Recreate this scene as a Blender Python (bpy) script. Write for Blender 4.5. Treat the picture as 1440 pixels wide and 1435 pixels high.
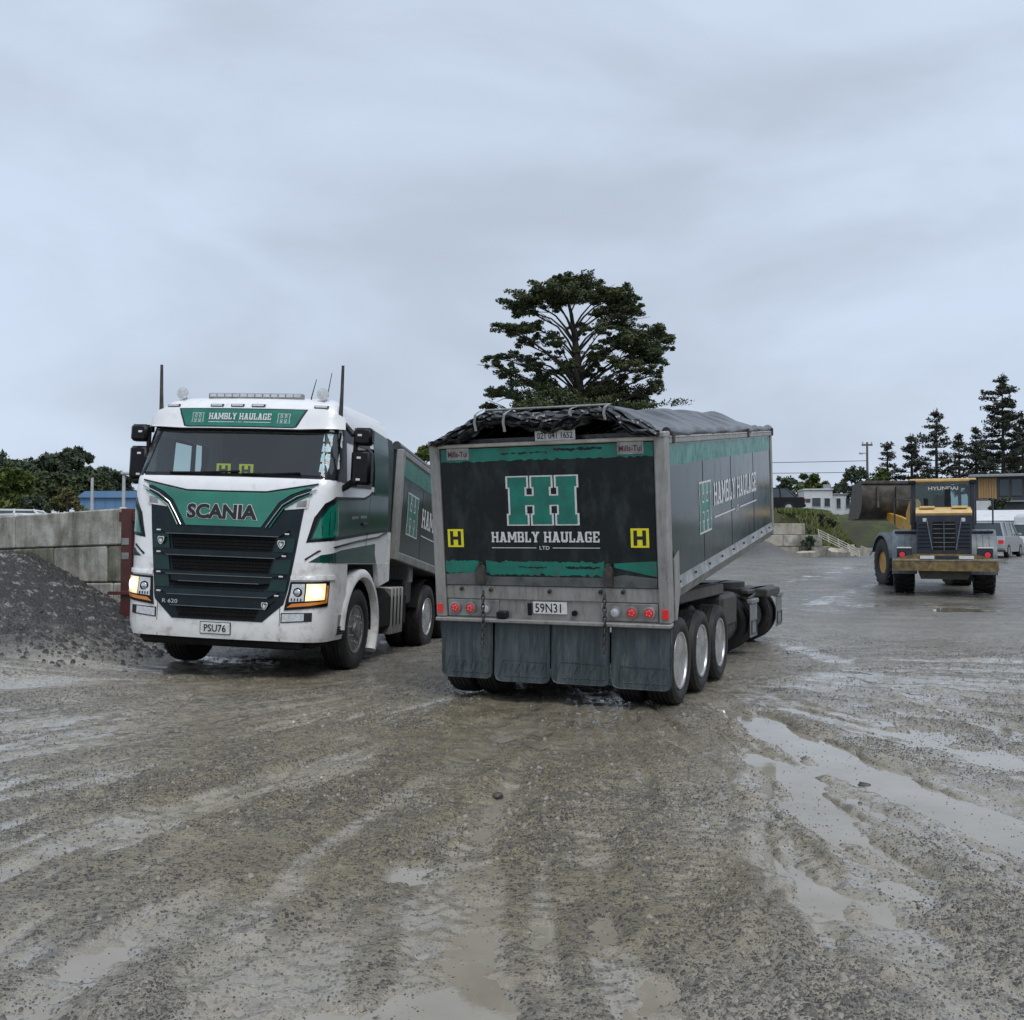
import bpy, bmesh, math, random
import numpy as np
from mathutils import Matrix, Vector
from mathutils.geometry import delaunay_2d_cdt

for o in list(bpy.data.objects):
    bpy.data.objects.remove(o)
S = bpy.context.scene
COL = S.collection
R = math.radians
random.seed(7)

# ------------------------------------------------------------------ camera
CAM_H = 1.65
cam = bpy.data.cameras.new('camera')
cam.sensor_width = 36.0
cam.lens = 35.0
cam.clip_start = 0.05
cam.clip_end = 3000
camo = bpy.data.objects.new('camera', cam)
camo.location = (0, 0, CAM_H)
camo.rotation_euler = (R(90 + 1.616), 0, 0)
COL.objects.link(camo)
S.camera = camo

# ------------------------------------------------------------------ sky
SUN_EL, SUN_AZ = 58.0, 158.0          # compass style azimuth, 0 = +Y, clockwise
W = bpy.data.worlds.new('World')
S.world = W
W.use_nodes = True
nt = W.node_tree
for n in list(nt.nodes):
    nt.nodes.remove(n)
N = nt.nodes.new
L = nt.links.new
wo = N('ShaderNodeOutputWorld')
bg = N('ShaderNodeBackground')
bg.inputs['Strength'].default_value = 0.1
sky = N('ShaderNodeTexSky')
sky.sky_type = 'NISHITA'
sky.sun_disc = False
sky.sun_elevation = R(SUN_EL)
sky.sun_rotation = R(SUN_AZ)
sky.air_density = 1.0
sky.dust_density = 3.0
tc = N('ShaderNodeTexCoord')
mp = N('ShaderNodeMapping')
mp.inputs['Scale'].default_value = (1.0, 1.0, 2.6)
mp.inputs['Location'].default_value = (1.3, 2.4, 0.9)
L(tc.outputs['Generated'], mp.inputs['Vector'])
n1 = N('ShaderNodeTexNoise')
n1.inputs['Scale'].default_value = 2.1
n1.inputs['Detail'].default_value = 6.0
n1.inputs['Roughness'].default_value = 0.5
n1.inputs['Distortion'].default_value = 0.35
L(mp.outputs['Vector'], n1.inputs['Vector'])
cr = N('ShaderNodeValToRGB')
cr.color_ramp.interpolation = 'EASE'
e = cr.color_ramp.elements
e[0].position = 0.34
e[0].color = (4.0, 4.58, 5.5, 1)
e[1].position = 0.66
e[1].color = (5.15, 5.95, 7.2, 1)
L(n1.outputs['Fac'], cr.inputs['Fac'])
mx = N('ShaderNodeMixRGB')
mx.inputs['Fac'].default_value = 0.93
L(sky.outputs['Color'], mx.inputs['Color1'])
L(cr.outputs['Color'], mx.inputs['Color2'])
L(mx.outputs['Color'], bg.inputs['Color'])
L(bg.outputs['Background'], wo.inputs['Surface'])

# ------------------------------------------------------------------ sun behind thick cloud
sl = bpy.data.lights.new('sun', 'SUN')
sl.energy = 1.5
sl.angle = R(40)
sl.color = (1.0, 0.97, 0.93)
so = bpy.data.objects.new('sun', sl)
COL.objects.link(so)
_d = Vector((math.sin(R(SUN_AZ)) * math.cos(R(SUN_EL)), math.cos(R(SUN_AZ)) * math.cos(R(SUN_EL)), math.sin(R(SUN_EL))))
so.rotation_euler = _d.to_track_quat('Z', 'Y').to_euler()
so.location = (0, -20, 40)

S.view_settings.view_transform = 'Standard'
S.view_settings.look = 'None'
S.view_settings.exposure = 0.36
S.view_settings.gamma = 1.0
S.view_settings.use_curve_mapping = False
S.render.engine = 'CYCLES'
S.render.resolution_x = 1024
S.render.resolution_y = 1020


# ------------------------------------------------------------------ materials
MATS = {}


def mat(name, c1, c2=None, scale=6.0, rough=0.5, rvar=0.12, metal=0.0, bump=0.0, bscale=60.0, coat=0.0,
        dirt=None, damt=0.0, dscale=5.0, stretch=(1, 1, 1), emit=None, estr=0.0, spec=0.5, detail=6.0, sharp=(0.35, 0.65),
        dstretch=(1, 1, 1)):
    """procedural material: two tone noise colour, optional dirt layer, bump and roughness variation"""
    if name in MATS:
        return MATS[name]
    m = bpy.data.materials.new(name)
    m.use_nodes = True
    t = m.node_tree
    b = t.nodes['Principled BSDF']
    n, l = t.nodes.new, t.links.new
    co = n('ShaderNodeTexCoord')
    ma = n('ShaderNodeMapping')
    ma.inputs['Scale'].default_value = stretch
    l(co.outputs['Object'], ma.inputs['Vector'])
    no = n('ShaderNodeTexNoise')
    no.inputs['Scale'].default_value = scale
    no.inputs['Detail'].default_value = detail
    no.inputs['Roughness'].default_value = 0.62
    l(ma.outputs['Vector'], no.inputs['Vector'])
    mr = n('ShaderNodeMapRange')
    mr.inputs['From Min'].default_value = sharp[0]
    mr.inputs['From Max'].default_value = sharp[1]
    l(no.outputs['Fac'], mr.inputs['Value'])
    mc = n('ShaderNodeMixRGB')
    c2 = c2 or tuple(v * 0.8 for v in c1)
    mc.inputs['Color1'].default_value = (*c1, 1)
    mc.inputs['Color2'].default_value = (*c2, 1)
    l(mr.outputs['Result'], mc.inputs['Fac'])
    colour = mc.outputs['Color']
    rr = n('ShaderNodeMapRange')
    rr.inputs['To Min'].default_value = max(0.02, rough - rvar)
    rr.inputs['To Max'].default_value = min(1.0, rough + rvar)
    l(no.outputs['Fac'], rr.inputs['Value'])
    rough_out = rr.outputs['Result']
    if dirt:
        mb = n('ShaderNodeMapping')
        mb.inputs['Scale'].default_value = dstretch
        l(co.outputs['Object'], mb.inputs['Vector'])
        nd = n('ShaderNodeTexNoise')
        nd.inputs['Scale'].default_value = dscale
        nd.inputs['Detail'].default_value = 9.0
        nd.inputs['Roughness'].default_value = 0.7
        l(mb.outputs['Vector'], nd.inputs['Vector'])
        rd = n('ShaderNodeMapRange')
        rd.inputs['From Min'].default_value = 0.62 - 0.3 * damt
        rd.inputs['From Max'].default_value = 0.86 - 0.3 * damt
        rd.inputs['To Max'].default_value = min(1.0, 0.5 + damt * 0.5)
        l(nd.outputs['Fac'], rd.inputs['Value'])
        md = n('ShaderNodeMixRGB')
        md.inputs['Color2'].default_value = (*dirt, 1)
        l(rd.outputs['Result'], md.inputs['Fac'])
        l(colour, md.inputs['Color1'])
        colour = md.outputs['Color']
        r2 = n('ShaderNodeMath')
        r2.operation = 'MULTIPLY_ADD'
        r2.inputs[1].default_value = 0.35
        r2.use_clamp = True
        l(rd.outputs['Result'], r2.inputs[0])
        l(rough_out, r2.inputs[2])
        rough_out = r2.outputs['Value']
    l(colour, b.inputs['Base Color'])
    l(rough_out, b.inputs['Roughness'])
    b.inputs['Metallic'].default_value = metal
    b.inputs['Specular IOR Level'].default_value = spec
    b.inputs['Coat Weight'].default_value = coat
    b.inputs['Coat Roughness'].default_value = 0.06
    if bump:
        nb = n('ShaderNodeTexNoise')
        nb.inputs['Scale'].default_value = bscale
        nb.inputs['Detail'].default_value = 5.0
        l(ma.outputs['Vector'], nb.inputs['Vector'])
        bp = n('ShaderNodeBump')
        bp.inputs['Strength'].default_value = bump
        bp.inputs['Distance'].default_value = 0.02
        l(nb.outputs['Fac'], bp.inputs['Height'])
        l(bp.outputs['Normal'], b.inputs['Normal'])
    if emit:
        b.inputs['Emission Color'].default_value = (*emit, 1)
        b.inputs['Emission Strength'].default_value = estr
    MATS[name] = m
    return m


def glass_mat(name, tint, rough=0.02, base=0.04, refl=0.9):
    m = bpy.data.materials.new(name)
    m.use_nodes = True
    t = m.node_tree
    n, l = t.nodes.new, t.links.new
    out = t.nodes['Material Output']
    t.nodes.remove(t.nodes['Principled BSDF'])
    tr = n('ShaderNodeBsdfTransparent')
    tr.inputs['Color'].default_value = (*tint, 1)
    gl = n('ShaderNodeBsdfGlossy')
    gl.inputs['Roughness'].default_value = rough
    gl.inputs['Color'].default_value = (refl, refl, refl, 1)
    fr = n('ShaderNodeLayerWeight')
    fr.inputs['Blend'].default_value = 0.5
    pw = n('ShaderNodeMath')
    pw.operation = 'POWER'
    pw.inputs[1].default_value = 4.0
    l(fr.outputs['Facing'], pw.inputs[0])
    ad = n('ShaderNodeMath')
    ad.operation = 'MULTIPLY_ADD'
    ad.use_clamp = True
    ad.inputs[1].default_value = 0.9
    ad.inputs[2].default_value = base
    l(pw.outputs['Value'], ad.inputs[0])
    ms = n('ShaderNodeMixShader')
    l(ad.outputs['Value'], ms.inputs['Fac'])
    l(tr.outputs['BSDF'], ms.inputs[1])
    l(gl.outputs['BSDF'], ms.inputs[2])
    l(ms.outputs['Shader'], out.inputs['Surface'])
    return m


MUD = (0.13, 0.115, 0.095)
M_WHITE = mat('white_paint', (0.80, 0.81, 0.82), (0.74, 0.75, 0.76), rough=0.2, coat=0.4, dirt=(0.30, 0.28, 0.25), damt=0.15, dscale=7)
M_WHITED = mat('white_paint_splashed', (0.78, 0.79, 0.79), (0.66, 0.65, 0.63), rough=0.28, coat=0.25, dirt=(0.24, 0.22, 0.19), damt=0.32, dscale=6)
M_GREEN = mat('green_paint', (0.006, 0.19, 0.125), (0.004, 0.14, 0.095), rough=0.14, coat=0.8, scale=2)
M_DGREEN = mat('dark_green_paint', (0.006, 0.060, 0.046), (0.004, 0.040, 0.033), rough=0.1, spec=0.4, scale=2, rvar=0.04)
M_TEAL = mat('teal_vinyl', (0.010, 0.20, 0.145), (0.007, 0.135, 0.10), rough=0.3, dirt=(0.05, 0.07, 0.065), damt=0.4, dscale=9, dstretch=(1, 1, 0.5))
M_NAVY = mat('grille_dark_paint', (0.007, 0.018, 0.021), (0.005, 0.010, 0.013), rough=0.22, spec=0.3)
M_BLACK = mat('black_plastic', (0.010, 0.010, 0.012), (0.004, 0.004, 0.005), rough=0.3, rvar=0.1, spec=0.25)
M_BLACKR = mat('black_rough', (0.006, 0.006, 0.006), (0.014, 0.013, 0.012), rough=0.75, spec=0.2, dirt=(0.06, 0.054, 0.045), damt=0.15, dscale=8)
M_CHROME = mat('chrome', (0.75, 0.75, 0.76), (0.6, 0.6, 0.62), rough=0.15, metal=1.0, rvar=0.08)
M_ALU = mat('dull_aluminium', (0.40, 0.40, 0.39), (0.25, 0.25, 0.24), rough=0.42, metal=0.75, dirt=(0.12, 0.115, 0.10), damt=0.45, dscale=7, dstretch=(1, 1, 0.25))
M_ALUD = mat('dirty_aluminium', (0.36, 0.355, 0.34), (0.27, 0.265, 0.25), scale=4, rough=0.45, metal=0.4, dirt=(0.09, 0.09, 0.08), damt=0.42, dscale=5, dstretch=(4, 4, 0.5))
M_PANEL = mat('black_side_panel', (0.008, 0.021, 0.020), (0.016, 0.034, 0.032), scale=3, rough=0.13, rvar=0.07, spec=0.26, dirt=(0.035, 0.045, 0.044), damt=0.3, dscale=6, stretch=(1, 1, 0.35), dstretch=(1.5, 1.5, 0.3))
M_TAIL = mat('black_tailgate', (0.007, 0.010, 0.011), (0.011, 0.016, 0.017), scale=4, rough=0.3, rvar=0.12, spec=0.3, dirt=(0.042, 0.052, 0.052), damt=0.45, dscale=3.5, dstretch=(2, 2, 0.8))
M_LETTER = mat('white_vinyl', (0.70, 0.71, 0.72), (0.55, 0.56, 0.57), scale=25, rough=0.4, dirt=(0.25, 0.26, 0.26), damt=0.25, dscale=20)
M_YELLOW = mat('yellow_sign', (0.80, 0.72, 0.02), (0.66, 0.60, 0.02), rough=0.4, scale=10)
M_INK = mat('black_ink', (0.012, 0.012, 0.012), rough=0.5)
M_PLATE = mat('number_plate', (0.72, 0.73, 0.73), (0.58, 0.58, 0.57), scale=15, rough=0.4, dirt=(0.2, 0.19, 0.17), damt=0.2, dscale=20)
M_TYRE = mat('tyre_rubber', (0.009, 0.009, 0.010), (0.020, 0.0195, 0.019), scale=14, rough=0.55, rvar=0.2, spec=0.35, bump=0.25, bscale=70, dirt=(0.06, 0.056, 0.05), damt=0.3, dscale=7)
M_RIM = mat('alloy_rim', (0.66, 0.66, 0.66), (0.42, 0.42, 0.41), rough=0.28, metal=0.9, dirt=(0.12, 0.11, 0.10), damt=0.4, dscale=9)
M_RIMD = mat('dirty_steel_rim', (0.16, 0.155, 0.15), (0.30, 0.29, 0.28), rough=0.45, metal=0.6, dirt=(0.03, 0.03, 0.03), damt=0.5, dscale=12)
M_FLAP = mat('rubber_flap', (0.020, 0.030, 0.034), (0.062, 0.080, 0.086), scale=5, rough=0.4, rvar=0.2, bump=0.2, bscale=25, stretch=(4, 4, 0.5), dirt=(0.15, 0.15, 0.14), damt=0.32, dscale=8, dstretch=(3, 3, 0.5))
M_TARP = mat('black_tarpaulin', (0.020, 0.022, 0.026), (0.045, 0.048, 0.054), scale=5, rough=0.28, rvar=0.12, spec=0.7, bump=0.35, bscale=16, dirt=(0.10, 0.10, 0.10), damt=0.25, dscale=7)
M_CHASSIS = mat('chassis_steel', (0.022, 0.022, 0.021), (0.05, 0.047, 0.042), rough=0.55, dirt=MUD, damt=0.4, dscale=5)
M_MUDDY = mat('muddy_steel', (0.11, 0.10, 0.075), (0.05, 0.047, 0.04), rough=0.6, dirt=(0.16, 0.14, 0.10), damt=0.45, dscale=6)
M_RED = mat('red_lens', (0.62, 0.015, 0.02), (0.42, 0.01, 0.015), scale=40, rough=0.2, coat=0.5, emit=(0.9, 0.03, 0.04), estr=0.12)
M_AMBER = mat('amber_lens', (0.75, 0.25, 0.03), (0.6, 0.17, 0.02), rough=0.2, coat=0.5)
M_CLEAR = mat('clear_lens', (0.62, 0.64, 0.66), (0.42, 0.44, 0.47), scale=30, rough=0.12, coat=0.8)
M_LAMPON = mat('lit_headlamp', (0.9, 0.78, 0.55), (0.9, 0.7, 0.4), scale=30, rough=0.15, coat=0.8, emit=(1.0, 0.78, 0.45), estr=0.45)
M_SEAT = mat('seat_fabric', (0.05, 0.055, 0.06), (0.03, 0.033, 0.036), rough=0.8)
M_CONC = mat('cast_concrete', (0.52, 0.50, 0.45), (0.20, 0.19, 0.15), scale=2.2, rough=0.8, bump=0.35, bscale=22, dirt=(0.05, 0.05, 0.025), damt=0.55, dscale=1.6, dstretch=(1.3, 1.3, 0.3))
M_CONCL = mat('pale_concrete', (0.46, 0.43, 0.37), (0.30, 0.27, 0.22), scale=2.0, rough=0.85, bump=0.3, bscale=18, dirt=(0.10, 0.085, 0.05), damt=0.45, dscale=1.2, dstretch=(2, 2, 0.5))
M_CONCM = mat('mossy_concrete', (0.30, 0.29, 0.23), (0.12, 0.125, 0.08), scale=3.0, rough=0.85, bump=0.35, bscale=20, dirt=(0.045, 0.05, 0.02), damt=0.7, dscale=2.5, dstretch=(2.5, 2.5, 0.3))
G_SCREEN = glass_mat('windscreen_glass', (0.74, 0.86, 0.85), base=0.10)
G_DARK = glass_mat('tinted_glass', (0.68, 0.76, 0.76), base=0.04)


# ------------------------------------------------------------------ mesh builder
class MB:
    def __init__(s, M=None):
        s.v, s.f = [], []
        s.M = M

    def add(s, vs, fs, M=None):
        k = len(s.v)
        T = None
        if M is not None and s.M is not None:
            T = s.M @ M
        else:
            T = M if M is not None else s.M
        if T is None:
            s.v += [tuple(p) for p in vs]
        else:
            s.v += [tuple(T @ Vector(p)) for p in vs]
        s.f += [tuple(i + k for i in f) for f in fs]
        return s

    def bx(s, x0, x1, y0, y1, z0, z1, b=0.0, M=None):
        if x0 > x1: x0, x1 = x1, x0
        if y0 > y1: y0, y1 = y1, y0
        if z0 > z1: z0, z1 = z1, z0
        c = ((x0 + x1) / 2, (y0 + y1) / 2, (z0 + z1) / 2)
        h = ((x1 - x0) / 2, (y1 - y0) / 2, (z1 - z0) / 2)
        if b <= 0:
            vs = [(c[0] + sx * h[0], c[1] + sy * h[1], c[2] + sz * h[2]) for sx in (-1, 1) for sy in (-1, 1) for sz in (-1, 1)]
            fs = [(0, 1, 3, 2), (4, 6, 7, 5), (0, 4, 5, 1), (2, 3, 7, 6), (0, 2, 6, 4), (1, 5, 7, 3)]
            return s.add(vs, fs, M)
        b = min(b, 0.45 * min(h) * 2 * 0.5 + 1e-6)
        idx = {}
        vs = []
        for sx in (-1, 1):
            for sy in (-1, 1):
                for sz in (-1, 1):
                    sg = (sx, sy, sz)
                    for a in range(3):
                        p = [c[i] + sg[i] * (h[i] - (0 if i == a else b)) for i in range(3)]
                        idx[(sx, sy, sz, a)] = len(vs)
                        vs.append(p)
        fs = []
        for a in range(3):
            u, w = [(1, 2), (2, 0), (0, 1)][a]
            for sg in (-1, 1):
                loop = []
                for (p, q) in ((-1, -1), (1, -1), (1, 1), (-1, 1)):
                    k = [0, 0, 0]
                    k[a] = sg
                    k[u] = p
                    k[w] = q
                    loop.append(idx[(*k, a)])
                fs.append(tuple(loop if sg > 0 else loop[::-1]))
        for a in range(3):
            u, w = [(1, 2), (2, 0), (0, 1)][a]
            for p in (-1, 1):
                for q in (-1, 1):
                    k0 = [0, 0, 0]; k1 = [0, 0, 0]
                    k0[a] = -1; k1[a] = 1
                    k0[u] = k1[u] = p
                    k0[w] = k1[w] = q
                    lp = [idx[(*k0, u)], idx[(*k1, u)], idx[(*k1, w)], idx[(*k0, w)]]
                    fs.append(tuple(lp if p * q < 0 else lp[::-1]))
        for sx in (-1, 1):
            for sy in (-1, 1):
                for sz in (-1, 1):
                    lp = [idx[(sx, sy, sz, a)] for a in range(3)]
                    fs.append(tuple(lp if sx * sy * sz > 0 else lp[::-1]))
        return s.add(vs, fs, M)

    def cyl(s, p0, p1, r0, r1=None, n=16, caps=True, M=None):
        return s.tube([p0, p1], [r0, r0 if r1 is None else r1], n, caps, M)

    def tube(s, pts, r, n=8, caps=True, M=None):
        pts = [Vector(p) for p in pts]
        m = len(pts)
        rs = r if isinstance(r, (list, tuple)) else [r] * m
        vs, fs = [], []
        t0 = (pts[1] - pts[0]).normalized()
        up = Vector((0, 0, 1)) if abs(t0.z) < 0.9 else Vector((1, 0, 0))
        a = t0.cross(up).normalized()
        for i in range(m):
            t = (pts[min(i + 1, m - 1)] - pts[max(i - 1, 0)]).normalized()
            a = (a - t * a.dot(t))
            a = a.normalized() if a.length > 1e-6 else t.orthogonal().normalized()
            b = t.cross(a)
            for k in range(n):
                an = 2 * math.pi * k / n
                vs.append(pts[i] + (a * math.cos(an) + b * math.sin(an)) * rs[i])
        for i in range(m - 1):
            for k in range(n):
                k2 = (k + 1) % n
                fs.append((i * n + k, i * n + k2, (i + 1) * n + k2, (i + 1) * n + k))
        if caps:
            fs.append(tuple(range(n))[::-1])
            fs.append(tuple((m - 1) * n + k for k in range(n)))
        return s.add(vs, fs, M)

    def lathe(s, prof, n=32, M=None, closed=False):
        """profile of (radius, height) about local Z"""
        vs, fs = [], []
        m = len(prof)
        for (r, h) in prof:
            for k in range(n):
                an = 2 * math.pi * k / n
                vs.append((r * math.cos(an), r * math.sin(an), h))
        for i in range(m if closed else m - 1):
            j = (i + 1) % m
            for k in range(n):
                k2 = (k + 1) % n
                fs.append((i * n + k, i * n + k2, j * n + k2, j * n + k))
        if not closed:
            if prof[0][0] > 1e-4: fs.append(tuple(range(n))[::-1])
            if prof[-1][0] > 1e-4: fs.append(tuple((m - 1) * n + k for k in range(n)))
        return s.add(vs, fs, M)

    def prism(s, poly, ax, a, b, M=None):
        """extrude a 2D polygon. ax 'x': poly (y,z); 'y': poly (x,z); 'z': poly (x,y)"""
        def pt(u, w, h):
            return {'x': (h, u, w), 'y': (u, h, w), 'z': (u, w, h)}[ax]
        n = len(poly)
        vs = [pt(u, w, a) for u, w in poly] + [pt(u, w, b) for u, w in poly]
        fs = [tuple(range(n))[::-1], tuple(range(n, 2 * n))]
        for i in range(n):
            j = (i + 1) % n
            fs.append((i, j, n + j, n + i))
        return s.add(vs, fs, M)

    def grid(s, P, M=None, wrap=False):
        nu, nv = len(P), len(P[0])
        vs = [p for row in P for p in row]
        fs = []
        for i in range(nu - 1 + (1 if wrap else 0)):
            i2 = (i + 1) % nu
            for j in range(nv - 1):
                fs.append((i * nv + j, i2 * nv + j, i2 * nv + j + 1, i * nv + j + 1))
        return s.add(vs, fs, M)

    def build(s, name, material, parent=None, smooth=30, fix=True, label=None, cat=None, group=None, kind=None):
        me = bpy.data.meshes.new(name)
        me.from_pydata(s.v, [], s.f)
        if fix and len(s.f) < 60000:
            bm = bmesh.new()
            bm.from_mesh(me)
            bmesh.ops.recalc_face_normals(bm, faces=bm.faces)
            bm.to_mesh(me)
            bm.free()
        me.materials.append(material)
        if smooth:
            me.polygons.foreach_set('use_smooth', [True] * len(me.polygons))
            if smooth < 180:
                me.set_sharp_from_angle(angle=R(smooth))
        me.update()
        o = bpy.data.objects.new(name, me)
        COL.objects.link(o)
        if parent is not None:
            o.parent = parent
        tag(o, label, cat, group, kind)
        return o


def tag(o, label=None, cat=None, group=None, kind=None):
    if label: o['label'] = label
    if cat: o['category'] = cat
    if group: o['group'] = group
    if kind: o['kind'] = kind
    return o


def empty(name, loc, rot=(0, 0, 0), label=None, cat=None, group=None):
    o = bpy.data.objects.new(name, None)
    o.empty_display_size = 0.3
    o.location = loc
    o.rotation_euler = rot
    COL.objects.link(o)
    return tag(o, label, cat, group)


def share(o, name=None, parent=None, M=None):
    c = o.copy()
    COL.objects.link(c)
    if name: c.name = name
    c.parent = parent
    if M is not None:
        c.matrix_local = M
    return c


def copy_tree(o, parent=None):
    c = o.copy()
    COL.objects.link(c)
    c.parent = parent
    for ch in o.children:
        copy_tree(ch, c)
    return c


def cdt(polys, step=None):
    """triangulate the union of 2D polygons, with interior points every `step`"""
    pts, edges, faces = [], [], []
    for pl in polys:
        pp = []
        n = len(pl)
        for i in range(n):
            a, b = Vector(pl[i]), Vector(pl[(i + 1) % n])
            k = max(1, int(math.ceil((b - a).length / step))) if step else 1
            for j in range(k):
                pp.append(a.lerp(b, j / k))
        ids = list(range(len(pts), len(pts) + len(pp)))
        pts += pp
        faces.append(ids)
    if step:
        xs = [p.x for p in pts]; ys = [p.y for p in pts]
        y = min(ys) + step * 0.5
        while y < max(ys):
            x = min(xs) + step * 0.5
            while x < max(xs):
                pts.append(Vector((x, y)))
                x += step
            y += step
    r = delaunay_2d_cdt([Vector((p[0], p[1])) for p in pts], edges, faces, 1, 1e-6)
    V_ = [(p.x, p.y) for p in r[0]]

    def inside(x, y):
        for pl in polys:
            c_ = False
            n = len(pl)
            for i in range(n):
                (x0, y0), (x1, y1) = pl[i][:2], pl[(i + 1) % n][:2]
                if (y0 > y) != (y1 > y) and x < (x1 - x0) * (y - y0) / (y1 - y0) + x0:
                    c_ = not c_
            if c_: return True
        return False
    F_ = [tuple(f) for f in r[2]]
    if len(polys) > 1:
        F_ = [f for f in F_ if inside(sum(V_[i][0] for i in f) / 3, sum(V_[i][1] for i in f) / 3)]
    return V_, F_


def patch(mb, polys, fn, off=0.004, thick=0.004, step=0.08):
    """cover a curved surface fn(u,v,offset)->point with the union of 2D polygons, as a thin raised skin"""
    if not isinstance(polys[0][0], (tuple, list, Vector)):
        polys = [polys]
    vs, fs = cdt(polys, step)
    used = sorted({i for f in fs for i in f})
    re = {i: k for k, i in enumerate(used)}
    top = [fn(vs[i][0], vs[i][1], off) for i in used]
    F = [tuple(re[i] for i in f) for f in fs]
    cnt = {}
    for f in F:
        for i in range(3):
            a, b = f[i], f[(i + 1) % 3]
            cnt[(a, b)] = 1
    if thick:
        low = [fn(vs[i][0], vs[i][1], off - thick) for i in used]
        k = len(top)
        side = []
        for (a, b) in cnt:
            if (b, a) not in cnt:
                side.append((b, a, a + k, b + k))
        mb.add(top + low, F + side)
    else:
        mb.add(top, F)
    return mb


_T = {}


def text2d(s, offset=0.0):
    key = (s, offset)
    if key in _T:
        return _T[key]
    cu = bpy.data.curves.new('t', 'FONT')
    cu.body = s
    cu.offset = offset
    cu.resolution_u = 3
    ob = bpy.data.objects.new('t', cu)
    COL.objects.link(ob)
    dg = bpy.context.evaluated_depsgraph_get()
    me = ob.evaluated_get(dg).to_mesh()
    vs = [(v.co.x, v.co.y) for v in me.vertices]
    fs = [tuple(p.vertices) for p in me.polygons]
    ob.evaluated_get(dg).to_mesh_clear()
    bpy.data.objects.remove(ob)
    bpy.data.curves.remove(cu)
    xs = [v[0] for v in vs]; ys = [v[1] for v in vs]
    _T[key] = (vs, fs, (min(xs), max(xs), min(ys), max(ys)))
    return _T[key]


def text_on(mb, s, fn, u0, u1, v0, v1, off, bold=0.0, ref=None):
    """fit lettering into the rectangle u0..u1, v0..v1 of the surface fn"""
    vs, fs, _ = text2d(s, bold)
    bb = text2d(ref or s, 0.0)[2]
    su = (u1 - u0) / (bb[1] - bb[0]); sv = (v1 - v0) / (bb[3] - bb[2])
    mb.add([fn(u0 + (x - bb[0]) * su, v0 + (y - bb[2]) * sv, off) for x, y in vs], fs)
    return mb


def rc(x0, y0, x1, y1):
    return [(x0, y0), (x1, y0), (x1, y1), (x0, y1)]


def _slab():
    t, h, e = 0.21, 0.15, 0.05

    def stem(x, bot=True, top=True):
        r = [rc(x, 0, x + t, 1)]
        if bot: r.append(rc(x - e, 0, x + t + e, h))
        if top: r.append(rc(x - e, 1 - h, x + t + e, 1))
        return r
    g = {}
    g['H'] = (0.82, stem(0.05) + stem(0.56) + [rc(0.1, 0.42, 0.7, 0.58)])
    g['A'] = (0.86, [[(0.07, 0), (0.28, 0), (0.54, 1), (0.30, 1)], [(0.79, 0), (0.58, 0), (0.32, 1), (0.56, 1)],
                     rc(0.22, 0.2, 0.64, 0.34), rc(0, 0, 0.35, h), rc(0.51, 0, 0.86, h), rc(0.22, 1 - h, 0.55, 1)])
    g['M'] = (1.04, stem(0.05) + stem(0.78) + [[(0.1, 1), (0.3, 1), (0.6, 0.22), (0.44, 0.22)], [(0.94, 1), (0.74, 1), (0.44, 0.22), (0.6, 0.22)]])
    g['B'] = (0.76, [rc(0.05, 0, 0.26, 1), rc(0, 0, 0.64, h), rc(0, 1 - h, 0.62, 1), rc(0.1, 0.43, 0.64, 0.57),
                     [(0.5, 0.5), (0.62, 0.5), (0.7, 0.6), (0.7, 0.9), (0.62, 1), (0.5, 1)], [(0.5, 0), (0.64, 0), (0.74, 0.1), (0.74, 0.42), (0.64, 0.54), (0.5, 0.54)]])
    g['L'] = (0.68, stem(0.06) + [rc(0.06, 0, 0.66, h), rc(0.5, 0, 0.66, 0.36)])
    g['Y'] = (0.84, [rc(0.31, 0, 0.53, 0.5), rc(0.24, 0, 0.6, h), [(0.06, 1), (0.28, 1), (0.53, 0.42), (0.31, 0.42)], [(0.78, 1), (0.56, 1), (0.31, 0.42), (0.53, 0.42)],
                     rc(0, 1 - h, 0.34, 1), rc(0.5, 1 - h, 0.84, 1)])
    g['U'] = (0.82, [rc(0.06, 0.12, 0.27, 1), rc(0.55, 0.12, 0.76, 1), rc(0, 1 - h, 0.33, 1), rc(0.49, 1 - h, 0.82, 1),
                     [(0.06, 0.14), (0.18, 0), (0.64, 0), (0.76, 0.14), (0.76, 0.24), (0.06, 0.24)]])
    g['G'] = (0.78, [[(0.03, 0.14), (0.14, 0), (0.25, 0), (0.25, 1), (0.14, 1), (0.03, 0.86)], rc(0.14, 1 - h, 0.7, 1), rc(0.54, 0.68, 0.72, 1), rc(0.14, 0, 0.72, h),
                     rc(0.52, 0, 0.73, 0.5), rc(0.4, 0.37, 0.78, 0.5)])
    g['E'] = (0.72, [rc(0.05, 0, 0.26, 1), rc(0, 0, 0.68, h), rc(0, 1 - h, 0.68, 1), rc(0.1, 0.43, 0.5, 0.57), rc(0.54, 0, 0.7, 0.33), rc(0.54, 0.67, 0.7, 1)])
    g[' '] = (0.36, [])
    return g


SLAB = _slab()


def slab_text(mb, s, fn, u0, u1, v0, v1, off, gap=0.07):
    total = sum(SLAB[c][0] for c in s) + gap * (len(s) - 1)
    k = (u1 - u0) / total
    x = 0
    for c in s:
        w, polys = SLAB[c]
        if polys:
            vs, fs = cdt(polys)
            mb.add([fn(u0 + (x + p[0]) * k, v0 + p[1] * (v1 - v0), off) for p in vs], fs)
        x += w + gap
    return mb


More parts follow.
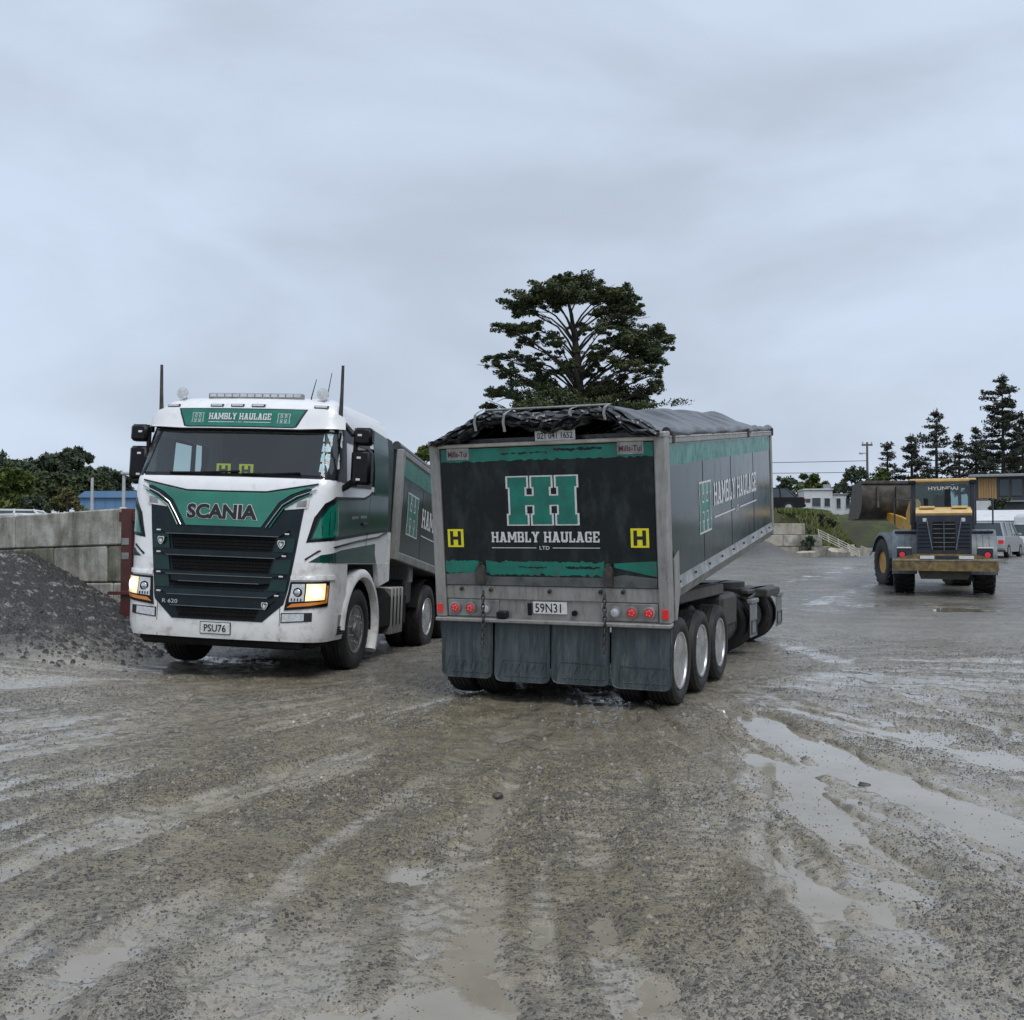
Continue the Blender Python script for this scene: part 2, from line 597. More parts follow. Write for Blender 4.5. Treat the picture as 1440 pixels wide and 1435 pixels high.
def hh_polys(g=0.0):
    out = []
    for a, b in ((0.0, 0.28), (0.355, 0.635), (0.71, 1.0)):
        out += [rc(a - g, 0.79 - g, b + g, 1 + g), rc(a - g, -g, b + g, 0.2 + g), rc(a + 0.03 - g, 0.1, b - 0.03 + g, 0.9)]
    out.append(rc(0.05, 0.41 - g, 0.95, 0.6 + g))
    return out


def hh_logo(mb, fn, u0, u1, v0, v1, off, g=0.0):
    vs, fs = cdt(hh_polys(g))
    mb.add([fn(u0 + p[0] * (u1 - u0), v0 + p[1] * (v1 - v0), off) for p in vs], fs)
    return mb


def mk_axis(loc, z):
    """matrix whose local Z points along z"""
    return Matrix.Translation(loc) @ Vector(z).to_track_quat('Z', 'Y').to_matrix().to_4x4()


# ------------------------------------------------------------------ numpy noise
def _hash(ix, iy, seed):
    h = (ix.astype(np.int64) * 374761393 + iy.astype(np.int64) * 668265263 + seed * 1442695041) & 0xFFFFFFFF
    h = ((h ^ (h >> 13)) * 1274126177) & 0xFFFFFFFF
    h = h ^ (h >> 16)
    return (h & 0xFFFF) / 65535.0


def vnoise(x, y, seed=0):
    ix = np.floor(x); iy = np.floor(y)
    fx = x - ix; fy = y - iy
    fx = fx * fx * (3 - 2 * fx); fy = fy * fy * (3 - 2 * fy)
    a = _hash(ix, iy, seed); b = _hash(ix + 1, iy, seed); c = _hash(ix, iy + 1, seed); d = _hash(ix + 1, iy + 1, seed)
    return (a + (b - a) * fx) * (1 - fy) + (c + (d - c) * fx) * fy - 0.5


def fbm(x, y, seed=0, octv=4):
    s = np.zeros_like(x); a = 1.0
    for i in range(octv):
        s += a * vnoise(x * 2 ** i + 17.3 * i, y * 2 ** i + 9.1 * i, seed + i)
        a *= 0.5
    return s


def sstep(a, b, x):
    t = np.clip((x - a) / (b - a), 0, 1)
    return t * t * (3 - 2 * t)


# ================================================================== THE YARD
def px_ground(px, py, z=0.0):
    d = 1400.0 * (CAM_H - z) / (py - 757.0)
    return ((px - 720.0) / 1400.0 * d, d)


RUTS = [  # tyre tracks: (half width, depth, points seen in the photograph)
    (0.24, 0.050, [(1010, 985), (1120, 1040), (1200, 1072), (1300, 1115), (1440, 1178), (1600, 1260)]),
    (0.20, 0.036, [(1060, 1010), (1100, 1090), (1160, 1150), (1260, 1230), (1420, 1360)]),
    (0.20, 0.030, [(1100, 900), (1250, 960), (1440, 1030), (1700, 1120)]),
    (0.20, 0.028, [(-100, 1420), (120, 1350), (330, 1270), (520, 1160), (680, 1060), (790, 1000)]),
    (0.20, 0.020, [(200, 1500), (380, 1390), (520, 1270), (640, 1170), (760, 1080), (840, 1020)]),
    (0.22, 0.016, [(640, 1500), (670, 1400), (700, 1330), (780, 1220), (850, 1130), (900, 1050)]),
    (0.20, 0.016, [(930, 1500), (960, 1380), (975, 1260), (985, 1150), (985, 1060)]),
    (0.24, 0.026, [(-150, 1160), (60, 1110), (230, 1060), (420, 1010), (560, 980)]),
    (0.24, 0.026, [(-100, 1060), (80, 1020), (250, 985), (420, 955)]),
    (0.09, 0.022, [(-60, 1300), (200, 1210), (420, 1110), (600, 1030)]),
    (0.09, 0.022, [(-60, 1240), (180, 1170), (400, 1080), (580, 1010)]),
    (0.08, 0.020, [(-60, 1010), (120, 975), (280, 955), (420, 945)]),
    (0.10, 0.024, [(60, 1480), (250, 1380), (430, 1290), (560, 1200), (700, 1110)]),
    (0.08, 0.022, [(1030, 1500), (1060, 1350), (1080, 1200), (1060, 1080)]),
    (0.10, 0.024, [(1180, 1480), (1160, 1340), (1130, 1220), (1080, 1120), (1030, 1040)]),
    (0.22, 0.030, [(-100, 960), (60, 930), (160, 915), (300, 915)]),
    (0.24, 0.022, [(1120, 855), (1180, 840), (1260, 820), (1330, 812)]),
    (0.24, 0.022, [(1100, 828), (1170, 818), (1260, 806)]),
]
PUDDLES = [  # centre px, half width, half length, depth
    (1075, 1006, 0.26, 0.55, 0.05), (1145, 1040, 0.28, 0.6, 0.05), (1235, 1085, 0.20, 0.55, 0.06), (1330, 1130, 0.17, 0.45, 0.06), (1430, 1175, 0.16, 0.35, 0.05),
    (1140, 1120, 0.20, 0.50, 0.045), (1180, 1150, 0.26, 0.35, 0.04), (1320, 1030, 0.75, 0.55, 0.045), (1420, 1060, 0.55, 0.45, 0.045), (1220, 1000, 0.45, 0.45, 0.035),
    (560, 1405, 0.24, 0.16, 0.035), (690, 1410, 0.18, 0.14, 0.03), (450, 1420, 0.16, 0.12, 0.03), (340, 1400, 0.14, 0.10, 0.02), (40, 1330, 0.3, 0.16, 0.03), (80, 1420, 0.2, 0.12, 0.02),
    (575, 1222, 0.15, 0.18, 0.04), (850, 1290, 0.10, 0.2, 0.030), (930, 1375, 0.12, 0.14, 0.045), (1340, 1308, 0.12, 0.06, 0.05), (960, 1425, 0.14, 0.08, 0.05),
    (1338, 850, 0.75, 0.9, 0.10), (1060, 1200, 0.14, 0.3, 0.035), (1250, 1250, 0.2, 0.3, 0.03), (180, 1180, 0.3, 0.3, 0.03),
]
WATER_Z = -0.038


def base_height(x, y):
    z = 0.72 * sstep(24, 52, y) + 0.25 * sstep(52, 90, y)
    s = (-x - 4.65) / 0.35
    m = 0.365 * 0.35 * np.log1p(np.exp(np.clip(s, -40, 40)))
    m = np.where(s > 40, 0.365 * (-x - 4.65), m)
    m = np.minimum(m, 1.36)
    z = z + m * sstep(9.5, 13.4, y) * (1 - sstep(20, 26, y))
    z = z - 0.13 * np.exp(-((x + 2.6) / 1.8) ** 2 - ((y - 17.0) / 2.6) ** 2)
    z = z + 0.85 * np.exp(-((x - 12.4) / 1.2) ** 2 - ((y - 49.8) / 2.4) ** 2)
    return z


def make_ground():
    def grow(a, b, d0, k):
        out = [a]
        d = d0
        while out[-1] < b:
            out.append(out[-1] + d)
            d *= k
        return out
    xh = list(np.arange(0, 3.3, 0.020))
    xh += grow(xh[-1] + 0.02, 32, 0.021, 1.02)[0:]
    xh += grow(xh[-1] + 1.0, 700, 1.2, 1.2)
    xs = np.array([-v for v in xh[:0:-1]] + xh)
    ys = [-60, -30, -15, -8, -4, -2, 0, 1, 1.5, 2, 2.4, 2.7]
    y = 2.9
    while y < 62:
        ys.append(y)
        y += 0.0042 * y
    ys += grow(y, 1500, 1.0, 1.25)
    ys = np.array(ys)
    X, Y = np.meshgrid(xs, ys)
    Z = base_height(X, Y)
    near = 1 - sstep(14, 45, Y)
    und = 0.028 * fbm(X * 0.55, Y * 0.55, 3, 3) + 0.016 * fbm(X * 2.3, Y * 2.3, 11, 3)
    ridg = np.abs(fbm(X * 7.0, Y * 7.0, 23, 2))
    fine = 0.020 * fbm(X * 6, Y * 6, 31, 3) + 0.012 * (vnoise(X * 26, Y * 26, 41)) + 0.007 * vnoise(X * 44, Y * 44, 43)
    patchm = sstep(-0.12, 0.35, fbm(X * 0.8, Y * 1.1, 57, 3))
    # wheel tracks fan out from where the trailer stands
    ang = np.arctan2(X - 0.9, 13.5 - Y + 1e-6); rad = np.hypot(X - 0.9, Y - 13.5)
    warp = 0.05 * fbm(X * 0.35, Y * 0.35, 141, 2)
    streak = fbm((ang + warp) * 13.0, rad * 0.30, 151, 3) + 0.55 * fbm((ang + warp) * 34.0, rad * 0.55, 161, 2) + 0.40 * fbm((ang + 1.3 * warp) * 75.0, rad * 0.7, 165, 2)
    sfade = sstep(2.0, 4.5, rad) * (1 - sstep(13, 20, rad)) * (Y < 14) + 0.0
    streak = streak * sfade
    Z = Z + 0.026 * streak
    lane = (1 - sstep(-0.34, 0.06, streak)) * sfade
    low = np.clip(sstep(0.4, 1.6, X) * (1 - sstep(9.0, 11.0, Y)) + (1 - sstep(4.0, 5.2, Y)) * 0.25 + 0.30, 0, 1)
    Z = Z - (0.026 + 0.010 * sstep(0.9, 2.0, X) * (Y < 11)) * lane * low
    Z = Z + und + (1 - 0.45 * lane) * fine * (0.40 + 0.9 * patchm) * near + 0.006 * ridg * near
    rut = np.zeros_like(X)
    box = Y < 70
    for (hw, dep, pp) in RUTS:
        P = np.array([px_ground(*p) for p in pp])
        # resample smoothly
        t = np.linspace(0, len(P) - 1, 60)
        PX = np.interp(t, np.arange(len(P)), P[:, 0]); PY = np.interp(t, np.arange(len(P)), P[:, 1])
        k = np.ones(7) / 7
        PX[3:-3] = np.convolve(PX, k, 'valid'); PY[3:-3] = np.convolve(PY, k, 'valid')
        lo = (min(PX.min(), 0) , 0)
        sel = (X > PX.min() - 1) & (X < PX.max() + 1) & (Y > PY.min() - 1) & (Y < PY.max() + 1)
        xx = X[sel]; yy = Y[sel]
        best = np.full(xx.shape, 1e9); along = np.zeros(xx.shape)
        acc = 0.0
        for i in range(len(PX) - 1):
            ax, ay, bx_, by_ = PX[i], PY[i], PX[i + 1], PY[i + 1]
            dx, dy = bx_ - ax, by_ - ay
            ln = math.hypot(dx, dy) + 1e-9
            u = np.clip(((xx - ax) * dx + (yy - ay) * dy) / ln ** 2, 0, 1)
            d = np.hypot(xx - ax - u * dx, yy - ay - u * dy)
            q = d < best
            best[q] = d[q]
            along[q] = acc + u[q] * ln
            acc += ln
        wob = best + 0.16 * fbm(xx * 2.5, yy * 2.5, 71, 3)
        inside = 1 - sstep(hw * 0.55, hw * 1.3, wob)
        ridge = np.exp(-((wob - hw * 1.45) / (hw * 0.30)) ** 2)
        tread = (0.5 + 0.5 * np.sign(np.sin(along * 2 * math.pi / 0.11 + 6 * wob))) * inside * 0.006
        fade = sstep(0, 1.2, along) * sstep(0, 1.2, along.max() - along)
        strength = fade * (0.55 + 0.6 * (fbm(xx * 0.7, yy * 0.7, 83, 2) + 0.5))
        Z[sel] += (-dep * inside + dep * 0.40 * ridge * (0.5 + 1.6 * (vnoise(xx * 14, yy * 14, 91) + 0.3)) + tread) * strength
        rut[sel] = np.maximum(rut[sel], inside * strength)
    pud = np.zeros_like(X)
    for (px, py, rx, ry, dep) in PUDDLES:
        cx_, cy_ = px_ground(px, py, 0.1 if py < 900 else 0)
        sel = (np.abs(X - cx_) < rx * 3) & (np.abs(Y - cy_) < ry * 3)
        xx = X[sel]; yy = Y[sel]
        q = ((xx - cx_) / rx) ** 2 + ((yy - cy_) / ry) ** 2
        q = np.sqrt(q) + 0.9 * fbm(xx * 3.2, yy * 3.2, 101, 3)
        k = 1 - sstep(0.35, 1.25, q)
        Z[sel] -= dep * k * 0.85 + k * 0.016 * (fbm(xx * 5, yy * 9, 107, 3) - 0.1)
        pud[sel] = np.maximum(pud[sel], k)
    wl = WATER_Z
    rel = Z - base_height(X, Y) - wl
    shore_m = np.exp(-(rel / 0.022) ** 2) * (Y < 13)
    Z = Z + shore_m * (0.022 * fbm(X * 7, Y * 9, 171, 3) + 0.012 * vnoise(X * 30, Y * 34, 173) + 0.003)
    rel = Z - base_height(X, Y) - wl
    near_w = 1 - sstep(0.0, 0.045, rel)
    dk_ = np.clip((base_height(X, Y) - 0.18) / 0.3, 0, 1) * (X < -4.4) * (Y < 22) * (Y > 9) + (X > 9) * (X < 18) * sstep(44, 48.5, Y + 0.25 * (X - 12)) * (1 - sstep(53, 60, Y))
    wet = (1 - 0.85 * np.clip(dk_, 0, 1)) * np.clip(0.30 + 0.35 * rut + 0.95 * lane + 0.5 * near_w + 0.8 * fbm(X * 0.45, Y * 0.45, 121, 3) + 0.38 * sstep(0.5, 2.2, X) * (Y < 12), 0, 1)
    tone = np.clip(0.15 + 1.05 * np.exp(-((X + 0.5) / 2.8) ** 2 - ((Y - 7.4) / 3.6) ** 2) + 0.5 * fbm(X * 0.6, Y * 0.6, 131, 3)
                   + 0.5 * np.exp(-((X - 0.4) / 0.6) ** 2 - ((Y - 4.4) / 0.6) ** 2), 0, 1)
    mound = np.clip((base_height(X, Y) - 0.18) / 0.3, 0, 1) * (X < -4.4) * (Y < 22) * (Y > 9)
    dark = np.clip(mound + (X > 9) * (1 - sstep(16, 22, X)) * sstep(44, 48.5, Y) * (1 - sstep(53, 60, Y)), 0, 1)
    far = sstep(12, 26, Y)
    ny, nx = X.shape
    V = np.stack([X, Y, Z], -1).reshape(-1, 3)
    i = np.arange(ny - 1)[:, None] * nx + np.arange(nx - 1)[None, :]
    F = np.stack([i, i + 1, i + 1 + nx, i + nx], -1).reshape(-1, 4)
    me = bpy.data.meshes.new('ground')
    me.vertices.add(len(V)); me.vertices.foreach_set('co', V.astype(np.float32).ravel())
    me.loops.add(F.size); me.loops.foreach_set('vertex_index', F.astype(np.int32).ravel())
    me.polygons.add(len(F)); me.polygons.foreach_set('loop_start', np.arange(0, F.size, 4, dtype=np.int32))
    me.polygons.foreach_set('use_smooth', np.ones(len(F), bool))
    me.update()
    for nm, arr in (('wet', wet), ('tone', tone), ('dark', dark), ('far', far), ('shore', near_w * (Y < 12))):
        at = me.attributes.new(nm, 'FLOAT', 'POINT')
        at.data.foreach_set('value', arr.astype(np.float32).ravel())
    o = bpy.data.objects.new('ground', me)
    COL.objects.link(o)
    o['kind'] = 'structure'
    global GX, GY, GZ
    GX, GY, GZ = xs, ys, Z
    return o


def gz(x, y):
    """height of the finished ground sheet"""
    i = int(np.clip(np.searchsorted(GX, x) - 1, 0, len(GX) - 2)); j = int(np.clip(np.searchsorted(GY, y) - 1, 0, len(GY) - 2))
    u = (x - GX[i]) / (GX[i + 1] - GX[i]); v = (y - GY[j]) / (GY[j + 1] - GY[j])
    return float((GZ[j, i] * (1 - u) + GZ[j, i + 1] * u) * (1 - v) + (GZ[j + 1, i] * (1 - u) + GZ[j + 1, i + 1] * u) * v)


def ground_material():
    m = bpy.data.materials.new('wet_gravel_yard')
    m.use_nodes = True
    t = m.node_tree
    b = t.nodes['Principled BSDF']
    n, l = t.nodes.new, t.links.new

    def attr(a):
        q = n('ShaderNodeAttribute')
        q.attribute_name = a
        return q.outputs['Fac']

    def noise(sc, det=4, ro=0.6):
        q = n('ShaderNodeTexNoise')
        q.inputs['Scale'].default_value = sc
        q.inputs['Detail'].default_value = det
        q.inputs['Roughness'].default_value = ro
        l(co.outputs['Object'], q.inputs['Vector'])
        return q.outputs['Fac']

    def mr(v, a, b_, c=0.0, d=1.0):
        q = n('ShaderNodeMapRange')
        q.inputs['From Min'].default_value = a
        q.inputs['From Max'].default_value = b_
        q.inputs['To Min'].default_value = c
        q.inputs['To Max'].default_value = d
        l(v, q.inputs['Value'])
        return q.outputs['Result']

    def mix(f, a, c):
        q = n('ShaderNodeMixRGB')
        for s, v in (('Fac', f), ('Color1', a), ('Color2', c)):
            if isinstance(v, tuple): q.inputs[s].default_value = (*v, 1)
            elif isinstance(v, float): q.inputs[s].default_value = v
            else: l(v, q.inputs[s])
        return q.outputs['Color']

    def mth(op, a, c, clamp=False):
        q = n('ShaderNodeMath')
        q.operation = op
        q.use_clamp = clamp
        for k, v in ((0, a), (1, c)):
            if isinstance(v, (int, float)): q.inputs[k].default_value = v
            else: l(v, q.inputs[k])
        return q.outputs['Value']
    co = n('ShaderNodeTexCoord')
    wet, tone, dark, far, shore = attr('wet'), attr('tone'), attr('dark'), attr('far'), attr('shore')
    grey = mix(mr(noise(1.7, 5), 0.35, 0.65), (0.40, 0.37, 0.31), (0.28, 0.255, 0.205))
    brown = mix(mr(noise(2.6, 5), 0.35, 0.65), (0.285, 0.235, 0.135), (0.19, 0.158, 0.09))
    c = mix(tone, grey, brown)
    mot = mth('MULTIPLY', mr(noise(7.0, 7, 0.72), 0.47, 0.60), mr(noise(0.9, 4), 0.35, 0.62, 0.10, 0.75))
    c = mix(mot, c, (0.085, 0.080, 0.070))
    mot2 = mth('MULTIPLY', mr(noise(19.0, 5, 0.7), 0.50, 0.60), mr(noise(1.5, 4), 0.35, 0.62, 0.10, 0.75))
    c = mix(mot2, c, (0.06, 0.057, 0.05))
    c = mix(mth('MULTIPLY', dark, 0.92), c, (0.05, 0.049, 0.046))
    mpf = n('ShaderNodeMapping')
    mpf.inputs['Scale'].default_value = (0.35, 1.6, 1.0)
    l(co.outputs['Object'], mpf.inputs['Vector'])
    nf = n('ShaderNodeTexNoise')
    nf.inputs['Scale'].default_value = 1.3
    nf.inputs['Detail'].default_value = 6.0
    nf.inputs['Roughness'].default_value = 0.68
    l(mpf.outputs['Vector'], nf.inputs['Vector'])
    c = mix(mth('MULTIPLY', mth('MULTIPLY', far, mth('SUBTRACT', 1.0, dark)), mr(nf.outputs['Fac'], 0.38, 0.60, 0.25, 0.92)), c, (0.085, 0.082, 0.076))
    c = mix(mth('MULTIPLY', shore, 0.45), c, (0.13, 0.11, 0.08))
    c = mix(mth('MULTIPLY', mr(wet, 0.55, 1.0), 0.5), c, (0.30, 0.265, 0.20))
    # stones: voronoi cells of different tone
    vo = n('ShaderNodeTexVoronoi')
    vo.inputs['Scale'].default_value = 46.0
    l(co.outputs['Object'], vo.inputs['Vector'])
    sep = n('ShaderNodeSeparateColor')
    l(vo.outputs['Color'], sep.inputs['Color'])
    st = mth('MULTIPLY', mr(vo.outputs['Distance'], 0.30, 0.50, 1.0, 0.0), mr(sep.outputs['Red'], 0.50, 0.62), True)
    stm = mth('MULTIPLY', st, mr(noise(1.3, 4), 0.36, 0.60, 0.15, 1.0))
    c = mix(stm, c, (0.042, 0.041, 0.039))
    speck = mth('MULTIPLY', mr(noise(130, 3, 0.7), 0.54, 0.62), mr(noise(2.2, 4), 0.3, 0.62, 0.1, 0.85))
    c = mix(speck, c, (0.05, 0.048, 0.045))
    lite = mth('MULTIPLY', mr(noise(90, 2, 0.6), 0.60, 0.68), 0.5)
    c = mix(lite, c, (0.33, 0.32, 0.30))
    l(c, b.inputs['Base Color'])
    rw = mr(wet, 0.10, 0.80, 0.40, 0.08)
    rn = mth('MULTIPLY', mth('SUBTRACT', noise(6.0, 6), 0.5), 0.55)
    ro = mth('ADD', mth('ADD', rw, rn), mth('MULTIPLY', stm, 0.12))
    q = n('ShaderNodeClamp')
    q.inputs['Min'].default_value = 0.07
    q.inputs['Max'].default_value = 0.8
    l(ro, q.inputs['Value'])
    l(q.outputs['Result'], b.inputs['Roughness'])
    b.inputs['Specular IOR Level'].default_value = 0.7
    # thin film of standing water over the wettest mud
    l(mth('MULTIPLY', mr(wet, 0.45, 0.95), mr(noise(3.0, 6, 0.65), 0.42, 0.58)), b.inputs['Coat Weight'])
    b.inputs['Coat Roughness'].default_value = 0.07
    b.inputs['Coat IOR'].default_value = 1.38
    h = mth('ADD', mth('ADD', mth('MULTIPLY', noise(12, 4, 0.6), 1.0), mth('MULTIPLY', noise(38, 5, 0.65), 0.8)), mth('ADD', mth('MULTIPLY', st, 0.55), mth('MULTIPLY', noise(120, 2), 0.35)))
    bp = n('ShaderNodeBump')
    bp.inputs['Distance'].default_value = 0.028
    bs = mth('MULTIPLY', mr(wet, 0.35, 1.0, 1.0, 0.28), mr(far, 0.0, 1.0, 1.0, 0.8))
    l(bs, bp.inputs['Strength'])
    l(h, bp.inputs['Height'])
    l(bp.outputs['Normal'], b.inputs['Normal'])
    return m


M_GROUND = ground_material()
ground = make_ground()
ground.data.materials.append(M_GROUND)

M_WATER = mat('muddy_water', (0.28, 0.255, 0.205), (0.22, 0.195, 0.15), scale=2, rough=0.035, rvar=0.02, bump=0.02, bscale=9, spec=0.6)
mb = MB()
P = [[(x, y, WATER_Z) for y in np.linspace(2.2, 10.6, 8)] for x in np.linspace(-4.0, 6.0, 10)]
mb.grid(P)
mb.build('puddle_water', M_WATER, smooth=0, kind='structure')
mb = MB()
cx_, cy_ = px_ground(1338, 850, 0.1)
mb.grid([[(cx_ + x, cy_ + y, gz(cx_, cy_) + 0.055) for y in np.linspace(-1.3, 1.3, 4)] for x in np.linspace(-1.2, 1.2, 4)])
mb.build('puddle_water', M_WATER, smooth=0, kind='structure')


# loose gravel lying on the yard and the mound (nobody could count it)
def gz_many(x, y):
    i = np.clip(np.searchsorted(GX, x) - 1, 0, len(GX) - 2); j = np.clip(np.searchsorted(GY, y) - 1, 0, len(GY) - 2)
    u = (x - GX[i]) / (GX[i + 1] - GX[i]); v = (y - GY[j]) / (GY[j + 1] - GY[j])
    return (GZ[j, i] * (1 - u) + GZ[j, i + 1] * u) * (1 - v) + (GZ[j + 1, i] * (1 - u) + GZ[j + 1, i + 1] * u) * v


def pebbles(name, x, y, s, material, seed, ring=4, lift=0.15, tall=0.62, floor=-9.0):
    """half sunk stones: each a little uneven pyramid with its top knocked sideways"""
    rg = np.random.default_rng(seed)
    n = len(x)
    z = np.maximum(gz_many(x, y), floor)
    a = rg.random(n) * 6.283
    V = np.zeros((n, ring + 2, 3))
    for k in range(ring):
        an = a + 6.283 * k / ring + rg.uniform(-0.3, 0.3, n)
        rr = s * rg.uniform(0.65, 1.2, n)
        V[:, k, 0] = x + rr * np.cos(an); V[:, k, 1] = y + rr * np.sin(an) * 0.85; V[:, k, 2] = z - s * 0.25
    for k in (0, 1):
        an = a + 3.1416 * k
        V[:, ring + k, 0] = x + s * 0.38 * np.cos(an); V[:, ring + k, 1] = y + s * 0.38 * np.sin(an)
        V[:, ring + k, 2] = z + s * (lift + tall * rg.uniform(0.55, 1.0, n))
    t0, t1 = ring, ring + 1
    if ring == 4:
        tri = [(0, 1, t0), (1, 2, t1), (1, t1, t0), (2, 3, t1), (3, 0, t0), (3, t0, t1)]
    else:
        tri = [(0, 1, t0), (1, 2, t1), (1, t1, t0), (2, 3, t1), (3, 4, t1), (4, t0, t1), (4, 0, t0)]
    T = np.array(tri)
    F = (np.arange(n)[:, None, None] * (ring + 2) + T[None]).reshape(-1, 3)
    V = V.reshape(-1, 3)
    me = bpy.data.meshes.new(name)
    me.vertices.add(len(V)); me.vertices.foreach_set('co', V.astype(np.float32).ravel())
    me.loops.add(F.size); me.loops.foreach_set('vertex_index', F.astype(np.int32).ravel())
    me.polygons.add(len(F)); me.polygons.foreach_set('loop_start', np.arange(0, F.size, 3, dtype=np.int32))
    me.update()
    me.materials.append(material)
    o = bpy.data.objects.new(name, me)
    COL.objects.link(o)
    o['kind'] = 'stuff'
    return o


def yard_points(n, seed, y0, y1, power, base, gain):
    rg = np.random.default_rng(seed)
    y = y0 * (y1 / y0) ** rg.random(n)
    x = rg.uniform(-0.57, 0.57, n) * y
    dens = base + gain * np.clip(fbm(x * 0.8, y * 1.1, 57, 3) + 0.10, 0, 1) + 0.9 * np.clip(fbm(x * 3.1, y * 3.1, 67, 2), 0, 1)
    ang = np.arctan2(x - 0.9, 13.5 - y + 1e-6); rad = np.hypot(x - 0.9, y - 13.5)
    warp = 0.05 * fbm(x * 0.35, y * 0.35, 141, 2)
    st = fbm((ang + warp) * 13.0, rad * 0.30, 151, 3) + 0.55 * fbm((ang + warp) * 34.0, rad * 0.55, 161, 2)
    dens = dens * np.clip(0.55 + 1.5 * st, 0.12, 1.6)
    k = rg.random(n) < dens
    return x[k], y[k], rg


M_PEB = mat('gravel_stone', (0.030, 0.029, 0.027), (0.085, 0.08, 0.07), scale=9, rough=0.45, sharp=(0.42, 0.62), detail=2)
M_PEBC = mat('pale_gravel_stone', (0.09, 0.085, 0.075), (0.26, 0.24, 0.205), scale=9, rough=0.5, sharp=(0.42, 0.58), detail=2)
M_PEBL = mat('mound_stone', (0.032, 0.031, 0.030), (0.30, 0.29, 0.27), scale=5, rough=0.55, sharp=(0.57, 0.74), detail=2)
x, y, rg = yard_points(250000, 3, 3.0, 17.0, 1, 0.22, 1.3)
s_ = 0.0030 * (0.0105 / 0.0030) ** (rg.random(len(x)) ** 1.3) * np.clip(0.62 + y * 0.055, 0.8, 1.5)
tag(pebbles('gravel', x, y, s_, M_PEB, 4, floor=WATER_Z - 0.002), 'small dark stones scattered over the wet yard', 'gravel')
x, y, rg = yard_points(16000, 5, 3.0, 15.0, 1, 0.15, 1.5)
s_ = 0.008 * (0.026 / 0.008) ** (rg.random(len(x)) ** 2.2)
tag(pebbles('coarse_gravel', x, y, s_, M_PEBC, 6, ring=5), 'larger grey stones scattered over the wet yard', 'gravel')
rg = np.random.default_rng(9)
x = rg.uniform(-11.5, -4.6, 60000); y = rg.uniform(11.6, 18.5, 60000)
k = rg.random(60000) < (0.15 + (-x - 4.6) / 4) * (0.15 + (y - 11.6) / 2.2)
x, y = x[k], y[k]
s_ = 0.010 * (0.070 / 0.010) ** (rg.random(len(x)) ** 3.0)
tag(pebbles('mound_gravel', x, y, s_, M_PEBL, 7, ring=5), 'coarse grey stones on the mound below the block wall', 'gravel')


# ================================================================== WHEELS
_WH = {}


def tyre_mesh(mb, Ro, w, r, n=64, lug=0.012):
    h = w / 2
    prof = [(r - 0.012, -h * 0.70), (r + 0.02, -h * 0.86), (r + 0.30 * (Ro - r), -h * 0.99), (r + 0.62 * (Ro - r), -h * 1.0), (Ro - 0.045, -h * 0.95), (Ro - 0.012, -h * 0.88)]
    g = 0.011
    for c in (-0.55, -0.18, 0.18, 0.55):
        prof += [(Ro, h * (c - 0.055) * 0.9), (Ro - g, h * (c - 0.04) * 0.9), (Ro - g, h * (c + 0.04) * 0.9), (Ro, h * (c + 0.055) * 0.9)]
    prof += [(a, -b) for a, b in prof[:6][::-1]]
    vs, fs = [], []
    m = len(prof)
    for i, (rr, hh) in enumerate(prof):
        for k in range(n):
            an = 2 * math.pi * k / n
            q = rr
            if i in (4, 5, m - 5, m - 6) and k % 2: q -= lug
            vs.append((hh, q * math.cos(an), q * math.sin(an)))
    for i in range(m - 1):
        for k in range(n):
            k2 = (k + 1) % n
            fs.append((i * n + k, i * n + k2, (i + 1) * n + k2, (i + 1) * n + k))
    mb.add(vs, fs)


def rim_mesh(mb, r, w, style):
    h = w / 2
    if style == 'front':          # convex steer wheel
        prof = [(r + 0.012, h * 0.80), (r + 0.006, h * 0.90), (r - 0.02, h * 0.86), (r - 0.045, h * 0.55), (r - 0.07, h * 0.42), (r * 0.62, h * 0.72), (r * 0.52, h * 0.76),
                (r * 0.50, h * 0.80), (r * 0.36, h * 0.82), (r * 0.34, h * 1.02), (r * 0.12, h * 1.10), (0.0, h * 1.10)]
    elif style == 'dish':         # concave outer wheel of an axle
        prof = [(r + 0.012, h * 0.80), (r + 0.006, h * 0.92), (r - 0.012, h * 0.90), (r - 0.03, h * 0.70), (r - 0.045, -h * 0.15), (r * 0.70, -h * 0.28), (r * 0.66, -h * 0.24),
                (r * 0.46, -h * 0.22), (r * 0.44, h * 0.40), (r * 0.30, h * 0.52), (0.0, h * 0.54)]
    else:                         # loader
        prof = [(r + 0.015, h * 0.72), (r, h * 0.80), (r - 0.03, h * 0.76), (r - 0.06, h * 0.25), (r * 0.6, h * 0.10), (r * 0.55, h * 0.30), (r * 0.3, h * 0.34), (0.0, h * 0.36)]
    M = Matrix.Rotation(R(90), 4, 'Y')
    mb.lathe(prof, 36, M)
    mb.lathe([(r + 0.01, -h * 0.8), (r * 0.5, -h * 0.7), (0, -h * 0.7)], 24, M)
    return prof


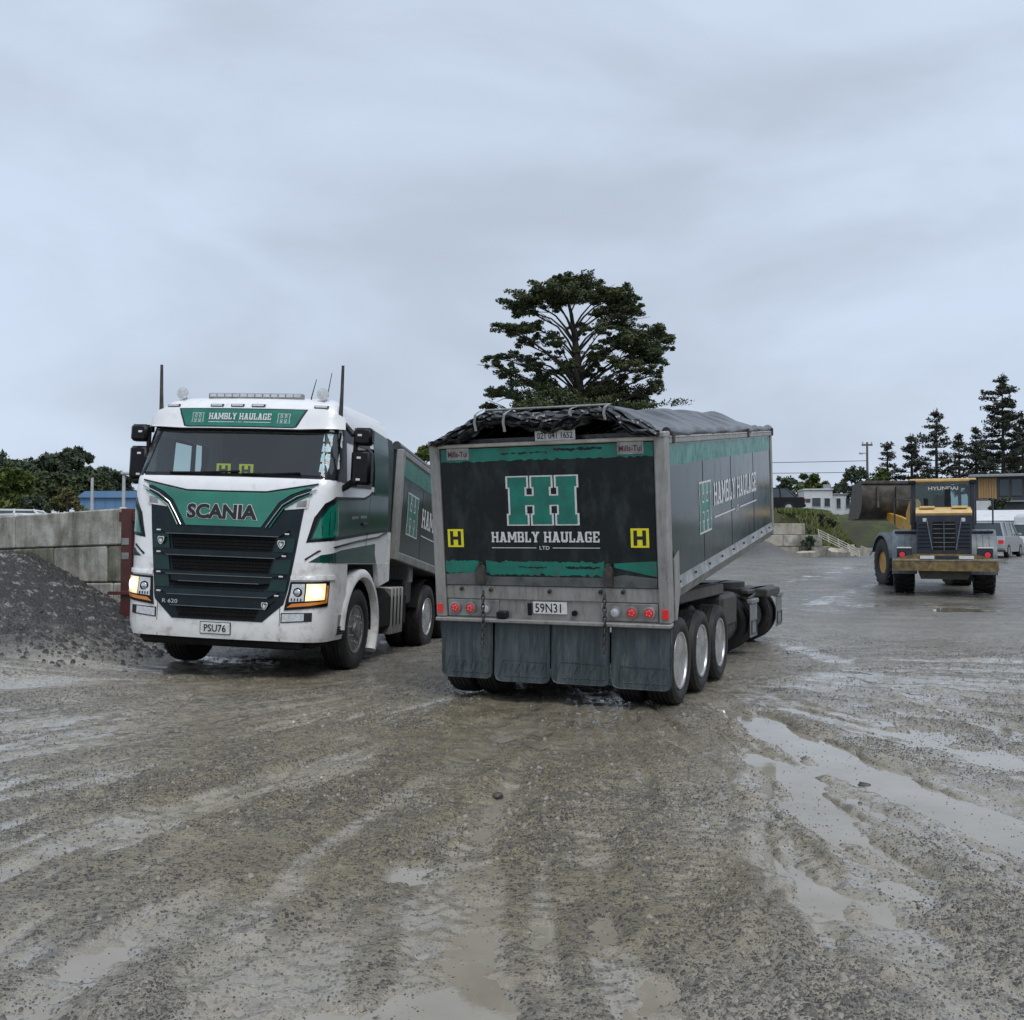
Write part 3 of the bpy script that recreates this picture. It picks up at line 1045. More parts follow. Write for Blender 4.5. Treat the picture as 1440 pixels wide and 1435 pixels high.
def wheel(parent, loc, Ro, w, r, style='front', side=1, rim_mat=None, tmat=None):
    key = (Ro, w, r, style, rim_mat.name if rim_mat else '')
    if key not in _WH:
        a = MB(); tyre_mesh(a, Ro, w, r)
        t = a.build('wheel', tmat or M_TYRE, None, 50)
        b = MB(); rim_mesh(b, r, w, style)
        q = b.build('rim', rim_mat or M_RIM, t, 40)
        c = MB()
        hz = {'front': w / 2 * 0.78, 'dish': -w / 2 * 0.24, 'loader': w / 2 * 0.30}[style]
        nr = {'front': r * 0.57, 'dish': r * 0.56, 'loader': r * 0.45}[style]
        for k in range(10):
            an = 2 * math.pi * k / 10
            p = (hz, nr * math.cos(an), nr * math.sin(an))
            c.cyl(p, (p[0] + 0.035, p[1], p[2]), 0.017, 0.015, 6)
        c.build('wheel_nuts', M_CHROME if style != 'loader' else M_CHASSIS, t, 30)
        d = MB()
        for k in range(10):
            an = 2 * math.pi * (k + 0.5) / 10
            rr = r * 0.80
            hx = {'front': h_at(w, 0.56), 'dish': -w / 2 * 0.20, 'loader': w / 2 * 0.2}[style]
            d.cyl((hx - 0.03, rr * math.cos(an), rr * math.sin(an)), (hx + 0.006, rr * math.cos(an), rr * math.sin(an)), 0.024, None, 10)
        d.build('hand_holes', M_BLACKR, t, 30)
        _WH[key] = t
        o = t
    else:
        o = copy_tree(_WH[key])
    o.parent = parent
    o.location = loc
    o.rotation_euler = (random.random() * 6.28, 0, 0 if side > 0 else math.pi)
    return o


def h_at(w, k):
    return w / 2 * k


# ================================================================== TIPPER TRUCK
M_GLINT = mat('bar_glint', (0.20, 0.22, 0.23), rough=0.3, metal=0.8)  # pale satin tone for the highlight lines on the grille bars
M_BEAM = mat('lamp_beam', (0.95, 0.9, 0.8), rough=0.2, emit=(1.0, 0.88, 0.62), estr=2.2)
M_PLATEG = mat('deep_green_paint', (0.006, 0.032, 0.028), (0.004, 0.022, 0.02), rough=0.15, spec=0.4)
TRUCK_LOC = (-3.45, 11.52, 0.05)
truck = empty('tipper_truck', TRUCK_LOC, (R(-1.5), R(2.0), R(-10)),
              'white and green tipper truck with lit headlights and its bin raised slightly', 'truck')

ZY = [0.40, 0.55, 0.95, 1.0, 1.35, 1.75, 2.13, 2.30, 2.36, 2.92, 2.97, 3.12, 3.24, 3.33, 3.40]
YC = [0.03, 0.0, 0.0, 0.02, 0.04, 0.06, 0.09, 0.13, 0.18, 0.40, 0.42, 0.45, 0.50, 0.62, 0.95]
ZW = [0.40, 0.55, 1.0, 1.9, 2.30, 2.92, 3.12, 3.24, 3.33, 3.40]
WW = [1.21, 1.25, 1.26, 1.26, 1.25, 1.215, 1.19, 1.15, 1.06, 0.90]
BOW = 0.07


def crz(z): return float(np.interp(z, [1.2, 1.8, 2.4], [0.30, 0.24, 0.15]))


def yc(z): return float(np.interp(z, ZY, YC))
def hw(z): return float(np.interp(z, ZW, WW))


def cab(s, z, off=0.0):
    """cab skin: s is the arc length round the front from the centre line"""
    sg = 1 if s >= 0 else -1
    s = abs(s)
    w = hw(z)
    y0 = yc(z)
    CR_ = crz(z)
    a = w - CR_
    if s <= a:
        return (sg * s, y0 + BOW * (s / a) ** 2 - off, z)
    ph = (s - a) / CR_
    if ph < math.pi / 2:
        return (sg * (a + (CR_ + off) * math.sin(ph)), y0 + BOW + CR_ - (CR_ + off) * math.cos(ph), z)
    return (sg * (w + off), y0 + BOW + CR_ + (s - a - CR_ * math.pi / 2), z)


def side_fn(sg):
    def fn(y, z, off=0.0):
        w = hw(z)
        CR_ = crz(z)
        s = (w - CR_) + CR_ * math.pi / 2 + y - (yc(z) + BOW + CR_)
        p = cab(max(s, 0), z, off)
        return (sg * p[0], p[1], p[2])
    return fn


def cab_s(y, z):
    CR_ = crz(z)
    return (hw(z) - CR_) + CR_ * math.pi / 2 + y - (yc(z) + BOW + CR_)


CAB_BACK = 2.45


def section(z, back=CAB_BACK, ys=(2.0, 1.62, 1.1, 0.66)):
    CR_ = crz(z)
    y_end = yc(z) + BOW + CR_
    left = [back] + [v for v in ys if v < back] 
    sv = [cab_s(max(v, y_end), z) for v in left]
    a = hw(z) - CR_
    sv += [a + CR_ * math.pi / 2 * k / 6 for k in range(6, 0, -1)]
    sv += [a * k / 6 for k in range(6, 0, -1)]
    full = [-v for v in sv] + [0.0] + sv[::-1]
    return [cab(v, z) for v in full], len(left)


def cab_shell(name, zs, material, holes=None, back=CAB_BACK, ys=(2.0, 1.62, 1.1, 0.66), cap=False):
    rows = []
    for z in zs:
        r, nl = section(z, back, ys)
        rows.append(r)
    nv = len(rows[0])
    m = MB()
    vs = [p for r in rows for p in r]
    fs = []
    for i in range(len(zs) - 1):
        for j in range(nv - 1):
            if holes and holes(i, j, nl, nv, zs): continue
            fs.append((i * nv + j, i * nv + j + 1, (i + 1) * nv + j + 1, (i + 1) * nv + j))
        if not (holes and holes(i, -1, nl, nv, zs)):
            fs.append((i * nv + nv - 1, i * nv, (i + 1) * nv, (i + 1) * nv + nv - 1))
    if cap:
        k = (len(zs) - 1) * nv
        fs.append(tuple(k + j for j in range(nv)))
    m.add(vs, fs)
    return m.build(name, material, truck, 40)


def upper_holes(i, j, nl, nv, zs):
    z0, z1 = zs[i], zs[i + 1]
    if j < 0: return False
    c0 = nl  # first corner vertex index on the left half
    if z0 >= 2.359 and z1 <= 2.921:
        # windscreen: front and most of the corners
        if c0 + 1 <= j < nv - 1 - (c0 + 1): return True
    if z0 >= 2.359 and z1 <= 2.88:
        if j in (2, 1) or j in (nv - 2 - 2, nv - 2 - 1): return j in (2, nv - 4) or j in (1, nv - 3)
    return False


cab_shell('cab_body', [1.35, 1.5, 1.75, 1.95, 2.13, 2.22, 2.30, 2.36], M_WHITE)
cab_shell('cab_upper', [2.36, 2.45, 2.6, 2.75, 2.86, 2.92, 2.97, 3.05, 3.12, 3.18, 3.24, 3.285, 3.33, 3.37, 3.40], M_WHITE, upper_holes, cap=True)
cab_shell('front_corner', [0.98, 1.1, 1.2, 1.352], M_WHITED, back=0.86, ys=(0.66, 0.5))
bump_o = cab_shell('bumper', [0.44, 0.50, 0.60, 0.75, 0.90, 0.982], M_WHITED, back=0.86, ys=(0.66, 0.5))
mb = MB(); mb.bx(-1.1, 1.1, 0.25, 0.8, 0.36, 0.9, 0.03); mb.build('radiator_block', M_BLACKR, truck)
mb = MB(); mb.bx(-1.0, 1.0, 0.14, 0.34, 0.34, 0.46, 0.03); mb.build('under_bumper', M_BLACKR, truck)

# windscreen and side glass
mb = MB()
c = []
for z in (2.362, 2.5, 2.64, 2.78, 2.92):
    a = hw(z) - crz(z)
    se = a + crz(z) * math.pi / 2 * 5 / 6
    c.append([cab(se * (k / 16.0), z, 0.004) for k in range(-16, 17)])
mb.grid(c)
mb.build('windscreen', G_SCREEN, truck, 60)
for sg in (-1, 1):
    mb = MB()
    f = side_fn(sg)
    mb.grid([[f(y, z, -0.004) for y in (0.66, 1.0, 1.3, 1.62, 2.0)] for z in (2.36, 2.5, 2.7, 2.86)])
    mb.build('side_window', G_DARK, truck, 60)

# black frame round the glass
mb = MB()
for z0, z1, off in ((2.335, 2.375, 0.006), (2.90, 2.965, 0.006)):
    a = hw(z0) - crz(z0)
    se = a + crz(z0) * math.pi / 2
    patch(mb, [(-se, z0), (se, z0), (se, z1), (-se, z1)], cab, off, 0.01, 0.12)
mb.build('screen_surround', M_BLACK, truck, 60)
for sg in (-1, 1):
    mb = MB()
    patch(mb, [[(0.20, 2.33), (0.72, 2.33), (0.72, 3.05), (0.47, 3.05), (0.36, 2.92)], [(0.70, 2.28), (1.66, 2.33), (1.66, 2.39), (0.70, 2.36)],
               [(0.70, 2.83), (1.60, 2.83), (1.60, 2.97), (0.70, 3.0)], [(1.56, 2.33), (1.68, 2.33), (1.62, 2.96), (1.52, 2.96)]], side_fn(sg), 0.008, 0.012, 0.12)
    mb.build('window_frame', M_BLACK, truck, 60)

# sun visor with the fleet name
mb = MB()
patch(mb, [(-1.23, 2.955), (-0.75, 2.93), (0.75, 2.93), (1.23, 2.955), (1.21, 3.10), (1.02, 3.19), (-1.02, 3.19), (-1.21, 3.10)], cab, 0.085, 0.075, 0.1)
visor = mb.build('sun_visor', M_WHITE, truck, 40)
mb = MB(); patch(mb, [(-0.80, 3.165), (-0.70, 2.965), (-0.66, 2.955), (0.66, 2.955), (0.70, 2.965), (0.80, 3.165)], cab, 0.090, 0.004, 0.1)
mb.build('visor_band', M_TEAL, visor, 60)
mb = MB(); patch(mb, [(-0.83, 3.178), (-0.72, 2.95), (-0.67, 2.94), (0.67, 2.94), (0.72, 2.95), (0.83, 3.178)], cab, 0.0865, 0.002, 0.1)
mb.build('band_outline', M_INK, visor, 60)
mb = MB(); slab_text(mb, 'HAMBLY HAULAGE', cab, -0.40, 0.40, 3.035, 3.115, 0.096)
mb.add(*[[cab(u, z, 0.0955) for u, z in ((-0.40, 3.0), (-0.06, 3.0), (-0.06, 3.008), (-0.40, 3.008))], [(0, 1, 2, 3)]])
mb.add(*[[cab(u, z, 0.0955) for u, z in ((0.06, 3.0), (0.40, 3.0), (0.40, 3.008), (0.06, 3.008))], [(0, 1, 2, 3)]])
text_on(mb, 'LTD', cab, -0.035, 0.035, 2.992, 3.014, 0.096)
mb.build('visor_lettering', M_LETTER, visor, 0)
for u in (-0.62, 0.48):
    mb = MB(); hh_logo(mb, cab, u, u + 0.15, 3.0, 3.115, 0.0945, 0.02); mb.build('visor_logo_outline', M_LETTER, visor, 0)
    mb = MB(); hh_logo(mb, cab, u, u + 0.15, 3.0, 3.115, 0.0965, -0.025); mb.build('visor_logo', M_GREEN, visor, 0)
for u in (-0.97, -0.37, -0.10, 0.17, 0.95):
    k = MB(); patch(k, [(u - 0.085, 3.215), (u + 0.085, 3.215), (u + 0.085, 3.245), (u - 0.085, 3.245)], cab, 0.02, 0.03, 0.08)
    q = k.build('marker_lamp', M_INK, truck, 40)
    k = MB(); patch(k, [(u - 0.07, 3.220), (u + 0.07, 3.220), (u + 0.07, 3.239), (u - 0.07, 3.239)], cab, 0.027, 0.008, 0.08)
    k.build('lens', M_CLEAR, q, 40)

# front: grille surround, green badge panel, slats
mb = MB()
patch(mb, [(-1.03, 2.215), (-0.97, 2.05), (-0.90, 1.5), (-0.83, 1.0), (-0.80, 0.87), (-0.56, 0.655), (0.56, 0.655), (0.80, 0.87), (0.83, 1.0), (0.90, 1.5), (0.97, 2.05), (1.03, 2.215), (0.5, 2.125), (-0.5, 2.125)],
      cab, 0.006, 0.006, 0.09)
mb.build('grille_surround', M_NAVY, truck, 60)
mb = MB()
patch(mb, [(-1.06, 2.245), (-0.5, 2.145), (0.5, 2.145), (1.06, 2.245), (0.80, 2.14), (0.66, 2.04), (0.47, 1.745), (-0.47, 1.745), (-0.66, 2.04), (-0.80, 2.14)], cab, 0.018, 0.016, 0.07)
badge = mb.build('badge_panel', M_GREEN, truck, 60)
mb = MB(); text_on(mb, 'SCANIA', cab, -0.45, 0.40, 1.835, 1.99, 0.024, 0.075); mb.build('badge_outline', M_LETTER, badge, 0)
mb = MB(); text_on(mb, 'SCANIA', cab, -0.45, 0.40, 1.835, 1.99, 0.028, 0.045); mb.build('badge_lettering', M_INK, badge, 0)
for sg in (-1, 1):
    for i, dx in enumerate((0.03, 0.075)):
        k = MB()
        pts = [cab(sg * u, z, 0.022) for u, z in ((1.12 - dx, 2.235 - dx * 1.1), (0.86 + dx * 0.2, 2.145 - dx), (0.70 + dx * 0.3, 2.04 - dx * 0.9), (0.60 + dx * 0.6, 1.90 - dx * 0.6), (0.50 + dx, 1.745))]
        k.tube(pts, 0.009, 6)
        k.build('badge_trim', M_CHROME if i == 0 else M_GREEN, badge, 60)
    k = MB(); patch(k, [(sg * 1.02, 2.09), (sg * 0.98, 2.13), (sg * 0.72, 1.98), (sg * 0.74, 1.955), (sg * 1.0, 1.985)], cab, 0.014, 0.012, 0.08)
    hl = k.build('high_lamp', M_LETTER, truck, 60)
    k = MB(); patch(k, [(sg * 0.99, 2.08), (sg * 0.88, 2.055), (sg * 0.87, 1.995), (sg * 0.985, 2.0)], cab, 0.018, 0.006, 0.08)
    k.build('reflector', M_ALU, hl, 60)
for (z0, z1, x) in ((1.455, 1.635, 0.66), (1.205, 1.385, 0.64), (1.0, 1.085, 0.62), (0.675, 0.80, 0.52)):
    mb = MB()
    patch(mb, [(-x, z1), (x, z1), (x - 0.05, z0), (-x + 0.05, z0)], cab, 0.0085, 0.003, 0.12)
    rec = mb.build('grille_recess', M_BLACKR, truck, 60)
    k = MB()
    step = 0.034
    nrow = max(2, int((z1 - z0) / step))
    for i in range(nrow + 1):
        z = z0 + (z1 - z0) * i / nrow
        xx = x - 0.05 * (z1 - z) / (z1 - z0)
        cols = int(2 * xx / step)
        k.tube([cab(-xx + 2 * xx * q / 10, z, 0.016) for q in range(11)], 0.004, 4, False)
    cols = int(2 * x / step)
    for q in range(cols):
        u = -x + 0.05 + (2 * x - 0.1) * (q + 0.5) / cols
        k.tube([cab(u - 0.012, z0, 0.015), cab(u + 0.012, (z0 + z1) / 2, 0.015), cab(u - 0.012, z1, 0.015)], 0.0035, 4, False)
    k.build('grille_mesh', M_BLACK, rec, 30)
for (z0, z1, x, off) in ((1.635, 1.715, 0.82, 0.05), (1.385, 1.455, 0.80, 0.05), (1.165, 1.205, 0.78, 0.05), (1.085, 1.10, 0.62, 0.035), (0.93, 1.0, 0.74, 0.045), (0.80, 0.90, 0.70, 0.03)):
    mb = MB()
    patch(mb, [(-x, z1), (x, z1), (x - 0.12, z0), (-x + 0.12, z0)], cab, off, off - 0.008, 0.1)
    gb = mb.build('grille_bar', M_NAVY, truck, 40)
    k = MB(); k.tube([cab(u * (x - 0.12), z0 + 0.004, off + 0.001) for u in np.linspace(-1, 1, 9)], 0.0045, 5); k.build('bar_edge_glint', M_GLINT, gb, 60)  # thin pale line put along each bar as its glossy highlight
for sg in (-1, 1):
    for (z0, z1, a, b_) in ((1.465, 1.63, 0.68, 0.89), (1.215, 1.38, 0.66, 0.86), (1.015, 1.15, 0.64, 0.83)):
        k = MB(); patch(k, [(sg * a, z1), (sg * b_, z1), (sg * (b_ - 0.02), z0), (sg * (a - 0.03), z0)], cab, 0.024, 0.017, 0.1)
        k.build('grille_side_plate', M_PLATEG, truck, 40)
    for z, u in ((1.675, 0.80), (1.42, 0.78), (1.185, 0.76), (0.965, 0.73)):
        k = MB(); p = cab(sg * u, z, 0.055); k.bx(p[0] - 0.026, p[0] + 0.026, p[1] - 0.006, p[1] + 0.01, p[2] - 0.009, p[2] + 0.009, 0.004)
        k.build('trim_clip', M_LETTER, truck)


def shield(u, z, s):
    k = MB()
    out = [(-0.5, 0.45), (-0.3, 0.55), (0, 0.48), (0.3, 0.55), (0.5, 0.45), (0.48, 0.0), (0.25, -0.4), (0, -0.6), (-0.25, -0.4), (-0.48, 0.0)]
    patch(k, [(u + a * s, z + b * s) for a, b in out], cab, 0.0590, 0.004, 0.2)
    e = k.build('emblem', M_LETTER, truck, 0)
    k = MB(); patch(k, [(u + a * s * 0.78, z + b * s * 0.78) for a, b in out], cab, 0.0605, 0.002, 0.2)
    k.build('emblem_field', M_INK, e, 0)
    k = MB(); patch(k, [[(u - 0.22 * s, z + 0.2 * s), (u - 0.1 * s, z + 0.32 * s), (u + 0.02 * s, z + 0.05 * s), (u + 0.2 * s, z + 0.25 * s), (u + 0.22 * s, z - 0.1 * s), (u, z - 0.36 * s), (u - 0.2 * s, z - 0.15 * s)]], cab, 0.062, 0.002, 0.2)
    k.build('emblem_crest', M_LETTER, e, 0)


shield(-0.76, 1.555, 0.085); shield(0.74, 1.555, 0.085); shield(0.60, 0.845, 0.075)
mb = MB(); text_on(mb, 'R 620', cab, -0.68, -0.48, 0.83, 0.875, 0.036, 0.01); mb.build('model_lettering', M_CHROME, truck, 0)

mb = MB(); mb.tube([cab(u, z, 0.012) for u, z in ((-1.10, 2.272), (-0.8, 2.215), (-0.5, 2.16), (0.0, 2.155), (0.5, 2.16), (0.8, 2.215), (1.10, 2.272))], 0.010, 6); mb.build('bonnet_gap_shadow', M_INK, truck, 60)  # black tube draws the panel gap and paints the bonnet lip's shadow
# number plate, bumper details
mb = MB(); patch(mb, [(-0.18, 0.50), (0.18, 0.50), (0.18, 0.625), (-0.18, 0.625)], cab, 0.014, 0.010, 0.2)
pl = mb.build('number_plate', M_PLATE, truck, 0)
mb = MB(); text_on(mb, 'PSU76', cab, -0.135, 0.135, 0.522, 0.603, 0.0165, 0.01); mb.build('plate_lettering', M_INK, pl, 0)
mb = MB(); patch(mb, [(-0.19, 0.492), (0.19, 0.492), (0.19, 0.633), (-0.19, 0.633)], cab, 0.009, 0.006, 0.2); mb.build('plate_frame', M_INK, pl, 0)
for sg in (-1, 1):
    mb = MB()
    patch(mb, [(sg * 0.757, 0.445), (sg * 0.763, 0.445), (sg * 0.763, 0.84), (sg * 0.757, 0.84)], cab, 0.003, 0.003, 0.2)
    mb.build('bumper_seam', M_INK, bump_o, 0)
    # head lamp unit
    mb = MB(); patch(mb, [(sg * 0.81, 0.80), (sg * 1.33, 0.86), (sg * 1.33, 1.145), (sg * 0.86, 1.13)], cab, 0.012, 0.02, 0.07)
    hd = mb.build('headlight', M_BLACK, truck, 50)
    mb = MB(); patch(mb, [(sg * 0.865, 0.90), (sg * 1.03, 0.915), (sg * 1.03, 1.112), (sg * 0.885, 1.105)], cab, 0.020, 0.01, 0.06)
    mb.build('inner_lens', M_CLEAR, hd, 50)
    for (u, z, r_, mm, nm) in ((0.955, 1.01, 0.055, M_BLACK, 'projector_bezel'), (0.955, 1.01, 0.040, M_CHROME, 'projector_lens'), (1.15, 1.02, 0.072, M_BEAM, 'lit_bulb')):
        p0 = Vector(cab(sg * u, z, 0.020)); p1 = Vector(cab(sg * u, z, 0.12)); dd = (p1 - p0).normalized()
        k = MB(); ln = 0.030 if nm == 'projector_lens' else 0.022
        k.lathe([(r_, -0.02), (r_, ln * 0.6), (r_ * 0.7, ln * 0.9), (0, ln)], 20, mk_axis(p0 - dd * 0.004, dd)); k.build(nm, mm, hd, 50)
    for q in range(4):
        k = MB(); u0 = 0.89 + q * 0.035
        patch(k, [(sg * u0, 0.915), (sg * (u0 + 0.012), 0.916), (sg * (u0 + 0.012), 0.945), (sg * u0, 0.945)], cab, 0.026, 0.01, 0.1); k.build('lens_rib', M_BLACK, hd, 50)
    mb = MB(); patch(mb, [(sg * 1.045, 0.915), (sg * 1.265, 0.935), (sg * 1.265, 1.122), (sg * 1.045, 1.113)], cab, 0.022, 0.01, 0.06)
    mb.build('main_lamp', M_LAMPON, hd, 50)
    mb = MB(); patch(mb, [(sg * 0.84, 0.835), (sg * 1.10, 0.865), (sg * 1.31, 0.90), (sg * 1.31, 1.10), (sg * 1.285, 1.10), (sg * 1.285, 0.92), (sg * 1.04, 0.895), (sg * 0.90, 0.880)], cab, 0.018, 0.01, 0.06)
    mb.build('turn_signal', M_AMBER, hd, 50)
    # fog lamp
    mb = MB(); patch(mb, [(sg * 0.775, 0.655), (sg * 1.13, 0.685), (sg * 1.13, 0.785), (sg * 0.775, 0.77)], cab, 0.006, 0.008, 0.07)
    fg = mb.build('fog_lamp', M_INK, truck, 50)
    mb = MB(); patch(mb, [(sg * 0.79, 0.668), (sg * 1.04, 0.69), (sg * 1.04, 0.772), (sg * 0.79, 0.758)], cab, 0.012, 0.01, 0.07)
    mb.build('lens', M_CLEAR, fg, 50)
    # step recess on the bumper side
    f = side_fn(sg)
    mb = MB(); patch(mb, [(0.62, 0.50), (0.84, 0.50), (0.84, 0.74), (0.62, 0.74)], f, 0.003, 0.004, 0.2)
    stp = mb.build('cab_step', M_ALUD, truck, 0)
    for q in range(4):
        k = MB(); a = f(0.63, 0.51 + q * 0.028, 0.008); b_ = f(0.83, 0.51 + q * 0.028, 0.008)
        k.cyl(a, b_, 0.008, None, 6); k.build('tread_bar', M_BLACKR, stp)
a = hw(0.97) - crz(0.97)
se = a + crz(0.97) * math.pi / 2
for sg in (-1, 1):
    mb = MB()
    patch(mb, [(sg * 0.86, 1.15), (sg * (se + 0.02), 1.165), (sg * (se + 0.02), 1.215), (sg * 0.86, 1.20)], cab, 0.02, 0.02, 0.1)
    mb.build('headlamp_brow', M_WHITED, truck, 50)

# side graphics on both flanks
for sg in (-1, 1):
    f = side_fn(sg)
    mb = MB(); patch(mb, [(-0.02, 1.585), (0.20, 1.61), (1.35, 1.71), (2.44, 1.80), (2.44, 2.30), (1.72, 2.30), (1.62, 2.25), (1.40, 2.20), (0.72, 2.16), (0.36, 2.14), (0.18, 2.05), (0.06, 1.88)], f, 0.0045, 0.004, 0.09)
    mb.build('flank_outline', M_BLACK, truck, 60)
    mb = MB(); patch(mb, [(0.03, 1.62), (0.22, 1.643), (1.35, 1.745), (2.42, 1.83), (2.42, 2.27), (1.70, 2.25), (1.40, 2.165), (0.72, 2.12), (0.40, 2.10), (0.23, 2.02), (0.11, 1.86)], f, 0.0075, 0.004, 0.09)
    door = mb.build('flank_panel', M_DGREEN, truck, 60)
    mb = MB(); patch(mb, [(0.05, 1.635), (0.30, 1.665), (0.46, 1.69), (0.44, 2.07), (0.39, 2.08), (0.24, 2.0), (0.125, 1.85)], f, 0.0095, 0.002, 0.09)
    mb.build('flank_reflection', M_GREEN, door, 60)  # brighter green patch paints the reflection at the panel's front end
    mb = MB(); patch(mb, [(1.76, 3.13), (1.84, 2.6), (1.80, 2.26), (2.44, 2.26), (2.44, 3.08)], f, 0.006, 0.004, 0.1)
    mb.build('sleeper_panel', M_DGREEN, truck, 60)
    mb = MB(); patch(mb, [(0.02, 1.362), (0.16, 1.45), (0.60, 1.515), (1.9, 1.62), (1.9, 1.48), (1.98, 1.362)], f, 0.006, 0.004, 0.09)
    mb.build('lower_flash', M_DGREEN, truck, 60)
    mb = MB(); mb.tube([f(y, z, 0.008) for y, z in ((-0.02, 1.39), (0.12, 1.49), (0.4, 1.55), (1.2, 1.64), (2.0, 1.71), (2.44, 1.80))], 0.011, 6); mb.build('flash_line', M_BLACK, truck, 60)
    mb = MB()
    for q in range(7):
        if q == 3: continue
        patch(mb, [(0.92 + q * 0.085, 1.90 + q * 0.006), (0.985 + q * 0.085, 1.905 + q * 0.006), (0.985 + q * 0.085, 1.94 + q * 0.006), (0.92 + q * 0.085, 1.935 + q * 0.006)], f, 0.0095, 0.001, 0.3)
    mb.build('door_decal', M_ALU, door, 0)
    mb = MB(); patch(mb, [(1.505, 1.55), (1.515, 1.55), (1.66, 2.28), (1.65, 2.28)], f, 0.0085, 0.002, 0.3)
    mb.build('door_gap', M_INK, door, 0)
    mb = MB(); p = f(1.38, 1.86, 0.02); mb.bx(p[0] - 0.02, p[0] + 0.012, 1.30, 1.46, 1.84, 1.875, 0.008); mb.build('door_handle', M_BLACK, door)
    # wheel arch
    mb = MB()
    P = []
    for k in range(25):
        an = R(-28 + 206 * k / 24)
        ro, ri = 0.755, 0.625
        yy, zz = 1.45 - math.cos(math.pi - an) * 1.0 * 0 + 0, 0
        ca, sa = math.cos(an), math.sin(an)
        row = []
        for (rr, xx) in ((ri, 0.93), (ri, 1.235), (ri + 0.03, 1.285), (ro - 0.05, 1.285), (ro, 1.255), (ro, 0.93)):
            row.append((sg * xx, 1.45 + rr * ca, 0.53 + rr * sa))
        P.append(row)
    mb.grid(P)
    mb.build('wheel_arch', M_WHITED, truck, 40)
    mb = MB()
    P = []
    for k in range(17):
        an = R(-5 + 190 * k / 16)
        P.append([(sg * x, 1.45 + 0.62 * math.cos(an), 0.53 + 0.62 * math.sin(an)) for x in (0.45, 1.2)])
    mb.grid(P); mb.build('arch_liner', M_BLACKR, truck, 60)
    mb = MB(); mb.prism([(2.02, 1.36), (2.55, 1.36), (2.55, 1.79), (2.60, 1.79), (2.60, 1.12), (2.14, 1.05)], 'x', sg * 1.20, sg * 1.262); mb.build('rear_quarter_panel', M_WHITED, truck)
    # mirrors
    x0 = 1.36 if sg > 0 else 1.27
    mb = MB(); mb.bx(sg * x0, sg * (x0 + 0.25), 0.50, 0.66, 2.30, 2.715, 0.045)
    mr_ = mb.build('wing_mirror', M_BLACK, truck, 40)
    mb = MB(); mb.bx(sg * (x0 + 0.02), sg * (x0 + 0.25), 0.50, 0.65, 2.775, 2.985, 0.045); mb.build('wide_mirror', M_BLACK, mr_, 40)
    mb = MB(); mb.tube([(sg * 1.15, 0.62, 3.02), (sg * 1.27, 0.60, 2.99), (sg * x0, 0.58, 2.9)], 0.035, 8); mb.tube([(sg * 1.23, 0.60, 2.25), (sg * 1.30, 0.59, 2.28), (sg * (x0+.06), 0.58, 2.38)], 0.04, 8)
    mb.tube([(sg * (x0+.04), 0.58, 2.98), (sg * (x0+.02), 0.58, 2.5), (sg * (x0+.04), 0.58, 2.28)], 0.03, 8)
    mb.build('mirror_arm', M_BLACK, mr_, 60)
    for z in (2.36, 2.62, 2.89):
        k = MB(); k.bx(sg * (x0 + 0.08), sg * (x0 + 0.13), 0.488, 0.502, z - 0.013, z + 0.013, 0.005); k.build('mirror_light', M_LETTER, mr_)
    # door side low mirror bracket and side fairing behind the cab
    mb = MB(); mb.prism([(2.46, 1.5), (2.80, 1.5), (2.80, 3.0), (2.70, 3.08), (2.46, 3.10)], 'x', sg * 1.13, sg * 1.19); mb.build('side_fairing', M_NAVY, truck)
    # mast aerial
    mb = MB(); mb.tube([(sg * 1.17, 0.62, 3.05), (sg * 1.18, 0.60, 3.40), (sg * 1.185, 0.58, 3.74)], [0.03, 0.022, 0.018], 8); mb.build('mast', M_CHASSIS, truck, 60)
    mb = MB(); mb.bx(sg * 1.06, sg * 1.24, 0.52, 0.72, 3.0, 3.06, 0.02); mb.build('mast_bracket', M_BLACK, truck)
    # spot lamp
    mb = MB(); mb.lathe([(0.0, -0.05), (0.055, -0.035), (0.075, 0.0), (0.075, 0.02), (0.0, 0.03)], 20, mk_axis((sg * 0.92, 0.66, 3.40), (0, -1, 0)))
    sp = mb.build('spot_lamp', M_CLEAR, truck, 60)
    mb = MB(); mb.cyl((sg * 0.92, 0.7, 3.28), (sg * 0.92, 0.7, 3.34), 0.02, None, 8); mb.tube([(sg * 0.92, 0.72, 3.34), (sg * 0.92, 1.05, 3.34)], 0.028, 8); mb.build('lamp_bracket', M_CHROME, sp, 60)

mb = MB(); mb.bx(-0.60, 0.64, 0.70, 0.78, 3.335, 3.415, 0.012)
lb = mb.build('light_bar', M_ALU, truck)
for k in range(12):
    u = -0.575 + k * 0.1005
    q = MB(); q.bx(u, u + 0.085, 0.690, 0.70, 3.365, 3.402, 0.004); q.build('lamp_cell', M_CLEAR, lb)
for u in (-0.45, 0.0, 0.45):
    q = MB(); q.bx(u - 0.02, u + 0.02, 0.72, 0.80, 3.26, 3.336, 0.006); q.build('bar_foot', M_ALU, lb)
for (x, y, h_) in ((0.70, 0.8, 0.36), (0.82, 1.0, 0.48)):
    mb = MB(); mb.tube([(x, y, 3.25), (x + 0.02, y, 3.4), (x + 0.07, y, 3.25 + h_)], [0.012, 0.007, 0.004], 6); mb.build('aerial', M_BLACK, truck, 60)

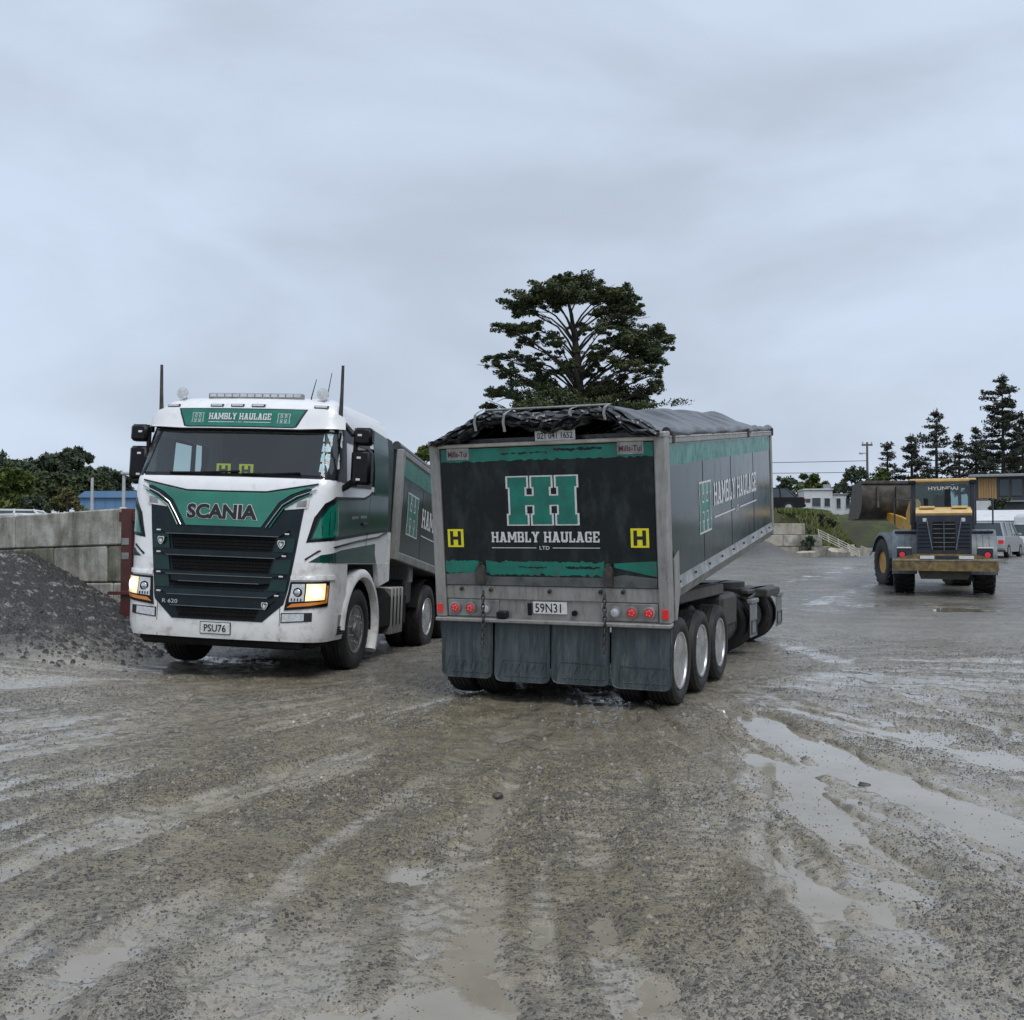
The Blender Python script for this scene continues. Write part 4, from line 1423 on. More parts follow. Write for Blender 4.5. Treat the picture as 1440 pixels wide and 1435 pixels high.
# inside the cab
mb = MB(); mb.bx(-1.08, 1.08, 0.36, 0.85, 1.9, 2.33, 0.06); mb.build('dashboard', M_BLACK, truck)
mb = MB(); mb.bx(-1.12, 1.12, 2.2, 2.25, 1.4, 3.1); mb.build('rear_bulkhead', M_SEAT, truck)
mb = MB(); mb.bx(-1.1, 1.1, 0.5, 2.2, 1.42, 1.46); mb.build('cab_floor', M_SEAT, truck)
for sg in (-1, 1):
    mb = MB(); mb.bx(sg * 0.28, sg * 0.80, 1.15, 1.65, 1.7, 1.86, 0.05); mb.bx(sg * 0.30, sg * 0.78, 1.55, 1.72, 1.8, 2.45, 0.06); mb.bx(sg * 0.40, sg * 0.68, 1.60, 1.70, 2.46, 2.70, 0.05)
    mb.build('seat', M_SEAT, truck)
mb = MB()
ring = [(-0.54 + 0.22 * math.cos(2 * math.pi * k / 20), 0.92 + 0.10 * math.sin(2 * math.pi * k / 20), 2.28 + 0.19 * math.sin(2 * math.pi * k / 20)) for k in range(21)]
mb.tube(ring, 0.018, 8); mb.tube([(-0.54, 0.92, 2.28), (-0.54, 0.7, 2.1)], 0.03, 8); mb.build('steering_wheel', M_BLACK, truck, 60)
for u in (-0.17, 0.12):
    mb = MB(); mb.bx(u - 0.09, u + 0.09, 0.34, 0.347, 2.345, 2.50); cd = mb.build('hazard_card', M_YELLOW, truck)
    mb = MB()
    for r_ in (rc(u - 0.055, 2.365, u - 0.025, 2.48), rc(u + 0.025, 2.365, u + 0.055, 2.48), rc(u - 0.025, 2.41, u + 0.025, 2.435)):
        mb.prism(r_, 'y', 0.334, 0.3385)
    mb.build('card_letter', M_INK, cd)
for q in range(4):
    z = 2.42 + q * 0.125
    mb = MB(); a = hw(z) - crz(z) - 0.03
    patch(mb, [(a, z), (a + 0.10, z), (a + 0.10, z + 0.10), (a, z + 0.10)], cab, 0.007, 0.002, 0.1)
    mb.build('screen_label', mat('pale_label', (0.45, 0.62, 0.66), (0.25, 0.42, 0.46), scale=40, rough=0.4), truck, 0)
for (a, b_) in ((-0.78, 0.12), (0.15, 0.86)):
    mb = MB(); mb.tube([cab(a, 2.37, 0.02), cab((a + b_) / 2, 2.375, 0.03), cab(b_, 2.40, 0.02)], 0.012, 6); mb.build('wiper', M_BLACK, truck, 60)

# chassis, tank, wheels
for sg in (-1, 1):
    mb = MB(); mb.bx(sg * 0.36, sg * 0.44, 0.8, 8.1, 0.72, 1.0, 0.01); mb.build('chassis_rail', M_CHASSIS, truck)
mb = MB()
for y in (1.45, 5.0, 6.35):
    mb.cyl((-0.95, y, 0.52), (0.95, y, 0.52), 0.07, None, 10)
    mb.lathe([(0.0, -0.2), (0.17, -0.12), (0.2, 0), (0.17, 0.12), (0, 0.2)], 14, mk_axis((0, y, 0.52), (1, 0, 0)))
mb.build('axles', M_CHASSIS, truck, 60)
for y in (2.2, 3.6, 4.4, 5.6, 7.2, 8.0):
    mb = MB(); mb.bx(-0.36, 0.36, y - 0.06, y + 0.06, 0.76, 0.96, 0.01); mb.build('cross_member', M_CHASSIS, truck)
mb = MB(); mb.bx(-0.5, 0.5, 0.7, 2.4, 0.55, 1.3, 0.05); mb.build('engine_block', M_BLACKR, truck)
for sg in (-1, 1):
    wheel(truck, (sg * 1.06, 1.45, 0.52), 0.52, 0.33, 0.30, 'front', sg, M_RIMD)
    for y in (4.95, 6.32):
        wheel(truck, (sg * 1.09, y, 0.50), 0.51, 0.28, 0.295, 'dish', sg, M_RIM)
        wheel(truck, (sg * 0.76, y, 0.50), 0.51, 0.28, 0.295, 'dish', sg, M_RIM)
    mb = MB(); mb.bx(sg * 0.60, sg * 1.20, 2.22, 3.85, 0.36, 1.0, 0.12)
    tk = mb.build('fuel_tank', M_BLACKR, truck, 40)
    for y in (2.95, 3.12, 3.29, 3.46):
        q = MB(); q.bx(sg * 0.585, sg * 1.216, y, y + 0.055, 0.345, 1.015, 0.12); q.build('tank_strap', M_ALUD, tk, 40)
    mb = MB(); mb.bx(sg * 0.75, sg * 1.15, 2.25, 2.7, 0.24, 0.33, 0.02); mb.build('side_step', M_ALU, truck)
    for y in (4.95, 6.32):
        mb = MB()
        P = []
        for k in range(13):
            an = R(15 + 150 * k / 12)
            P.append([(sg * x, y + 0.60 * math.cos(an), 0.52 + 0.58 * math.sin(an)) for x in (0.6, 1.2)])
        mb.grid(P); mb.build('rear_mudguard', M_BLACKR, truck, 60)
mb = MB(); mb.bx(0.62, 1.1, 3.95, 4.35, 0.72, 1.1, 0.03); mb.build('tool_box', M_CHASSIS, truck)
mb = MB(); mb.bx(0.80, 1.12, 4.10, 4.34, 1.05, 1.35, 0.02); mb.build('air_tank_cover', M_ALUD, truck)


# ------------------------------------------------------------------ bins shared by truck and trailer
def bin_side_deco(par, P, Y, sg, x, length, h, logo, word, band):
    """band, crest, fleet name on one long side. P(u,v,off)->point with u along +Y"""
    k = MB(); pts = [[P(u, v, 0.003) for v in (band[0], band[1])] for u in np.linspace(0.02, length - 0.02, 12)]
    k.grid(pts); k.build('teal_band', M_TEAL, par, 0)
    k = MB(); hh_logo(k, P, logo[0], logo[1], logo[2], logo[3], 0.004, 0.03); k.build('crest_outline', M_LETTER, par, 0)
    k = MB(); hh_logo(k, P, logo[0], logo[1], logo[2], logo[3], 0.006, -0.01); k.build('crest', M_TEAL, par, 0)
    k = MB(); slab_text(k, 'HAMBLY HAULAGE', P, word[0], word[1], word[2], word[3], 0.005)
    k.build('fleet_name', M_LETTER, par, 0)
    k = MB()
    a, b_ = word[0], word[1]
    c_ = (a + b_) / 2
    z = word[2] - 0.14
    for u0, u1 in ((a, c_ - 0.16), (c_ + 0.16, b_)):
        k.add([P(u0, z, 0.005), P(u1, z, 0.005), P(u1, z + 0.018, 0.005), P(u0, z + 0.018, 0.005)], [(0, 1, 2, 3)])
    text_on(k, 'LTD', P, c_ - 0.10, c_ + 0.10, z - 0.025, z + 0.045, 0.0055)
    k.build('fleet_name_rule', M_LETTER, par, 0)


def flank_P(Mx, sg, x):
    if sg > 0:
        return lambda u, v, off: Mx @ Vector((x + off, u, v))
    return lambda u, v, off: Mx @ Vector((-x - off, u, v))


LB = 4.9
MBIN = Matrix.Translation((0, 7.85, 0.95)) @ Matrix.Rotation(R(-5.6), 4, 'X') @ Matrix.Translation((0, -LB, 0))
H_ = 1.60
mb = MB(MBIN); mb.bx(-1.12, 1.12, 0.05, LB, 0.0, 0.12); mb.build('bin_floor', M_ALUD, truck)
mb = MB(MBIN); mb.bx(-1.18, 1.18, 0.0, 0.06, 0.05, H_ - 0.02, 0.01); mb.build('bin_headboard', M_PANEL, truck)
mb = MB(MBIN); mb.bx(-1.18, 1.18, LB, LB + 0.06, 0.05, H_ - 0.05, 0.01); mb.build('bin_tailgate', M_PANEL, truck)
mb = MB(MBIN); mb.bx(-1.1, 1.1, 0.1, LB - 0.1, 0.12, 1.25); mb.build('bin_load', M_BLACKR, truck)
for sg in (-1, 1):
    mb = MB(MBIN); mb.bx(sg * 1.17, sg * 1.235, 0.07, LB, 0.10, H_ - 0.08); sd = mb.build('bin_side', M_PANEL, truck, 0)
    mb = MB(MBIN); mb.bx(sg * 1.13, sg * 1.25, 0.0, LB + 0.04, -0.02, 0.11, 0.015); mb.build('bottom_rail', M_ALU, sd)
    mb = MB(MBIN); mb.bx(sg * 1.15, sg * 1.255, 0.0, LB + 0.04, H_ - 0.10, H_, 0.02); mb.build('top_rail', M_ALUD, sd)
    mb = MB(MBIN); mb.bx(sg * 1.14, sg * 1.252, -0.03, 0.10, -0.02, H_, 0.015); mb.build('corner_post', M_ALUD, sd)
    for y in (1.25, 2.5, 3.75):
        k = MB(MBIN); k.bx(sg * 1.233, sg * 1.2375, y, y + 0.012, 0.11, H_ - 0.1); k.build('panel_seam', M_INK, sd)
    bin_side_deco(sd, flank_P(MBIN, sg, 1.235), 0, sg, 1.235, LB, H_, (0.42, 1.0, 0.42, 1.02), (1.25, 4.3, 0.62, 0.92), (H_ - 0.38, H_ - 0.11))
    mb = MB(MBIN); mb.tube([(sg * 1.13, -0.02, H_ + 0.05), (sg * 1.14, LB + 0.02, H_ + 0.05)], 0.065, 10); mb.build('tarpaulin_roll', M_TARP, truck, 60)
mb = MB(MBIN)
mb.grid([[(x, y, H_ + 0.03 + 0.16 * (1 - (x / 1.1) ** 2) + 0.015 * math.sin(y * 7)) for y in np.linspace(0.0, LB, 40)] for x in np.linspace(-1.1, 1.1, 12)])
mb.build('tarpaulin', M_TARP, truck, 60)


# ================================================================== TIPPER TRAILER
TR_LOC = (0.371, 9.94, 0.0)
TR_YAW = -23.5
trailer = empty('tipper_trailer', TR_LOC, (0, 0, R(TR_YAW)),
                'black tipper trailer with green crest and mud flaps, bin raised under a tarpaulin', 'trailer')
TL = 6.2
MT = Matrix.Translation((0, 0, 1.0)) @ Matrix.Rotation(R(6.1), 4, 'X')


def rear(u, v, off=0.0):
    return MT @ Vector((u, -0.03 - off, v))


def rbuild(mb, name, material, parent, smooth=0):
    return mb.build(name, material, parent, smooth)


# tailgate
mb = MB(MT); mb.bx(-1.125, 1.125, -0.03, 0.04, 0.175, 1.575, 0.006)
tg = mb.build('tailgate', M_TAIL, trailer)
rnd = random.Random(11)


def ragged(u0, u1, v0, v1, amp0, amp1, n=60):
    bot = [(u0 + (u1 - u0) * k / n, v0 + amp0 * (rnd.random() - 0.5) * (1.8 if rnd.random() < 0.2 else 0.7)) for k in range(n + 1)]
    top = [(u1 - (u1 - u0) * k / n, v1 + amp1 * (rnd.random() - 0.5) * (1.8 if rnd.random() < 0.2 else 0.7)) for k in range(n + 1)]
    return bot + top


def flat(mb, poly, fn, off):
    vs, fs = cdt(poly if isinstance(poly[0][0], (tuple, list)) else [poly])
    mb.add([fn(p[0], p[1], off) for p in vs], fs)
    return mb


mb = MB(); flat(mb, ragged(-1.12, 1.12, 1.435, 1.565, 0.022, 0.0), rear, 0.003); mb.build('upper_teal_band', M_TEAL, tg, 0)
mb = MB(); flat(mb, ragged(-1.12, -0.74, 0.30, 0.425, 0.02, 0.015, 20), rear, 0.003); mb.build('lower_teal_band', M_TEAL, tg, 0)
mb = MB(); flat(mb, ragged(-0.66, 0.60, 0.285, 0.42, 0.03, 0.02, 50), rear, 0.003); mb.build('lower_teal_band', M_TEAL, tg, 0)
mb = MB(); flat(mb, [(0.70, 0.37), (1.12, 0.285), (1.12, 0.435), (1.0, 0.43), (0.9, 0.425), (0.70, 0.41)], rear, 0.003); mb.build('lower_teal_band', M_TEAL, tg, 0)
mb = MB(); mb.M = None
flat(mb, [(-1.12, 0.178), (1.12, 0.178), (1.12, 0.27), (0.8, 0.30), (0.6, 0.27), (-0.6, 0.265), (-0.8, 0.31), (-1.12, 0.285)], rear, 0.0022)
mb.build('scuffed_strip', mat('scuffed_steel', (0.07, 0.08, 0.082), (0.13, 0.135, 0.13), rough=0.5, dirt=(0.03, 0.035, 0.035), damt=0.5), tg, 0)
mb = MB()
for (a, b_, v, hgt) in ((-0.45, 0.05, 1.50, 0.010), (0.12, 0.62, 1.515, 0.022), (-0.3, 0.0, 0.36, 0.010), (0.2, 0.56, 0.355, 0.022)):
    flat(mb, ragged(a, b_, v, v + hgt, 0.02, 0.02, 24), rear, 0.0042)
mb.build('flaked_paint', M_TAIL, tg, 0)['kind'] = 'stuff'
mb = MB(); hh_logo(mb, rear, -0.385, 0.345, 0.795, 1.265, 0.0035, 0.028); mb.build('crest_outline', M_LETTER, tg, 0)
mb = MB(); hh_logo(mb, rear, -0.385, 0.345, 0.795, 1.265, 0.0055, 0.0); cr_o = mb.build('crest', M_TEAL, tg, 0)
mb = MB(); slab_text(mb, 'HAMBLY HAULAGE', rear, -0.585, 0.565, 0.615, 0.72, 0.004); mb.build('fleet_name', M_LETTER, tg, 0)
mb = MB()
for a, b_ in ((-0.585, -0.10), (0.075, 0.565)):
    flat(mb, rc(a, 0.556, b_, 0.563), rear, 0.004)
text_on(mb, 'LTD', rear, -0.065, 0.04, 0.543, 0.577, 0.004, 0.01); mb.build('fleet_name_rule', M_LETTER, tg, 0)
for (a, b_) in ((-1.08, -0.90), (0.875, 1.055)):
    mb = MB(); k = rear((a + b_) / 2, 0.655, 0)
    flat(mb, rc(a, 0.565, b_, 0.75), rear, 0.005); hc = mb.build('hazard_plate', M_YELLOW, tg, 0)
    c_ = (a + b_) / 2
    mb = MB(); flat(mb, [rc(c_ - 0.062, 0.585, c_ - 0.026, 0.73), rc(c_ + 0.026, 0.585, c_ + 0.062, 0.73), rc(c_ - 0.04, 0.642, c_ + 0.04, 0.674)], rear, 0.007)
    mb.build('hazard_letter', M_INK, hc, 0)
for (a, b_) in ((-1.05, -0.80), (0.77, 1.03)):
    mb = MB(); mb.M = MT; mb.bx(a, b_, -0.038, -0.029, 1.455, 1.575, 0.003); mp_ = mb.build('maker_plate', M_ALU, tg)
    mb = MB(); text_on(mb, 'Mills-Tui', rear, a + 0.018, b_ - 0.018, 1.485, 1.54, 0.0095, 0.02); mb.build('maker_lettering', mat('dark_red_print', (0.12, 0.02, 0.02), rough=0.5), mp_, 0)
mb = MB(); mb.M = MT; mb.bx(-1.14, 1.14, -0.06, 0.05, 1.577, 1.615, 0.01); mb.build('top_beam', mat('cream_beam', (0.50, 0.46, 0.40), (0.36, 0.33, 0.29), rough=0.5, dirt=(0.14, 0.12, 0.1), damt=0.4), trailer)
for x in (-0.71, 0.65):
    mb = MB(MT); mb.prism([(x - 0.045, 0.20), (x + 0.045, 0.20), (x + 0.045, 0.33), (x + 0.03, 0.37), (x + 0.012, 0.385), (x + 0.012, 0.41), (x - 0.012, 0.41), (x - 0.012, 0.385), (x - 0.03, 0.37), (x - 0.045, 0.33)], 'y', -0.10, -0.03)
    mb.build('tailgate_catch', M_CHASSIS, trailer)
# rear posts
for sg in (-1, 1):
    mb = MB(MT); mb.bx(sg * 1.13, sg * 1.245, -0.055, 0.10, -0.16, 1.63, 0.012); po = mb.build('rear_post', M_ALUD, trailer)
    mb = MB(MT); mb.bx(sg * 1.165, sg * 1.225, -0.066, -0.05, -0.115, -0.02, 0.006); mb.build('marker_lamp', M_RED, po)
    mb = MB(MT); mb.bx(sg * 1.10, sg * 1.25, -0.07, 0.12, 1.60, 1.66, 0.012); mb.build('post_cap', M_ALUD, po)
# lower apron with lamps
mb = MB(MT); mb.bx(-1.13, 1.13, -0.02, 0.05, 0.03, 0.172, 0.006); mb.build('rear_apron', M_ALUD, trailer)
mb = MB(MT); mb.bx(-1.13, 1.13, 0.0, 0.05, -0.16, 0.028); mb.build('lamp_back_plate', M_ALUD, trailer)
mb = MB(MT); mb.bx(-1.245, 1.245, -0.085, 0.06, -0.20, -0.162, 0.008); mb.build('rear_step_rail', M_ALUD, trailer)
for sg in (-1, 1):
    mb = MB(MT); mb.bx(sg * 0.545, sg * 1.12, -0.022, -0.001, -0.150, 0.022, 0.006)
    bd = mb.build('lamp_board', M_ALU, trailer)
    for i, x in enumerate((0.69, 0.86, 1.03)):
        xx = sg * x
        c3 = MT @ Vector((xx, -0.022, -0.062)); dr = (MT.to_3x3() @ Vector((0, -1, 0)))
        k = MB(); k.lathe([(0.058, 0.0), (0.062, 0.006), (0.062, 0.018), (0.046, 0.022), (0.046, 0.0)], 28, mk_axis(c3, dr)); k.build('lamp_ring', M_ALU, bd, 40)
        k = MB(); k.lathe([(0.045, 0.0), (0.045, 0.014), (0.03, 0.02), (0.0, 0.022)], 28, mk_axis(c3, dr)); lamp = k.build('tail_lamp' if i else 'reverse_lamp', M_RED if i else M_CLEAR, bd, 40)
        if i:
            k = MB()
            for q in range(5):
                an = q * 2 * math.pi / 5
                p = MT @ Vector((xx + 0.024 * math.cos(an), -0.046, -0.062 + 0.024 * math.sin(an)))
                k.cyl(p, p + dr * 0.004, 0.007, None, 8)
            k.build('led_dots', mat('led_pink', (0.8, 0.35, 0.33), rough=0.3), bd)['kind'] = 'stuff'
mb = MB(); mb.M = MT; mb.bx(-0.17, 0.19, -0.016, -0.002, -0.105, 0.015, 0.004); np_ = mb.build('number_plate', M_PLATE, trailer)
plf = lambda u, v, off: MT @ Vector((u, -0.016 - off, v))
mb = MB(); text_on(mb, '59N31', plf, -0.145, 0.13, -0.088, 0.0, 0.002, 0.01); mb.build('plate_lettering', M_INK, np_, 0)
mb = MB(MT); mb.bx(-0.55, -0.44, -0.09, 0.0, -0.155, -0.085, 0.012); mb.build('rear_camera', M_BLACK, trailer)
mb = MB(MT); mb.cyl((-0.205, -0.02, -0.12), (-0.205, -0.02, 0.0), 0.022, None, 10); mb.build('air_coupling', M_BLACK, trailer)
mb = MB(MT); mb.cyl((0.27, 0.0, -0.09), (0.27, -0.03, -0.09), 0.028, None, 14); mb.build('grommet', M_BLACK, trailer)
for (x, z) in ((-0.95, 0.14), (-0.62, 0.135), (0.02, 0.13), (0.55, 0.135), (0.78, 0.14)):
    mb = MB(MT); mb.cyl((x, -0.02, z), (x, -0.045, z - 0.01), 0.02, None, 8); mb.build('apron_pin', M_CHASSIS, trailer)
# safety chains
for x in (-0.675, 0.615):
    mb = MB()
    p0 = MT @ Vector((x, -0.10, 0.10))
    for i in range(13):
        z = p0.z - i * 0.043
        pts = []
        for k in range(13):
            an = 2 * math.pi * k / 12
            a, b_ = 0.018 * math.cos(an), 0.032 * math.sin(an)
            pts.append((p0.x + (a if i % 2 else 0), p0.y - 0.006 * math.sin(i * 0.7) + (0 if i % 2 else a), z + b_))
        mb.tube(pts, 0.0065, 5, False)
    mb.build('safety_chain', M_CHASSIS, trailer, 60)['kind'] = 'stuff'
# mud flaps
for i, (a, b_, zb) in enumerate(((-1.21, -0.635, 0.215), (-0.60, -0.005, 0.20), (0.02, 0.615, 0.21), (0.645, 1.235, 0.20))):
    mb = MB()
    rr = 0.06
    poly = [(a, 0.80), (a, zb + rr), (a + rr * 0.3, zb + rr * 0.3), (a + rr, zb), (b_ - rr, zb), (b_ - rr * 0.3, zb + rr * 0.3), (b_, zb + rr), (b_, 0.80)]
    vs, fs = cdt([poly], 0.07)

    def fp(u, v, o):
        return (u, 0.035 - o + 0.012 * math.sin(u * 9 + i * 2.1) * (0.82 - v) - 0.03 * (0.8 - v) * (1 if i % 2 else 0.4), v)
    patch(mb, poly, fp, 0.006, 0.014, 0.07)
    fl = mb.build('mud_flap', M_FLAP, trailer, 60)
    k = MB(); edge = poly[1:7]
    k.tube([fp(u, v, 0.006) for u, v in [poly[0]] + edge + [poly[7]]], 0.007, 6); k.build('flap_rim', M_FLAP, fl, 60)
    k = MB()
    w_ = b_ - a
    k.tube([fp(a + w_ * q, z, 0.008) for q, z in ((0.07, zb + 0.05), (0.16, zb + 0.215), (0.93, zb + 0.205), (0.95, zb + 0.05))], 0.005, 5)
    for q in range(8):
        u = a + w_ * (0.20 + 0.095 * q)
        k.tube([fp(u, zb + 0.10 + 0.02 * (q % 2), 0.008), fp(u + 0.018 * (q % 3), zb + 0.18, 0.008)], 0.007, 5)
        k.tube([fp(u, zb + 0.055, 0.008), fp(u + 0.035, zb + 0.06, 0.008)], 0.006, 5)
    k.build('flap_relief', M_FLAP, fl, 60)['kind'] = 'stuff'

# bin walls
ZB, ZT = 0.235, 1.54
mb = MB(MT); mb.bx(-1.15, 1.15, 0.1, TL - 0.1, 0.10, 0.2); mb.build('bin_floor', M_CHASSIS, trailer)
mb = MB(MT); mb.bx(-1.15, 1.15, 0.12, TL - 0.08, 0.22, 1.42); mb.build('bin_load', M_BLACKR, trailer)
mb = MB(MT); mb.bx(-1.17, 1.17, TL - 0.05, TL, 0.10, 1.56, 0.01); mb.build('bin_headboard', M_PANEL, trailer)
for sg in (-1, 1):
    mb = MB(MT); mb.bx(sg * 1.17, sg * 1.225, 0.10, TL, ZB, ZT); sd = mb.build('bin_side', M_PANEL, trailer, 0)
    mb = MB(MT); mb.prism([(sg * 1.14, 0.02), (sg * 1.20, 0.02), (sg * 1.245, 0.125), (sg * 1.255, 0.13), (sg * 1.245, 0.15), (sg * 1.228, 0.24), (sg * 1.14, 0.24)], 'y', 0.10, TL + 0.02); br = mb.build('bottom_rail', M_ALU, sd)
    for q in range(9):
        y = 0.35 + q * 0.68
        k = MB(MT); k.cyl((sg * 1.235, y, 0.19), (sg * 1.256, y, 0.192), 0.013, None, 8); k.build('rail_bolt', M_CHASSIS, br)
    mb = MB(MT); mb.bx(sg * 1.16, sg * 1.25, 0.10, TL + 0.02, ZT, ZT + 0.06, 0.01); mb.build('top_rail', M_ALUD, sd)
    mb = MB(MT); mb.bx(sg * 1.15, sg * 1.245, TL - 0.06, TL + 0.03, 0.05, 1.6, 0.012); mb.build('front_post', M_ALUD, sd)
    for y in (1.55, 3.1, 4.65):
        k = MB(MT); k.bx(sg * 1.2235, sg * 1.2278, y, y + 0.014, ZB, ZT); k.build('panel_seam', M_INK, sd)
    bin_side_deco(sd, flank_P(MT, sg, 1.225), 0, sg, 1.225, TL - 0.1, 1.5, (1.36, 1.92, 0.56, 1.09), (2.08, 4.85, 0.80, 1.06), (1.33, 1.53))
    k = MB(MT); k.prism([(0.10, -0.15), (0.16, -0.15), (0.30, 0.10), (0.30, 0.50), (0.10, 0.44)], 'x', sg * 1.246, sg * 1.256); k.build('corner_gusset', M_ALUD, sd)
    # edge roll of the tarpaulin
    mb = MB(MT)
    mb.tube([(sg * (1.20 + 0.008 * math.sin(y * 3.1)), y, 1.645 + 0.010 * math.sin(y * 5.3)) for y in np.linspace(0.16, TL + 0.06, 40)], [0.048 + 0.01 * math.sin(k * 1.7) for k in range(40)], 9)
    mb.build('tarpaulin_hem', M_TARP, trailer, 60)
    mb = MB(MT); mb.tube([(sg * 1.235, 0.1, 1.60), (sg * 1.235, TL + 0.05, 1.60)], 0.018, 6); mb.build('tarpaulin_track', M_ALUD, trailer, 60)
    for y in (0.22, 4.2, 6.2):
        k = MB(MT); k.bx(sg * 1.22, sg * 1.27, y - 0.03, y + 0.03, 1.54, 1.66, 0.01); k.build('track_bracket', M_CHASSIS, trailer)


# tarpaulin over the hoops
def tarp_z(x, y):
    """cover height in bin space"""
    ax = abs(x)
    top = 0.30
    if ax < 0.66: k = 1.0 - 0.05 * (ax / 0.66) ** 2
    else: k = 0.95 * max(0.0, (1.20 - ax) / 0.54) ** 0.85
    endf = min(1.0, max(0.0, (TL - 0.05 - y) / 1.15))
    endf = math.sin(endf * math.pi / 2) ** 0.8
    bow = 0.5 - 0.5 * math.cos(2 * math.pi * (y - 0.1) / 0.78)
    wr = 0.012 * math.sin(9 * x + 4.0 * y) + 0.010 * math.sin(17 * y + 3.0 * math.sin(4 * x)) + 0.014 * math.sin(6.0 * y - 11 * x)
    return 1.63 + top * k * endf + (-0.035 * bow + wr) * k


mb = MB(MT)
xs_ = np.linspace(-1.20, 1.20, 48)
mb.grid([[(x, y, tarp_z(x, y)) for y in np.linspace(0.06, TL - 0.02, 150)] for x in xs_])
mb.build('tarpaulin', M_TARP, trailer, 60)
for y in (0.06, 0.9, 1.7, 2.5, 3.3, 4.1):
    mb = MB(MT)
    mb.tube([(-1.2, y, 1.60), (-0.66, y, 1.885), (0.66, y, 1.885), (1.2, y, 1.60)], 0.016, 8); mb.build('hoop', M_ALUD, trailer, 60)
mb = MB(MT); mb.tube([(-0.60, -0.02, 1.945), (0.0, -0.02, 1.94), (0.70, -0.02, 1.935)], 0.012, 8); mb.build('hoop_rail', M_ALU, trailer, 60)
# gathered rear end hanging in swags between straps
topk = [(-1.21, 1.64), (-1.0, 1.745), (-0.62, 1.93), (-0.35, 1.925), (-0.1, 1.90), (0.12, 1.89), (0.38, 1.91), (0.72, 1.925), (0.98, 1.80), (1.20, 1.655)]
botk = [(-1.21, 1.60), (-1.06, 1.61), (-0.85, 1.64), (-0.62, 1.76), (-0.46, 1.80), (-0.30, 1.77), (-0.06, 1.70), (0.06, 1.67), (0.22, 1.68), (0.40, 1.73), (0.55, 1.80), (0.72, 1.80), (0.85, 1.68), (0.95, 1.625), (1.20, 1.61)]
mb = MB(MT)
P = []
for k in range(221):
    x = -1.21 + 2.41 * k / 220
    t = np.interp(x, [a for a, _ in topk], [b for _, b in topk]); b_ = np.interp(x, [a for a, _ in botk], [b for _, b in botk])
    cx = min((-0.62, -0.31, 0.38, 0.72), key=lambda q: abs(q - x))
    row = []
    for j in range(25):
        v = j / 24.0
        an = math.pi * (1.15 * v - 0.08)
        bulge = 0.13 * math.sin(an) * (0.35 + 0.65 * min(1.0, (t - b_) / 0.14))
        fold = 0.030 * math.sin(26 * v + 7 * (x - cx) + 2.5 * math.sin(5 * x)) + 0.020 * math.sin(47 * v + 16 * x) + 0.018 * math.sin(38 * x + 7 * v + 3 * math.sin(9 * x))
        z = t + (b_ - t) * v + 0.012 * math.sin(31 * x + 9 * v) + 0.010 * math.sin(60 * v + 12 * x)
        row.append((x, -0.02 - bulge - fold * (0.3 + math.sin(math.pi * v)), z))
    row.append((x, 0.10, b_ + 0.03))
    P.append(row)
mb.grid(P)
mb.build('tarpaulin_gather', M_TARP, trailer, 70)
for (x, z0, z1) in ((-0.62, 1.95, 1.74), (-0.31, 1.94, 1.72), (0.38, 1.93, 1.84), (0.72, 1.945, 1.79)):
    mb = MB(MT)
    P = [[(x + dx + 0.006 * math.sin(q), -0.03 - 0.20 * min(1.0, q / 1.5), z0 + (z1 - z0) * q / 8.0) for q in range(9)] for dx in (-0.014, 0.014)]
    mb.grid(P); mb.build('tarpaulin_strap', M_ALU, trailer, 60)
mb = MB(MT); mb.bx(-1.12, 1.12, 0.10, 0.13, 1.42, 1.66); mb.build('rear_curtain', M_TARP, trailer)
mb = MB(MT); mb.bx(-0.07, 0.35, -0.03, -0.02, 1.615, 1.715, 0.003); sb_ = mb.build('phone_board', M_PLATE, trailer)
phf = lambda u, v, off: MT @ Vector((u, -0.03 - off, v))
mb = MB(); text_on(mb, '021 041 1652', phf, -0.045, 0.325, 1.635, 1.695, 0.002, 0.01); mb.build('phone_lettering', M_INK, sb_, 0)['kind'] = 'stuff'

# chassis
for sg in (-1, 1):
    mb = MB(); mb.bx(sg * 0.40, sg * 0.50, 0.15, 6.7, 0.74, 0.98, 0.01); mb.build('chassis_rail', M_CHASSIS, trailer)
    mb = MB(); mb.bx(sg * 0.78, sg * 0.98, 0.5, 3.7, 0.93, 1.06, 0.015); mb.build('guard_beam', M_MUDDY, trailer)
    for y in (0.47, 1.41, 2.36):
        wheel(trailer, (sg * 1.08, y, 0.44), 0.435, 0.29, 0.275, 'dish', sg, M_RIM)
        wheel(trailer, (sg * 0.76, y, 0.44), 0.435, 0.25, 0.275, 'dish', sg, M_RIM)
        k = MB(); k.bx(sg * 0.46, sg * 0.58, y - 0.38, y + 0.35, 0.44, 0.56, 0.03); k.build('leaf_spring', M_CHASSIS, trailer)
    k = MB(); k.bx(sg * 0.55, sg * 1.02, 3.45, 4.4, 0.48, 0.92, 0.05); k.build('side_locker', M_CHASSIS, trailer)
for y in (0.47, 1.41, 2.36):
    mb = MB(); mb.cyl((-0.95, y, 0.44), (0.95, y, 0.44), 0.065, None, 12); mb.build('axle', M_CHASSIS, trailer, 60)
for y in (0.3, 1.9, 3.2, 4.6, 6.4):
    mb = MB(); mb.bx(-0.4, 0.4, y - 0.06, y + 0.06, 0.78, 0.95, 0.01); mb.build('cross_member', M_CHASSIS, trailer)
for x in (-0.5, 0.5):
    mb = MB(); mb.tube([(x * 0.2, 4.9, 0.95), (x * 0.2, 5.4, 1.66)], [0.10, 0.08], 12); mb.build('hoist_ram', M_ALU, trailer, 60)
mb = MB()
